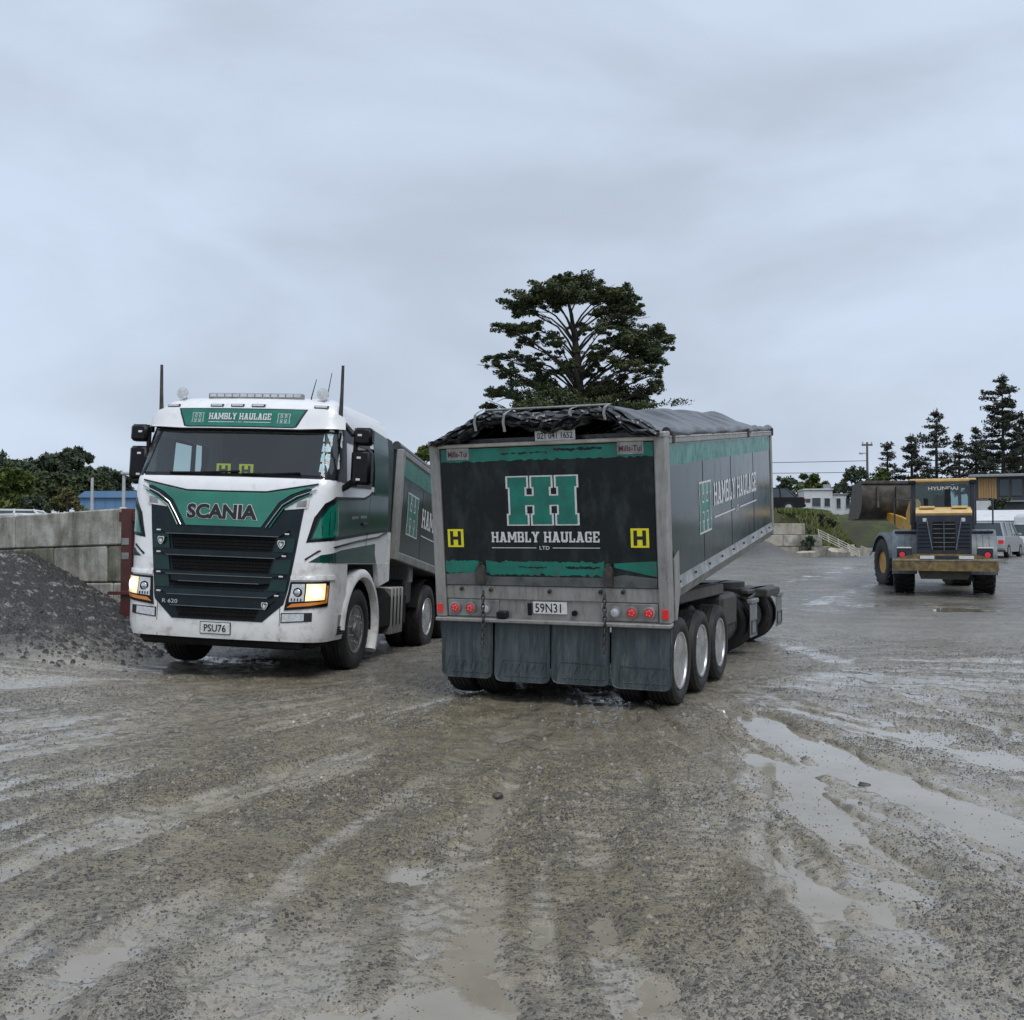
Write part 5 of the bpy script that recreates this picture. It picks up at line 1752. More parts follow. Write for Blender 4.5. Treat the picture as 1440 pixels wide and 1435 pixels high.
mb.bx(-0.30, 0.30, 4.6, 5.3, 0.80, 1.25, 0.03); mb.build('hoist_base', M_MUDDY, trailer)

M_FLAPP = mat('pale_rubber_flap', (0.12, 0.135, 0.14), (0.22, 0.235, 0.24), scale=5, rough=0.45, stretch=(4, 4, 0.6), dirt=(0.07, 0.075, 0.075), damt=0.4, dscale=6)
# steering dolly, swung hard over towards the truck
WT = Matrix.Translation(TR_LOC) @ Matrix.Rotation(R(TR_YAW), 4, 'Z')
MD = WT.inverted() @ Matrix.Translation((3.42, 15.35, 0)) @ Matrix.Rotation(math.atan2(0.906, 0.42), 4, 'Z')
mb = MB(MD); mb.bx(-0.5, 0.5, -0.6, 1.0, 0.78, 0.90, 0.02); mb.lathe([(0.5, 0.90), (0.5, 0.98), (0.0, 0.98)], 28, Matrix.Translation((0, 0.35, 0))); dol = mb.build('dolly_frame', M_CHASSIS, trailer)
mb = MB(MD); mb.tube([(-0.4, 0.9, 0.75), (0, 3.4, 0.68)], 0.06, 8); mb.tube([(0.4, 0.9, 0.75), (0, 3.4, 0.68)], 0.06, 8); mb.cyl((0, 3.3, 0.68), (0, 4.6, 0.66), 0.06, None, 8)
mb.build('drawbar', M_CHASSIS, trailer, 60)
mb = MB(MD); mb.cyl((-0.9, 0, 0.44), (0.9, 0, 0.44), 0.065, None, 12); mb.build('dolly_axle', M_CHASSIS, trailer, 60)
for sg in (-1, 1):
    for x, ww in ((1.05, 0.25), (0.75, 0.25)):
        o = wheel(trailer, (0, 0, 0), 0.435, ww, 0.275, 'dish', sg, M_RIM)
        o.matrix_local = MD @ Matrix.Translation((sg * x, 0, 0.44)) @ (Matrix.Rotation(math.pi, 4, 'Z') if sg < 0 else Matrix())
    mb = MB(MD); mb.bx(sg * 0.78, sg * 1.25, -0.50, -0.485, 0.25, 0.72, 0.004); mb.bx(sg * 0.78, sg * 1.25, -0.53, -0.44, 0.72, 0.79, 0.02)
    fl = mb.build('dolly_mud_flap', M_FLAPP, trailer)
    mb = MB(MD); mb.tube([(sg * 0.83, -0.508, 0.30), (sg * 0.83, -0.508, 0.48), (sg * 1.20, -0.508, 0.48), (sg * 1.20, -0.508, 0.30), (sg * 0.83, -0.508, 0.30)], 0.008, 5); mb.build('flap_relief', M_FLAP, fl, 60)
    mb = MB(MD); mb.tube([(sg * 0.45, -0.40, 0.84), (sg * 0.8, -0.45, 0.82), (sg * 1.22, -0.46, 0.79)], 0.022, 8); mb.build('flap_bracket', M_CHASSIS, trailer, 60)
mb = MB(MD); mb.bx(-1.0, 1.0, -0.42, -0.30, 0.84, 0.90, 0.02); mb.build('dolly_beam', M_CHASSIS, trailer)


# ================================================================== WHEEL LOADER
LD = (12.55, 29.0)
loader = empty('wheel_loader', (LD[0], LD[1], gz(*LD) + 0.01), (0, 0, R(-22.5)),
               'yellow wheel loader seen from behind with dark grille and raised bucket', 'loader')
M_LYEL = mat('loader_yellow', (0.62, 0.36, 0.05), (0.50, 0.28, 0.04), rough=0.38, dirt=(0.16, 0.12, 0.07), damt=0.4, dscale=4)
M_LCREAM = mat('faded_yellow', (0.68, 0.48, 0.22), (0.58, 0.38, 0.14), rough=0.42, dirt=(0.22, 0.17, 0.10), damt=0.35, dscale=4)
M_LNAVY = mat('loader_dark_blue', (0.014, 0.02, 0.034), (0.025, 0.032, 0.045), rough=0.35, dirt=(0.06, 0.055, 0.05), damt=0.3, dscale=5)
M_LFEND = mat('grey_fender', (0.075, 0.10, 0.125), (0.14, 0.165, 0.185), rough=0.4, dirt=(0.17, 0.17, 0.16), damt=0.35, dscale=4, dstretch=(3, 3, 0.5))
M_LRIM = mat('ochre_rim', (0.55, 0.30, 0.06), (0.45, 0.26, 0.07), rough=0.45, dirt=(0.24, 0.18, 0.11), damt=0.45, dscale=5)
M_BUCKET = mat('worn_steel', (0.05, 0.046, 0.04), (0.11, 0.10, 0.085), scale=3, rough=0.5, metal=0.4, dirt=(0.16, 0.14, 0.11), damt=0.4, dscale=3)
RW = 0.78


def loader_axle(M, y):
    for sg in (-1, 1):
        o = wheel(loader, (0, 0, 0), RW, 0.58, 0.34, 'loader', sg, M_LRIM)
        o.matrix_local = M @ Matrix.Translation((sg * 1.06, y, RW)) @ (Matrix.Rotation(math.pi, 4, 'Z') if sg < 0 else Matrix())
        q = MB(M)
        for k in range(22):       # chevron lugs
            an = 2 * math.pi * k / 22
            for s2 in (-1, 1):
                T = Matrix.Translation((sg * 1.06, y, RW)) @ Matrix.Rotation(an + (0.14 if s2 > 0 else 0), 4, 'X')
                q.bx(s2 * 0.03, s2 * 0.285, -0.045, 0.045, RW - 0.02, RW + 0.022, 0.0, T @ Matrix.Rotation(s2 * 0.45, 4, 'Z'))
        q.build('tyre_lugs', M_TYRE, loader)['kind'] = 'stuff'
    q = MB(M); q.cyl((-0.85, y, RW), (0.85, y, RW), 0.16, None, 12); q.build('axle', M_LNAVY, loader, 60)


I4 = Matrix()
PIV = 1.62
MF = Matrix.Translation((0, PIV, 0)) @ Matrix.Rotation(R(20), 4, 'Z')
loader_axle(I4, 0.0)
loader_axle(MF, 1.55)
for M, yy, nm in ((I4, 0.0, 'rear'), (MF, 1.55, 'front')):
    for sg in (-1, 1):
        q = MB(M)
        P = []
        for k in range(15):
            an = R(25 + 168 * k / 14) if nm == 'rear' else R(20 + 150 * k / 14)
            rr = RW + (0.20 if nm == 'rear' else 0.13)
            ca, sa = math.cos(an), math.sin(an)
            zz = RW + rr * sa * 1.06
            P.append([(sg * x, yy + rr * ca, zz + dz) for x, dz in ((0.70, -0.06), (0.70, 0.0), (1.34, 0.0), (1.37, -0.03), (1.37, -0.09))])
        q.grid(P)
        fo = q.build('fender', M_LFEND, loader, 50)
        for x in (0.86, 1.02, 1.18):
            k2 = MB(M); k2.tube([(sg * x, p[2][1] * 1.0, p[2][2] + 0.004) for p in P], 0.012, 5); k2.build('fender_rib', M_LFEND, fo, 60)
# rear frame, engine cover, grille, counterweight
q = MB(); q.prism([(-1.5, 1.12), (0.35, 1.12), (0.35, 2.30), (-0.2, 2.34), (-1.42, 2.22), (-1.5, 2.1)], 'x', -0.70, 0.70); q.build('engine_cover', M_LCREAM, loader)
q = MB(); q.prism([(-1.46, 2.18), (0.25, 2.30), (0.2, 2.44), (-0.3, 2.46), (-1.40, 2.33), (-1.50, 2.26)], 'x', -0.72, 0.72); hood = q.build('hood', M_LCREAM, loader)
for x in (-0.42, 0.42):
    k = MB(); k.bx(x - 0.2, x + 0.2, -1.1, -0.5, 2.40, 2.47, 0.03, Matrix.Rotation(R(0), 4, 'X')); k.build('hood_vent', M_LCREAM, hood)
q = MB(); q.bx(-0.70, 0.70, -1.545, -1.50, 1.14, 2.20, 0.02); gr = q.build('rear_grille', M_LNAVY, loader)
for k in range(7):
    z = 1.30 + k * 0.105
    for sg in (-1, 1):
        q = MB(); q.bx(sg * 0.36, sg * 0.66, -1.575, -1.548, z, z + 0.022, 0.004); q.build('louvre', M_BLACK, gr)
for sg in (-1, 1):
    q = MB(); q.tube([(sg * 0.44, -1.565, 2.08), (sg * 0.30, -1.565, 1.25)], 0.02, 6); q.build('grille_rib', M_LFEND, gr, 60)
    q = MB(); q.bx(sg * 0.44, sg * 0.54, -1.572, -1.548, 2.02, 2.12, 0.01); q.build('work_lamp', M_CLEAR, gr)
q = MB(); q.bx(-0.29, 0.29, -1.555, -1.548, 1.24, 2.02); q.build('grille_screen', M_BLACKR, gr)
for k in range(6):
    q = MB(); z = 1.32 + k * 0.125; q.cyl((-0.28, -1.56, z), (0.28, -1.56, z), 0.008, None, 5); q.build('screen_bar', M_LFEND, gr)
q = MB(); q.cyl((0, -1.57, 1.22), (0, -1.57, 2.02), 0.012, None, 5); q.build('screen_bar', M_LFEND, gr)
q = MB(); q.prism([(-1.35, 0.66), (1.35, 0.66), (1.35, 0.86), (1.2, 1.02), (0.75, 1.12), (-0.75, 1.12), (-1.2, 1.02), (-1.35, 0.86)], 'y', -1.72, -1.30); cw = q.build('counterweight', mat('ochre_muddy', (0.26, 0.17, 0.05), (0.12, 0.09, 0.045), rough=0.6, dirt=(0.06, 0.05, 0.035), damt=0.6, dscale=3), loader)
q = MB(); q.bx(-1.34, 1.34, -1.735, -1.30, 0.92, 0.985, 0.02); q.build('counterweight_band', mat('grubby_band', (0.32, 0.28, 0.22), (0.20, 0.17, 0.13), rough=0.6, dirt=(0.08, 0.07, 0.05), damt=0.6, dscale=4), cw)
for (a, b_, mm) in ((-0.62, -0.26, M_LETTER), (-0.22, 0.34, M_LNAVY), (0.37, 0.74, M_LETTER)):
    q = MB(); q.bx(a, b_, -1.748, -1.734, 0.99, 1.08, 0.004); q.build('rear_plate', mm, cw)
for sg in (-1, 1):
    q = MB(); q.bx(sg * 0.82, sg * 1.22, -1.70, -1.50, 0.98, 1.28, 0.02); bxo = q.build('lamp_box', M_LNAVY, loader)
    q = MB(); q.bx(sg * 0.84, sg * 1.22, -1.715, -1.50, 1.28, 1.315, 0.008); q.build('lamp_box_lid', M_LETTER, bxo)
    q = MB(); q.cyl((sg * 1.08, -1.70, 1.11), (sg * 1.08, -1.725, 1.11), 0.075, None, 18); q.build('tail_lamp', M_RED, bxo)
    q = MB(); q.cyl((sg * 1.08, -1.695, 1.11), (sg * 1.08, -1.715, 1.11), 0.10, None, 18); q.build('lamp_bezel', M_BLACK, bxo)
q = MB(); q.prism([(-0.6, 0.42), (0.6, 0.42), (0.7, 0.7), (-0.7, 0.7)], 'y', -1.3, 1.2); q.build('rear_frame', M_MUDDY, loader)
q = MB(); q.bx(-0.45, 0.45, 0.3, 1.6, 0.7, 1.5, 0.05); q.build('articulation_frame', M_LYEL, loader)
# cab
CX0, CX1, CY0, CY1, CZ0, CZ1 = -0.80, 0.80, 0.25, 1.75, 1.55, 3.22
for sx in (CX0, CX1):
    for sy in (CY0, CY1):
        q = MB(); q.bx(sx - 0.06, sx + 0.06, sy - 0.05, sy + 0.05, CZ0, CZ1, 0.02); q.build('cab_pillar', M_LNAVY, loader)
q = MB(); q.bx(CX0, CX1, CY0, CY1, CZ0 - 0.1, CZ0 + 0.5, 0.03); q.build('cab_base', M_LNAVY, loader)
q = MB(); q.bx(CX0 - 0.1, CX1 + 0.1, CY0 - 0.12, CY1 + 0.12, CZ1, CZ1 + 0.09, 0.035); rf = q.build('cab_roof', M_LCREAM, loader)
for sg in (-1, 1):
    q = MB(); q.bx(sg * 0.72, sg * 0.92, CY0 - 0.16, CY0 - 0.04, CZ1 - 0.08, CZ1 + 0.04, 0.02); q.build('roof_lamp', M_BLACK, rf)
q = MB(); q.bx(CX0 + 0.06, CX1 - 0.06, CY0 - 0.01, CY0 + 0.01, CZ0 + 0.5, CZ1); q.build('rear_window', G_DARK, loader)
q = MB(); q.bx(CX0 + 0.06, CX1 - 0.06, CY1 - 0.01, CY1 + 0.01, CZ0 + 0.5, CZ1); q.build('front_window', G_DARK, loader)
for sx in (CX0, CX1):
    q = MB(); q.bx(sx - 0.01, sx + 0.01, CY0 + 0.05, CY1 - 0.05, CZ0 + 0.5, CZ1); q.build('side_window', G_DARK, loader)
lf = lambda u, v, off: Vector((u, CY0 - 0.012 - off, v))
q = MB(); text_on(q, 'HYUNDAI', lf, -0.38, 0.42, 2.98, 3.08, 0.004, 0.015); q.build('maker_lettering', M_LETTER, loader, 0)
q = MB(); q.bx(-0.25, 0.28, 0.75, 1.15, 2.0, 2.2, 0.05); q.bx(-0.22, 0.24, 0.62, 0.78, 2.1, 2.85, 0.05); q.build('operator_seat', M_SEAT, loader)
q = MB(); q.bx(0.06, 0.22, 0.20, 0.235, 2.3, 3.0, 0.01); q.build('wiper_motor_cover', M_BLACK, loader)
for sg in (-1, 1):
    q = MB(); q.tube([(sg * 0.86, -0.3, 1.95), (sg * 0.86, -0.3, 2.68), (sg * 1.28, -0.3, 2.70), (sg * 1.30, -0.3, 2.64), (sg * 1.30, -0.3, 1.95)], 0.022, 8); q.build('hand_rail', M_LNAVY, loader, 60)
    q = MB(); q.bx(sg * 0.72, sg * 1.3, -0.5, 1.2, 1.72, 1.78, 0.01); q.build('walkway', M_LNAVY, loader)
q = MB(); q.cyl((-0.45, -0.1, 2.4), (-0.45, -0.1, 2.72), 0.06, None, 12); q.build('exhaust_pipe', M_BLACKR, loader, 60)
# front frame, boom, bucket
q = MB(MF); q.prism([(0.1, 0.55), (2.0, 0.6), (2.1, 1.2), (1.6, 2.0), (0.9, 2.05), (0.1, 1.3)], 'x', -0.42, 0.42); q.build('front_frame', M_LYEL, loader)
for sg in (-1, 1):
    q = MB(MF); q.prism([(0.95, 1.85), (1.15, 2.12), (2.3, 2.30), (3.25, 2.42), (3.35, 2.22), (2.4, 1.95), (1.3, 1.70)], 'x', sg * 0.44, sg * 0.58); q.build('boom_arm', M_LYEL, loader)
    q = MB(MF); q.cyl((sg * 0.51, 1.0, 1.1), (sg * 0.51, 2.3, 2.05), 0.07, None, 10); q.build('lift_ram', M_LNAVY, loader, 60)
q = MB(MF); q.prism([(1.9, 2.25), (2.1, 2.75), (2.3, 2.85), (2.45, 2.7), (2.25, 2.2)], 'x', -0.12, 0.12); q.build('bell_crank', M_LYEL, loader)
q = MB(MF); q.prism([(0.5, 1.4), (1.15, 1.5), (1.35, 2.35), (1.0, 2.72), (0.55, 2.30)], 'x', -0.62, -0.48); q.build('boom_tower', M_LYEL, loader)
q = MB(MF); q.prism([(0.5, 1.4), (1.15, 1.5), (1.35, 2.35), (1.0, 2.72), (0.55, 2.30)], 'x', 0.48, 0.62); q.build('boom_tower', M_LYEL, loader)
prof = [(4.15, 3.40), (3.30, 3.50), (3.16, 3.44), (3.10, 3.30), (3.10, 2.72), (3.22, 2.48), (3.52, 2.22), (4.7, 2.20)]
q = MB(MF)
P = []
for x in (-1.42, 1.42):
    P.append([(x, y, z) for y, z in prof])
q.grid(P)
inner = [(y + 0.05, z - 0.02) for y, z in prof]
q.grid([[(x, y, z) for y, z in inner] for x in (-1.42, 1.42)])
bk = q.build('bucket', M_BUCKET, loader, 30)
for sg in (-1, 1):
    q = MB(MF); q.prism(prof, 'x', sg * 1.42, sg * 1.47); q.build('bucket_side', M_BUCKET, bk)
for x in (-0.95, -0.32, 0.32, 0.95):
    q = MB(MF); q.prism([(3.04, 3.30), (3.02, 2.6), (3.10, 2.6), (3.10, 3.32)], 'x', x - 0.03, x + 0.03); q.build('bucket_rib', M_BUCKET, bk)
q = MB(MF); q.bx(-1.47, 1.47, 3.06, 3.20, 3.40, 3.50, 0.01); q.build('spill_guard', M_BUCKET, bk)


# ================================================================== BLOCK WALLS AND TERRACES
M_GRASS = mat('rough_grass_soil', (0.04, 0.056, 0.016), (0.07, 0.08, 0.028), scale=1.6, rough=0.9, bump=0.6, bscale=8, dirt=(0.035, 0.032, 0.027), damt=0.75, dscale=0.45)
M_TERR = mat('terrace_gravel', (0.13, 0.125, 0.115), (0.09, 0.085, 0.08), scale=1.0, rough=0.8, bump=0.3, bscale=10)


def at(px, py, d):
    """point at distance d seen at a pixel of the photograph"""
    return Vector(((px - 720.0) / 1400.0 * d, d, CAM_H - (py - 757.0) / 1400.0 * d))


def block_wall(name, loc, yaw, tilt, rows, L_, H0, D_, mats, label, seed, group=None):
    rt = empty(name, loc, (0, R(tilt), R(yaw)), label, 'wall', group)
    rnd = random.Random(seed)
    z = 0.0
    for (x0, x1, off) in rows:
        x = x0
        first = True
        while x < x1 - 0.05:
            w = L_ if not first else off
            first = False
            w = min(w, x1 - x)
            k = MB()
            j = rnd.uniform(-0.02, 0.02)
            k.bx(x + 0.008, x + w - 0.008, j, D_ + j, z + 0.006, z + H0 - 0.008, 0.022)
            k.build('concrete_block', mats[rnd.randrange(len(mats))], rt)
            x += w
        z += H0
    return rt


# left wall: at 16.2 m, three courses visible
WL = at(175, 845, 16.2)
block_wall('block_wall', (-6.22, 15.95, 0.34), -34.0, -1.45, [(-7.6, 0.12, 1.32), (-7.44, 0.06, 1.0), (-7.13, 0.0, 1.0)], 1.5, 0.6, 0.6, [M_CONC, M_CONC, M_CONC, M_CONCM],
           'mossy concrete block retaining wall behind the gravel mound beside the white truck', 21)
# right wall: far side of the yard
block_wall('block_wall', (11.0, 52.0, 0.62), 0.0, 0.0, [(0.0, 5.7, 0.9), (0.0, 5.2, 1.6), (0.0, 4.3, 1.1)], 1.55, 0.6, 0.7, [M_CONCL, M_CONCL, M_CONC],
           'pale concrete block retaining wall below the parked black car', 22)

# left terrace behind the wall
mb = MB()
mb.grid([[(x, y + min(6.0, max(0.0, (-6.4 - x) * 0.674)) * (1 if y < 30 else 0), 1.95 - 0.45 * float(sstep(18, 24, np.array(y))) + 0.9 * float(sstep(40, 90, np.array(y)))) for y in (16.4, 17.5, 19, 21, 24, 30, 40, 60, 90, 140)] for x in (-160, -80, -40, -25, -15.3, -10, -6.4)])
mb.add([(-160, 22.4, -1), (-15.3, 22.4, -1), (-15.3, 22.4, 1.95), (-160, 22.4, 1.95)], [(0, 1, 2, 3)])
mb.add([(-6.4, 16.4, -1), (-6.4, 140, -1), (-6.4, 140, 2.4), (-6.4, 60, 1.75), (-6.4, 24, 1.5), (-6.4, 17.5, 1.95), (-6.4, 16.4, 1.95)], [tuple(range(7))])
mb.build('terrace', M_TERR, smooth=40, kind='structure')


# right bank: grass slope from the wall round to the right, then high ground
def bank_z(x, y):
    edge = np.interp(x, [10, 15.2, 17, 19.5, 22.5, 26, 60], [52.7, 52.7, 53.2, 57, 64, 74, 76])
    t = (y - edge) / np.interp(x, [10, 15.2, 18, 26], [0.15, 0.2, 5.0, 9.0])
    t = min(1, max(0, t))
    top = np.interp(y, [52, 57, 75, 110, 400], [2.95, 3.05, 3.4, 4.1, 6])
    return 0.3 + (top - 0.3) * (t * t * (3 - 2 * t))


mb = MB()
bx_x = list(np.arange(10, 30, 0.5)) + list(np.arange(30, 60, 3)) + [80, 120, 200, 400]
bx_y = [52.65] + list(np.arange(52.8, 86, 0.6)) + [90, 95, 100, 110, 130, 180, 400]
rb = random.Random(4)
mb.grid([[(x, y, float(bank_z(x, y)) + rb.uniform(-0.16, 0.16) * (1 if y < 90 else 0)) for y in bx_y] for x in bx_x])
mb.build('grass_bank', M_GRASS, smooth=60, kind='structure')
mb = MB()
mb.grid([[(x, y, 1.0 + 2.4 * float(sstep(60, 95, np.array(y)))) for y in (56, 60, 70, 80, 95, 120, 200, 500)] for x in (-6, 0, 10)])
mb.build('rising_ground', M_GRASS, smooth=60, kind='structure')


def tufts(name, n, pick, h, material, seed):
    rnd = random.Random(seed)
    V, F = [], []
    for _ in range(n):
        p = pick(rnd)
        if p is None: continue
        x, y, z = p
        for b in range(3):
            a = rnd.random() * 6.28
            hh = h * rnd.uniform(0.5, 1.2)
            lx, ly = rnd.gauss(0, 0.4) * hh, rnd.gauss(0, 0.4) * hh
            k = len(V)
            w = 0.03 + 0.03 * rnd.random()
            V += [(x - w * math.cos(a), y - w * math.sin(a), z), (x + w * math.cos(a), y + w * math.sin(a), z), (x + lx, y + ly, z + hh)]
            F.append((k, k + 1, k + 2))
    me = bpy.data.meshes.new(name); me.from_pydata(V, [], F); me.materials.append(material)
    o = bpy.data.objects.new(name, me); COL.objects.link(o); o['kind'] = 'stuff'
    return o


def pk(r):
    x = r.uniform(14.5, 27); y = r.uniform(52.8, 74)
    z = float(bank_z(x, y))
    if z < 0.9 or float(fbm(np.array([x * 0.5]), np.array([y * 0.35]), 5, 3)[0]) < -0.12: return None
    return x, y, z


M_TUFT = mat('grass_blade', (0.09, 0.13, 0.03), (0.16, 0.17, 0.05), scale=1.5, rough=0.7)
tag(tufts('bank_grass', 30000, pk, 0.30, M_TUFT, 8), 'rough green grass covering the bank behind the loader', 'grass')


# ================================================================== POLES AND WIRES
M_POLE = mat('galvanised_pole', (0.45, 0.46, 0.47), (0.36, 0.37, 0.38), rough=0.5)
M_WOODP = mat('weathered_pole', (0.16, 0.145, 0.125), (0.11, 0.10, 0.09), rough=0.85)


def pole(p, h, r, label, arm=None, m=M_POLE, cat='pole', name='lamp_post'):
    o = empty(name, p, (0, 0, 0), label, cat)
    k = MB(); k.tube([(0, 0, 0), (0, 0, h)], [r, r * 0.7], 8); k.build('shaft', m, o, 60)
    if arm:
        k = MB(); k.tube([(0, 0, h - 0.1), (arm * 0.5, 0, h + 0.1), (arm, 0, h + 0.08)], r * 0.45, 6); k.bx(arm - 0.25, arm + 0.25, -0.12, 0.12, h + 0.0, h + 0.12, 0.03); k.build('lamp_arm', m, o, 60)
    return o


p = at(129, 672, 45); pole((p.x, 45, 1.9), p.z - 1.9, 0.09, 'slim pale post standing in front of the blue shed')
p = at(173.5, 668, 40); pole((p.x, 40, 1.8), p.z - 1.8, 0.09, 'pale post with a square cap between the blue shed and the truck mirror', 0.15)
p = at(1220.5, 622, 112)
up = pole((p.x, 112, 3.5), p.z - 3.5, 0.17, 'timber power pole with crossarm above the prefab hut', None, M_WOODP, 'power pole', 'power_pole')
H = p.z - 3.5
k = MB(); k.bx(-0.6, 0.6, -0.08, 0.08, H - 0.4, H - 0.2); k.build('crossarm', M_WOODP, up)
k = MB(); k.tube([(0, 0, H - 1.4), (-0.3, 0, H - 1.2), (-0.5, 0, H - 1.2)], 0.05, 6); k.bx(-0.9, -0.45, -0.15, 0.15, H - 1.35, H - 1.15, 0.04); k.build('street_light', M_POLE, up)
for x in (-0.5, 0.5):
    k = MB(); k.cyl((x, 0, H - 0.2), (x, 0, H + 0.05), 0.07, None, 6); k.build('insulator', M_POLE, up)
p2 = at(690, 560, 120)
up2 = pole((p2.x, 120, 2.5), 11.0, 0.22, 'timber power pole hidden behind the tipper trailer', None, M_WOODP, 'power pole', 'power_pole')
for i, (pa, pb) in enumerate(((648, 648), (660, 664))):
    A = at(700, pa, 120); B = at(1221, pb, 112)
    pts = []
    for k in range(21):
        t = k / 20
        q = A.lerp(B, t)
        pts.append((q.x, q.y, q.z - 1.2 * 4 * t * (1 - t) * 0.25))
    k = MB(); k.tube(pts, 0.035, 5)
    k.build('power_line', M_INK, smooth=60, label=('upper' if i == 0 else 'lower') + ' overhead cable strung to the timber power pole', cat='cable')

# ================================================================== BUILDINGS
M_CLAD = mat('white_cladding', (0.66, 0.68, 0.69), (0.56, 0.58, 0.60), scale=2, rough=0.6, dirt=(0.35, 0.34, 0.32), damt=0.3, dscale=1.5)
M_BLUE = mat('blue_shed_sheet', (0.10, 0.21, 0.36), (0.13, 0.25, 0.42), scale=1, rough=0.5)
M_WOODC = mat('cedar_cladding', (0.42, 0.26, 0.11), (0.32, 0.19, 0.08), scale=3, rough=0.7, stretch=(4, 4, 0.4))
M_DARKW = mat('dark_weatherboard', (0.035, 0.04, 0.045), (0.06, 0.065, 0.07), rough=0.6)
M_PANE = mat('window_pane', (0.03, 0.045, 0.055), (0.06, 0.08, 0.09), rough=0.08, scale=0.6)
M_ROOFG = mat('grey_roof', (0.30, 0.31, 0.33), (0.22, 0.23, 0.25), rough=0.5)


def window(rt, x0, x1, z0, z1, y=0.0, fm=None):
    k = MB(); k.bx(x0, x1, y - 0.04, y + 0.02, z0, z1, 0.01); w = k.build('window', fm or M_CLAD, rt)
    k = MB(); k.bx(x0 + 0.07, x1 - 0.07, y - 0.052, y - 0.035, z0 + 0.07, z1 - 0.07); k.build('pane', M_PANE, w)


p = at(1131, 723, 105)
hut = empty('prefab_hut', (p.x, 105, 3.95), (0, 0, R(-8)), 'white prefab hut with a raised parapet and narrow windows above the grass bank', 'building')
k = MB(); k.bx(0, 2.9, 0, 4, 0, 2.75); k.build('wall', M_CLAD, hut)
k = MB(); k.bx(2.92, 5.9, 0.12, 4, 0, 2.25); k.build('wall', M_CLAD, hut)
k = MB(); k.bx(-0.1, 2.98, -0.12, 4.1, 2.75, 2.9, 0.02); k.build('parapet_cap', M_CLAD, hut)
k = MB(); k.bx(2.85, 6.0, 0.0, 4.1, 2.25, 2.38, 0.02); k.build('roof', M_ROOFG, hut)
k = MB(); k.bx(2.2, 2.9, 0.8, 1.6, 2.9, 3.4); k.build('roof_unit', M_ROOFG, hut)
window(hut, 0.75, 1.75, 0.95, 2.0, 0.0); window(hut, 2.0, 2.7, 0.95, 1.95)
for x in (3.25, 4.2, 5.25):
    window(hut, x, x + 0.55, 0.75, 1.95, 0.12)
k = MB(); k.bx(0.15, 0.65, -0.03, -0.004, 1.45, 1.85); k.build('notice_board', M_DARKW, hut)

p = at(112, 712, 70)
shed = empty('blue_shed', (p.x, 70, 1.9), (0, 0, R(4)), 'blue sheet metal shed standing in front of the dark trees', 'shed')
zt = CAM_H + (757 - 693) / 1400 * 70 - 1.9
k = MB(); k.bx(0, 9.0, 0, 6, 0, zt - 0.35); k.build('wall', M_BLUE, shed)
k = MB(); k.prism([(-0.2, zt - 0.35), (9.2, zt - 0.35), (8.6, zt + 0.15), (0.4, zt + 0.1)], 'y', -0.2, 6.2); k.build('roof', M_BLUE, shed)
for i in range(13):
    k = MB(); k.bx(i * 0.7 + 0.3, i * 0.7 + 0.34, -0.03, 0.0, 0, zt - 0.36); k.build('wall_rib', M_BLUE, shed)
k = MB(); k.bx(4.2, 6.6, 1, 4, zt + 0.1, zt + 0.4, 0.05); k.build('roof_vent', M_ROOFG, shed)

p = at(1372, 722, 88)
hs = empty('modern_house', (p.x, 88, 3.4), (0, 0, R(-24)), 'flat roofed modern house with cedar cladding beneath the tall pine', 'house')
zt = CAM_H + (757 - 668) / 1400 * 88 - 3.4
k = MB(); k.bx(0, 1.6, 0, 6, 0, 1.55); k.build('lower_wall', M_CLAD, hs)
k = MB(); k.bx(1.62, 7.5, 0.35, 6, 0, 1.55); k.build('lower_wall', M_DARKW, hs)
k = MB(); k.bx(0, 7.5, 0.02, 6, 1.56, zt - 0.25); k.build('upper_wall', M_DARKW, hs)
for i in range(7):
    k = MB(); k.bx(0.25 + i * 0.21, 0.25 + i * 0.21 + 0.19, -0.05, 0.015, 1.62, zt - 0.3, 0.01); k.build('cedar_board', M_WOODC, hs)
for i in range(9):
    k = MB(); k.bx(3.9, 7.5, -0.05, 0.015, 1.62 + i * 0.19, 1.79 + i * 0.19, 0.01); k.build('cedar_board', M_WOODC, hs)
k = MB(); k.bx(-0.5, 8.0, -0.6, 6.4, zt - 0.24, zt, 0.04); k.build('roof', M_ROOFG, hs)
window(hs, 1.9, 2.75, 1.9, zt - 0.4, 0.02, M_DARKW); window(hs, 2.85, 3.75, 1.9, zt - 0.4, 0.02, M_DARKW); window(hs, 4.2, 5.0, 0.35, 1.3, 0.35)
k = MB(); k.bx(1.62, 3.9, -0.02, 0.34, 1.42, 1.55); k.build('balcony_slab', M_ROOFG, hs)

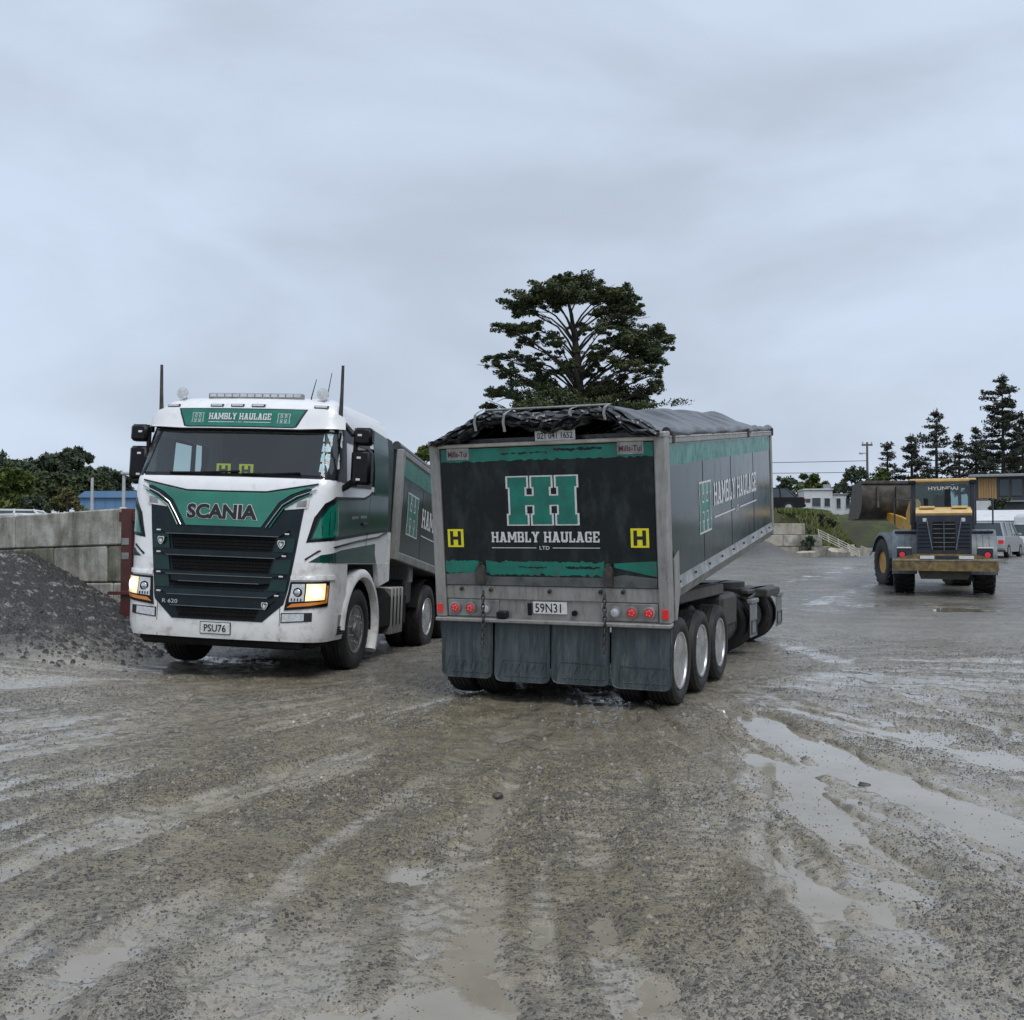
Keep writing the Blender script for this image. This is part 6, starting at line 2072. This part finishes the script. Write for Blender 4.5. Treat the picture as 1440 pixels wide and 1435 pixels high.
p = at(1366, 740, 72)
gar = empty('white_garage', (p.x, 72, 1.0), (0, 0, R(-18)), 'low white building with a pale pitched roof behind the silver car', 'building')
k = MB(); k.bx(0, 14, 0, 7, 0, 1.95); k.build('wall', M_CLAD, gar)
k = MB(); k.prism([(-0.3, 1.9), (7.3, 1.9), (3.5, 2.75)], 'x', -0.3, 14.3); k.build('roof', M_CLAD, gar)
for x in (2.9, 4.3):
    window(gar, x, x + 0.9, 0.6, 1.5)
k = MB(); k.bx(0.25, 1.0, -0.03, -0.004, 1.2, 1.5); k.build('red_sign', mat('red_sign', (0.5, 0.04, 0.04), rough=0.5), gar)
p = at(1425, 742, 60)
cv = empty('white_caravan', (p.x, 60, 0.75), (0, 0, R(-35)), 'white caravan with rounded corners parked beside the silver car', 'caravan')
k = MB(); k.bx(0, 5, 0, 2.2, 0.45, 2.35, 0.22); k.build('body', M_CLAD, cv, 40)
window(cv, 0.8, 2.0, 1.2, 1.9); window(cv, 2.8, 4.0, 1.2, 1.9)
for x in (1.6, 3.4):
    k = MB(); k.cyl((x, -0.02, 0.33), (x, 0.2, 0.33), 0.33, None, 16); k.build('wheel', M_BLACKR, cv)


# ================================================================== CARS
def car(name, loc, yaw, paint, label, suv=False, cat='car', light=True):
    o = empty(name, loc, (0, 0, R(yaw)), label, cat)
    # +Y forward, origin under the centre
    L2, w, h1, h2 = 2.2, 0.88, 0.92 if not suv else 1.05, 1.45 if not suv else 1.75
    prof = [(-L2, 0.42), (-L2 - 0.04, 0.75), (-L2 + 0.05, h1), (L2 - 1.25, h1 + 0.02), (L2 - 0.25, h1 - 0.14), (L2, 0.62), (L2 - 0.03, 0.35), (L2 - 0.4, 0.28), (-L2 + 0.3, 0.28)]
    k = MB()
    n = len(prof)
    rows = []
    for x, s in ((-w, 0.94), (-w + 0.05, 1.0), (w - 0.05, 1.0), (w, 0.94)):
        rows.append([(x, y * (0.985 if s < 1 else 1), 0.3 + (z - 0.3) * (0.97 if s < 1 else 1)) for y, z in prof] )
    rows = [r + [r[0]] for r in rows]
    k.grid(rows)
    k.add(rows[0][:-1], [tuple(range(n))]); k.add(rows[-1][:-1], [tuple(range(n))])
    body = k.build('body', paint, o, 35)
    back = -L2 + (0.12 if suv else 0.45)
    g = [(back, h1), (back + (0.12 if suv else 0.5), h2 - 0.06), (back + 0.9, h2), (0.55, h2 - 0.02), (L2 - 1.15, h1 + 0.01)]
    k = MB()
    rows = [[(sx * (w - 0.07 - 0.16 * (z - h1) / (h2 - h1)), y, z) for y, z in g] for sx in (-1, 1)]
    k.grid(rows); k.add(rows[0], [tuple(range(5))]); k.add(rows[1], [tuple(range(5))])
    k.build('cabin_glass', M_PANE, o, 30)
    k = MB(); k.prism([(g[1][0], g[1][1] + 0.004), (g[2][0], g[2][1] + 0.012), (g[3][0], g[3][1] + 0.012), (g[3][0] + 0.05, g[3][1] - 0.03), (g[1][0] + 0.02, g[1][1] - 0.04)], 'x', -(w - 0.215), w - 0.215); k.build('roof', paint, o)
    for sx in (-1, 1):
        for y in (back + 0.85, 0.0):
            k = MB(); k.tube([(sx * (w - 0.065), y, h1), (sx * (w - 0.215), y + 0.05, h2)], 0.035, 6); k.build('door_pillar', paint, o, 60)
        for (a, b_) in ((g[0], g[1]), (g[4], g[3])):
            k = MB(); k.tube([(sx * (w - 0.065), a[0], a[1]), (sx * (w - 0.22), b_[0], b_[1])], 0.04, 6); k.build('screen_pillar', paint, o, 60)
        k = MB(); k.bx(sx * (w - 0.28), sx * (w - 0.03), -L2 - 0.055, -L2 + 0.10, 0.68, 0.86, 0.02); k.build('tail_light', M_RED, o)
        k = MB(); k.bx(sx * (w - 0.36), sx * (w - 0.06), L2 - 0.16, L2 + 0.0, 0.60, 0.74, 0.02); k.build('headlight', M_CLEAR, o)
        k = MB(); k.bx(sx * (w - 0.02), sx * (w + 0.14), 0.78, 0.92, h1 + 0.02, h1 + 0.16, 0.03); k.build('door_mirror', paint, o)
        for y in (-1.32, 1.34):
            k = MB(); k.lathe([(0.0, -0.1), (0.31, -0.1), (0.33, -0.07), (0.33, 0.07), (0.31, 0.1), (0.2, 0.1), (0.19, 0.07), (0, 0.08)], 20, mk_axis((sx * (w - 0.08), y, 0.33), (sx, 0, 0)))
            wh = k.build('wheel', M_TYRE, o, 40)
            k = MB(); k.lathe([(0.19, 0.072), (0.19, 0.095), (0.06, 0.10), (0, 0.10)], 16, mk_axis((sx * (w - 0.08), y, 0.33), (sx, 0, 0))); k.build('rim', M_RIM, wh, 40)
    k = MB(); k.bx(-0.26, 0.26, -L2 - 0.05, -L2 - 0.03, 0.55, 0.67); k.build('number_plate', M_PLATE, o)
    k = MB(); k.bx(-w + 0.02, w - 0.02, -L2 - 0.07, -L2 + 0.15, 0.36, 0.52, 0.04); k.build('rear_bumper', paint if not suv else M_ALU, o)
    return o


M_CARBLK = mat('black_car_paint', (0.006, 0.006, 0.008), rough=0.15, spec=0.3)
M_CARSIL = mat('silver_car_paint', (0.42, 0.44, 0.46), (0.36, 0.38, 0.40), rough=0.3, metal=0.5)
M_CARWHT = mat('white_car_paint', (0.74, 0.75, 0.76), rough=0.2, coat=0.6)
p = at(1127, 719, 56.5)
car('black_car', (p.x - 2.2, 56.5, float(bank_z(p.x - 1, 56.5)) - 0.02), 82, M_CARBLK, 'black hatchback parked on top of the pale block wall')
p = at(1412, 782, 50)
car('silver_car', (p.x - 0.45, 50, gz(p.x, 50) - 0.02), -38, M_CARSIL, 'silver four wheel drive parked beyond the loader', True)
p = at(1440, 778, 56)
car('white_car', (p.x + 0.6, 57, gz(p.x, 57) - 0.02), -35, M_CARWHT, 'white car parked ahead of the silver four wheel drive', True)
p = at(4, 715, 26)
car('white_car', (p.x - 1.6, 30.0, 1.06), -75, M_CARWHT, 'white car with its windscreen showing over the left end of the mossy block wall')
p = at(36, 715, 23)
car('white_car', (-12.9, 26.0, 0.82), 62, M_CARWHT, 'white car with only its roof line showing over the mossy block wall')

# ================================================================== SMALL YARD THINGS
M_REDST = mat('red_steel', (0.10, 0.018, 0.015), (0.05, 0.02, 0.016), rough=0.5, dirt=(0.10, 0.06, 0.05), damt=0.4)
p = at(176, 830, 15.2)
rs = empty('red_steel_stand', (p.x + 0.05, 15.2, 0.35), (0, 0, R(-10)), 'rusty red steel stand with white stickers between the block wall and the truck', 'stand')
k = MB(); k.bx(-0.09, 0.09, -0.06, 0.06, 0, 1.75, 0.01); k.build('post', M_REDST, rs)
k = MB(); k.bx(-0.14, 0.5, -0.04, 0.04, 1.55, 1.7, 0.01); k.build('head_beam', M_REDST, rs)
k = MB(); k.bx(-0.28, 0.5, -0.10, -0.05, 0.44, 0.49, 0.005); k.build('cross_bar', M_REDST, rs)
for z in (0.98, 1.2):
    k = MB(); k.bx(-0.07, 0.05, -0.068, -0.062, z, z + 0.10); k.build('sticker', M_ALU, rs)
p = at(173, 712, 17.6)
k = empty('small_crate', (p.x, 17.6, 2.0), (0, 0, 0.2), 'small yellow and white box on the terrace edge by the truck mirror', 'box')
q = MB(); q.bx(-0.06, 0.06, -0.06, 0.06, 0.0, 0.10, 0.01); q.build('box_base', mat('ochre_box', (0.5, 0.33, 0.1), rough=0.6), k)
q = MB(); q.bx(-0.055, 0.055, -0.055, 0.055, 0.10, 0.19, 0.01); q.build('box_lid', M_LETTER, k)

# slatted frame lying on the bank
A = at(1150, 748, 52.0); B = at(1209, 777, 50.2)
fr = empty('slatted_frame', (A.x, 52.0, A.z), (0, 0, 0), 'pale slatted timber frame leaning down from the end of the far block wall', 'frame')
d = B - A
side = Vector((0.2, 0.8, 0.42)).normalized()
M_PALE = mat('bleached_timber', (0.42, 0.40, 0.36), (0.26, 0.24, 0.21), rough=0.8)
for i in range(4):
    o_ = side * (i * 0.27 - 0.55)
    k = MB(); k.tube([o_, d + o_], 0.028, 4); k.build('rail', M_PALE, fr)
for t in (0.02, 0.25, 0.5, 0.75, 0.97):
    k = MB(); k.tube([d * t - side * 0.62, d * t + side * 0.34], 0.024, 4); k.build('slat', M_PALE, fr)


# broken concrete at the foot of the bank
for i, (px, py, d, sx, sy, sz, rx, rz, lb_) in enumerate(((1176, 781, 50.6, 0.55, 0.4, 0.22, 18, 20, 'tilted slab of broken concrete beside the slatted frame'), (1190, 776, 52.0, 0.40, 0.45, 0.30, -22, 50, 'chunky lump of broken concrete at the foot of the grass bank'),
        (1134, 787, 49.6, 0.5, 0.35, 0.16, 8, -15, 'flat slab of broken concrete lying below the pale block wall'), (1216, 771, 54.0, 0.45, 0.35, 0.28, 25, 70, 'broken concrete lump on the bank near the front wheel of the loader'))):
    x, y = (px - 720) / 1400 * d, d
    k = MB(Matrix.Rotation(R(rz), 4, 'Z') @ Matrix.Rotation(R(rx), 4, 'X'))
    k.prism([(-sx, -sy * 0.7), (sx * 0.6, -sy), (sx, -sy * 0.1), (sx * 0.7, sy * 0.9), (-sx * 0.3, sy), (-sx * 0.9, sy * 0.3)], 'z', -sz, sz)
    o_ = k.build('broken_concrete', M_CONCL, None, 0, label=lb_, cat='concrete_chunk')
    o_.location = (x, y, max(gz(x, y), float(bank_z(x, y)) if y > 52.7 else -9) + sz * 0.5)


# lone rocks in the yard
def rock(px, py, s, label, seed):
    x, y = px_ground(px, py)
    rnd = random.Random(seed)
    bm = bmesh.new()
    bmesh.ops.create_icosphere(bm, subdivisions=2, radius=s)
    for v in bm.verts:
        v.co *= rnd.uniform(0.75, 1.2)
        v.co.z *= 0.65
    me = bpy.data.meshes.new('rock'); bm.to_mesh(me); bm.free()
    me.materials.append(M_PEB)
    o = bpy.data.objects.new('rock', me); COL.objects.link(o)
    o.location = (x, y, gz(x, y) + s * 0.35)
    tag(o, label, 'rock')


rock(583, 1397, 0.026, 'single dark stone sitting in the pale puddle', 1)
rock(1378, 1150, 0.045, 'largest dark stone beside the long water filled rut', 2)
rock(1211, 1094, 0.045, 'dark lump of gravel on the ridge between two water filled ruts', 3)
rock(700, 1113, 0.035, 'lone dark stone on the brown mud behind the trailer', 4)


# ================================================================== TREES
def leaf_mat(name, c1, c2, scale=0.5):
    return mat(name, c1, c2, scale=scale, rough=0.65, rvar=0.1, spec=0.3, sharp=(0.3, 0.7))


M_BARK = mat('tree_bark', (0.04, 0.034, 0.029), (0.065, 0.055, 0.046), scale=3, rough=0.9)
M_LF_DARK = leaf_mat('dark_conifer_leaf', (0.034, 0.056, 0.024), (0.085, 0.098, 0.038), 0.5)
M_LF_PINE = leaf_mat('norfolk_leaf', (0.026, 0.036, 0.026), (0.06, 0.066, 0.04), 0.7)
M_LF_MID = leaf_mat('mid_green_leaf', (0.046, 0.07, 0.038), (0.085, 0.10, 0.062), 0.35)  # green lightened and blued slightly, painting distance haze into the leaves
M_LF_FRESH = leaf_mat('fresh_green_leaf', (0.06, 0.10, 0.02), (0.11, 0.13, 0.035), 0.6)
M_LF_OLIVE = leaf_mat('olive_leaf', (0.10, 0.10, 0.035), (0.16, 0.14, 0.06), 2.0)


def leaf_clumps(clumps, leaf, seed, flatten=0.0):
    """clumps: (x,y,z,rx,ry,rz,count). Returns verts, faces of small leaf shaped quads"""
    rg = np.random.default_rng(seed)
    V, F = [], []
    k = 0
    for (x, y, z, rx, ry, rz, n) in clumps:
        u = rg.normal(size=(n, 3))
        u /= np.linalg.norm(u, axis=1)[:, None]
        r = rg.random(n) ** 0.45
        c = np.array([x, y, z]) + u * r[:, None] * np.array([rx, ry, rz])
        a = rg.normal(size=(n, 3)); a[:, 2] *= (1 - flatten); a /= np.linalg.norm(a, axis=1)[:, None]
        b = rg.normal(size=(n, 3)); b[:, 2] *= (1 - flatten); b -= (a * b).sum(1)[:, None] * a; b /= np.linalg.norm(b, axis=1)[:, None]
        s = leaf * (0.6 + 0.8 * rg.random(n))[:, None]
        v = np.stack([c - a * s, c + b * s * 0.42, c + a * s, c - b * s * 0.42], 1).reshape(-1, 3)
        V.append(v)
        i = np.arange(n)[:, None] * 4 + np.arange(4)[None, :] + k
        F.append(i)
        k += 4 * n
    return np.concatenate(V), np.concatenate(F)


def np_mesh(name, V, F, material, parent):
    me = bpy.data.meshes.new(name)
    me.vertices.add(len(V)); me.vertices.foreach_set('co', V.astype(np.float32).ravel())
    me.loops.add(F.size); me.loops.foreach_set('vertex_index', F.astype(np.int32).ravel())
    me.polygons.add(len(F)); me.polygons.foreach_set('loop_start', np.arange(0, F.size, 4, dtype=np.int32))
    me.update()
    me.materials.append(material)
    o = bpy.data.objects.new(name, me); COL.objects.link(o); o.parent = parent
    return o


# ---- the big spreading tree behind the trailer
D = 62.0
base = at(815, 700, D)
bt = empty('spreading_tree', (base.x, D, 1.6), (0, 0, 0), 'large dark spreading conifer rising behind the tipper trailer', 'tree')
CL = [(600, 130, 90, 50, 1.2), (720, 125, 110, 50, 1.3), (480, 150, 110, 40, 1.0), (570, 95, 35, 25, 0.6), (400, 235, 140, 50, 1.1), (310, 280, 80, 42, 0.9), (860, 180, 110, 45, 1.1), (970, 190, 85, 45, 1.0), (1040, 260, 75, 50, 1.0),
      (920, 290, 110, 45, 1.0), (280, 410, 90, 45, 1.0), (390, 400, 90, 42, 0.9), (620, 195, 120, 40, 1.0), (740, 200, 120, 45, 1.1), (540, 250, 90, 28, 0.6), (1150, 450, 105, 55, 1.1), (1240, 505, 70, 45, 0.9), (1085, 540, 110, 55, 1.1), (980, 475, 80, 65, 1.0),
      (1130, 600, 110, 35, 0.8), (970, 370, 110, 45, 0.9), (190, 585, 80, 22, 0.45), (250, 690, 85, 50, 0.5), (340, 500, 80, 40, 0.4), (190, 830, 75, 45, 0.4), (320, 800, 110, 70, 0.75), (460, 760, 100, 70, 0.9), (560, 830, 110, 70, 1.0),
      (610, 670, 70, 60, 0.9), (700, 870, 130, 60, 1.1), (860, 780, 110, 65, 0.9), (950, 830, 120, 60, 1.0), (1080, 870, 100, 36, 0.6), (1185, 770, 60, 60, 0.35), (1200, 690, 60, 50, 0.4), (760, 690, 90, 35, 0.6), (430, 910, 160, 40, 0.9), (1020, 650, 120, 35, 0.5),
      (520, 590, 90, 35, 0.35), (820, 560, 90, 28, 0.3), (700, 400, 60, 30, 0.2), (840, 420, 90, 30, 0.3), (500, 470, 100, 30, 0.4), (880, 500, 80, 35, 0.4), (130, 900, 60, 30, 0.3), (800, 310, 60, 22, 0.25), (420, 640, 80, 28, 0.35), (620, 940, 260, 40, 1.4), (900, 930, 240, 35, 1.2)]
rt = random.Random(5)
CL += [(rt.uniform(150, 1180), rt.uniform(560, 930), rt.uniform(50, 100), rt.uniform(25, 45), 0.32) for _ in range(18)]
CL += [(rt.uniform(300, 1050), rt.uniform(180, 520), rt.uniform(40, 80), rt.uniform(18, 30), 0.22) for _ in range(6)]
clumps, limbs = [], MB()
inv = Vector((base.x, D, 1.6))
top = at(810, 455, D) - inv
trunk = [Vector((0, 0, -1.6)), Vector((0.1, 0, 2.5)), at(815, 560, D) - inv, at(812, 500, D) - inv, at(806, 455, D) - inv, at(800, 420, D) - inv]
limbs.tube(trunk, [0.55, 0.45, 0.34, 0.24, 0.14, 0.05], 8)
for (zx, zy, rx, ry, wgt) in CL:
    dep = rt.uniform(-1, 1) * 3.4
    d_ = D + dep
    c_ = at(660 + zx / 4.5, 370 + zy / 4.5, d_) - inv
    sx, sy = rx / 4.5 * d_ / 1400, ry / 4.5 * d_ / 1400
    # several small pads per clump so that the outline breaks up
    m_ = max(9, int(24 * wgt * rx / 100))
    for _ in range(m_):
        o_ = Vector((rt.gauss(0, 0.52) * sx, rt.gauss(0, 0.7) * sx, rt.gauss(0, 0.50) * sy))
        q = c_ + o_
        clumps.append((q.x, q.y, q.z, sx * rt.uniform(0.25, 0.55), sx * rt.uniform(0.25, 0.55), sy * rt.uniform(0.25, 0.5), int(105 * min(1.1, 0.5 + wgt * 0.6))))
    hd = math.hypot(c_.x, c_.y)
    zr = max(2.5, c_.z - 0.55 * hd - 0.4)
    zr = min(zr, (at(800, 420, D) - inv).z)
    tx = float(np.interp(zr, [v.z for v in trunk], [v.x for v in trunk]))
    s0 = Vector((tx, 0, zr))
    mid = s0.lerp(c_, 0.5) + Vector((rt.uniform(-0.3, 0.3), rt.uniform(-0.3, 0.3), 0.10 * hd + 0.1))
    r0 = 0.035 + 0.014 * hd
    limbs.tube([s0, s0.lerp(mid, 0.5) + Vector((0, 0, 0.05 * hd)), mid, mid.lerp(c_, 0.6), c_], [r0, r0 * 0.8, r0 * 0.62, r0 * 0.4, r0 * 0.2], 6)
    for _ in range(6):
        e_ = c_ + Vector((rt.gauss(0, 0.6) * sx, rt.gauss(0, 0.6) * sx, rt.gauss(0, 0.5) * sy))
        b0 = mid.lerp(c_, rt.uniform(0.1, 0.9))
        limbs.tube([b0, b0.lerp(e_, 0.5) + Vector((0, 0, 0.12)), e_], [r0 * 0.35, r0 * 0.25, 0.012], 4)
V, F = leaf_clumps(clumps, 0.10, 3, 0.3)
np_mesh('crown', V, F, M_LF_DARK, bt)
limbs.build('trunk', M_BARK, bt, 60)


# ---- Norfolk pines: whorls of level branches
def norfolk(px, top, base_py, hw_px, d, label, seed, dens=1.0):
    rr = random.Random(seed)
    B_ = at(px, base_py, d); T_ = at(px, top, d)
    H_ = T_.z - B_.z
    w = hw_px * 1.25 / 1400 * d
    o = empty('norfolk_pine', B_, (0, 0, 0), label, 'tree', 'pines on the rise')
    tr = MB(); tr.tube([(0, 0, -0.5), (0, 0, H_ * 0.5), (0, 0, H_)], [0.028 * H_ * 0.6 + 0.05, 0.14, 0.02], 7)
    cl = []
    n = int(H_ / 0.62)
    for i in range(n):
        t = (i + 0.3) / n
        if t < 0.12: continue
        z = H_ * t
        rad = w * (1.0 - t) ** 0.62 * rr.uniform(0.6, 1.15) * (0.75 + 0.25 * min(1, t / 0.25)) + 0.15
        nb = rr.choice((3, 4, 5, 6, 7))
        a0 = rr.random() * 6.28
        for b in range(nb):
            a = a0 + b * 6.283 / nb + rr.uniform(-0.2, 0.2)
            L_ = rad * rr.uniform(0.5, 1.12)
            e_ = Vector((math.cos(a) * L_, math.sin(a) * L_, z + 0.16 * L_ + rr.uniform(-0.35, 0.35)))
            tr.tube([(0, 0, z), (e_.x * 0.55, e_.y * 0.55, z + 0.01 * L_), e_], [0.045, 0.035, 0.012], 4)
            m = max(2, int(L_ / 0.38))
            for q in range(m):
                f = 0.30 + 0.74 * (q + 0.5) / m
                cl.append((e_.x * f, e_.y * f, z + (e_.z - z) * f + 0.05, 0.42 * rr.uniform(0.6, 1.3), 0.42, 0.24 * rr.uniform(0.6, 1.5), int(26 * dens)))
    cl.append((0, 0, H_ - 0.2, 0.3, 0.3, 0.5, 40))
    V, F = leaf_clumps(cl, 0.14, seed, 0.2)
    np_mesh('crown', V, F, M_LF_PINE, o)
    tr.build('trunk', M_BARK, o, 60)


norfolk(1412, 527, 722, 52, 92, 'tallest pine, standing in front of the cedar clad house', 1, 1.5)
norfolk(1318, 577, 715, 36, 100, 'tall pine directly above the loader cab', 2, 1.1)
norfolk(1283, 613, 712, 24, 104, 'dense rounded pine above the raised bucket of the loader', 3, 1.2)
norfolk(1249, 624, 712, 24, 106, 'pine with an open crown above the raised bucket, nearest the power pole', 4, 0.8)
norfolk(1350, 611, 715, 18, 108, 'slim pine between the loader cab and the tallest pine', 5, 1.0)
norfolk(1374, 602, 718, 20, 98, 'narrow pine right beside the tallest pine', 6, 1.0)
norfolk(1440, 590, 722, 40, 110, 'pine partly hidden behind the tallest pine', 7, 1.2)


# ---- broadleaf trees and shrubs
def broadleaf(name, px, top, base_py, hw_px, d, material, label, seed, leaf=0.16, n=14, per=260, group=None, lump=0.5, cat='tree', gap=0.0):
    rr = random.Random(seed)
    B_ = at(px, base_py, d); T_ = at(px, top, d)
    H_ = T_.z - B_.z
    w = hw_px / 1400 * d
    o = empty(name, B_, (0, 0, 0), label, cat, group)
    tr = MB(); tr.tube([(0, 0, -0.6), (rr.uniform(-.1, .1) * min(1, H_ / 4), 0, H_ * 0.35), (0, 0, H_ * 0.7)], [0.035 * H_ + 0.03, 0.025 * H_ + 0.02, 0.03], 7)
    cl = []
    for i in range(n):
        t = rr.random()
        low = cat in ('plant', 'bush')
        z = H_ * ((0.04 + 0.86 * t) if low else (0.22 + 0.72 * t))
        wr = w * (math.sqrt(max(0.1, 1 - t * t * 0.9)) if low else math.sqrt(max(0.05, 1 - (2 * (0.18 + 0.78 * t) - 1) ** 2 * 0.92)))
        a = rr.random() * 6.283; q = math.sqrt(rr.random())
        c_ = Vector((math.cos(a) * q * wr * 0.82, math.sin(a) * q * wr * 0.82, z))
        tr.tube([(0, 0, max(0.2, z - 0.4 * H_ * rr.random())), (c_.x * 0.5, c_.y * 0.5, z * 0.9), c_], [0.014 * H_, 0.009 * H_, 0.01], 5)
        s = w * lump * rr.uniform(0.6, 1.1)
        for _ in range(4):
            k_ = c_ + Vector((rr.gauss(0, 0.4) * s, rr.gauss(0, 0.4) * s, rr.gauss(0, 0.32) * s))
            k_.z = min(k_.z, H_ * 1.02 - s * 0.25)
            cl.append((k_.x, k_.y, k_.z, s * 0.5, s * 0.5, s * 0.36, per // 4))
    V, F = leaf_clumps(cl, leaf, seed, 0.1)
    np_mesh('crown', V, F, material, o)
    tr.build('trunk', M_BARK, o, 60)
    return o


FOREST = [(-12, 640, 60, 95, M_LF_MID, 'bushy tree at the far edge of the wood, next to the tall crowns'), (18, 652, 46, 90, M_LF_MID, 'round grey green tree over the parked white cars'),
          (52, 648, 44, 100, M_LF_MID, 'spreading tree in the wood left of the tall domed tree'), (86, 640, 38, 98, M_LF_MID, 'tree with a sloping crown against the tall domed tree'),
          (108, 631, 24, 104, M_LF_MID, 'tall domed tree rising above the rest of the wood'), (136, 660, 36, 100, M_LF_MID, 'low tree behind the blue shed'), (166, 672, 30, 104, M_LF_MID, 'small tree between the blue shed and the truck mirror'),
          (70, 668, 40, 85, M_LF_DARK, 'dark tree filling the front of the wood'), (120, 672, 34, 88, M_LF_DARK, 'dark tree just behind the blue shed roof'), (4, 664, 34, 62, M_LF_FRESH, 'bright green leafy tree at the front of the wood')]
for i, (px, tp, hwp, d, mm, lb_) in enumerate(FOREST):
    broadleaf('woodland_tree', px, tp, 722, hwp, d, mm, lb_, 100 + i, 0.26, 26, 420, 'trees of the wood')
broadleaf('clipped_bush', 95.5, 685, 716, 17, 24, M_LF_OLIVE, 'olive clipped bush on the terrace in front of the blue shed', 201, 0.035, 16, 300, None, 0.5, 'bush')
broadleaf('low_shrub', 50, 699, 720, 28, 34, M_LF_MID, 'low green shrub between the white cars and the clipped bush', 202, 0.07, 14, 260, None, 0.5, 'bush')
broadleaf('leafy_tree', 598, 630, 715, 26, 70, M_LF_FRESH, 'light green tree showing between the truck bin and the trailer', 203, 0.2, 18, 360)
broadleaf('round_tree', 1140, 669, 720, 24, 118, M_LF_FRESH, 'round green tree behind the white prefab hut', 204, 0.26, 18, 320)
broadleaf('sparse_tree', 1203, 655, 722, 26, 98, M_LF_MID, 'sparse shrubby tree beside the power pole', 205, 0.18, 16, 110)
broadleaf('sparse_tree', 1235, 662, 722, 28, 100, M_LF_FRESH, 'bright shrubby tree behind the raised loader bucket', 206, 0.2, 16, 200)
broadleaf('far_tree', 1100, 672, 722, 26, 130, M_LF_MID, 'dull green tree behind the roof of the black car', 207, 0.26, 16, 200)
broadleaf('far_tree', 1175, 678, 722, 22, 140, M_LF_MID, 'dull green tree showing over the low end of the prefab hut', 208, 0.28, 14, 200)
broadleaf('garden_shrub', 1405, 700, 722, 14, 84, M_LF_MID, 'dark shrub at the foot of the cedar clad house', 209, 0.16, 10, 200, None, 0.5, 'bush')
broadleaf('far_tree', 1040, 668, 722, 34, 130, M_LF_MID, 'dull green tree hidden behind the trailer front', 210, 0.28, 14, 200)
broadleaf('far_tree', 640, 690, 722, 40, 120, M_LF_MID, 'low far tree hidden behind the trailer rear', 211, 0.28, 14, 200)
# ivy and weeds over the right hand wall end
broadleaf('trailing_weed', 1137, 744, 783, 13, 51.6, M_LF_MID, 'tangled dark weeds growing over the end of the pale block wall', 212, 0.06, 14, 180, None, 0.5, 'plant')
for i, (px, py, hwp, d, lb_) in enumerate(((1165, 726, 10, 60, 'small dark weed clump on the grass bank below the prefab hut'), (1190, 735, 12, 62, 'leafy weed clump halfway down the grass bank'), (1213, 742, 13, 64, 'weed clump under the raised loader bucket'),
                                    (1232, 752, 12, 63, 'weed clump beside the front wheel of the loader'), (1150, 722, 9, 57, 'weed clump next to the rear bumper of the black car'))):
    py = 757 - (float(bank_z((px - 720) / 1400 * d, d)) - CAM_H) * 1400 / d
    broadleaf('bank_weed', px, py - 13, py + 2, hwp, d, M_LF_FRESH if i % 2 else M_LF_MID, lb_, 230 + i, 0.08, 12, 160, 'weeds on the grass bank', 0.55, 'plant')
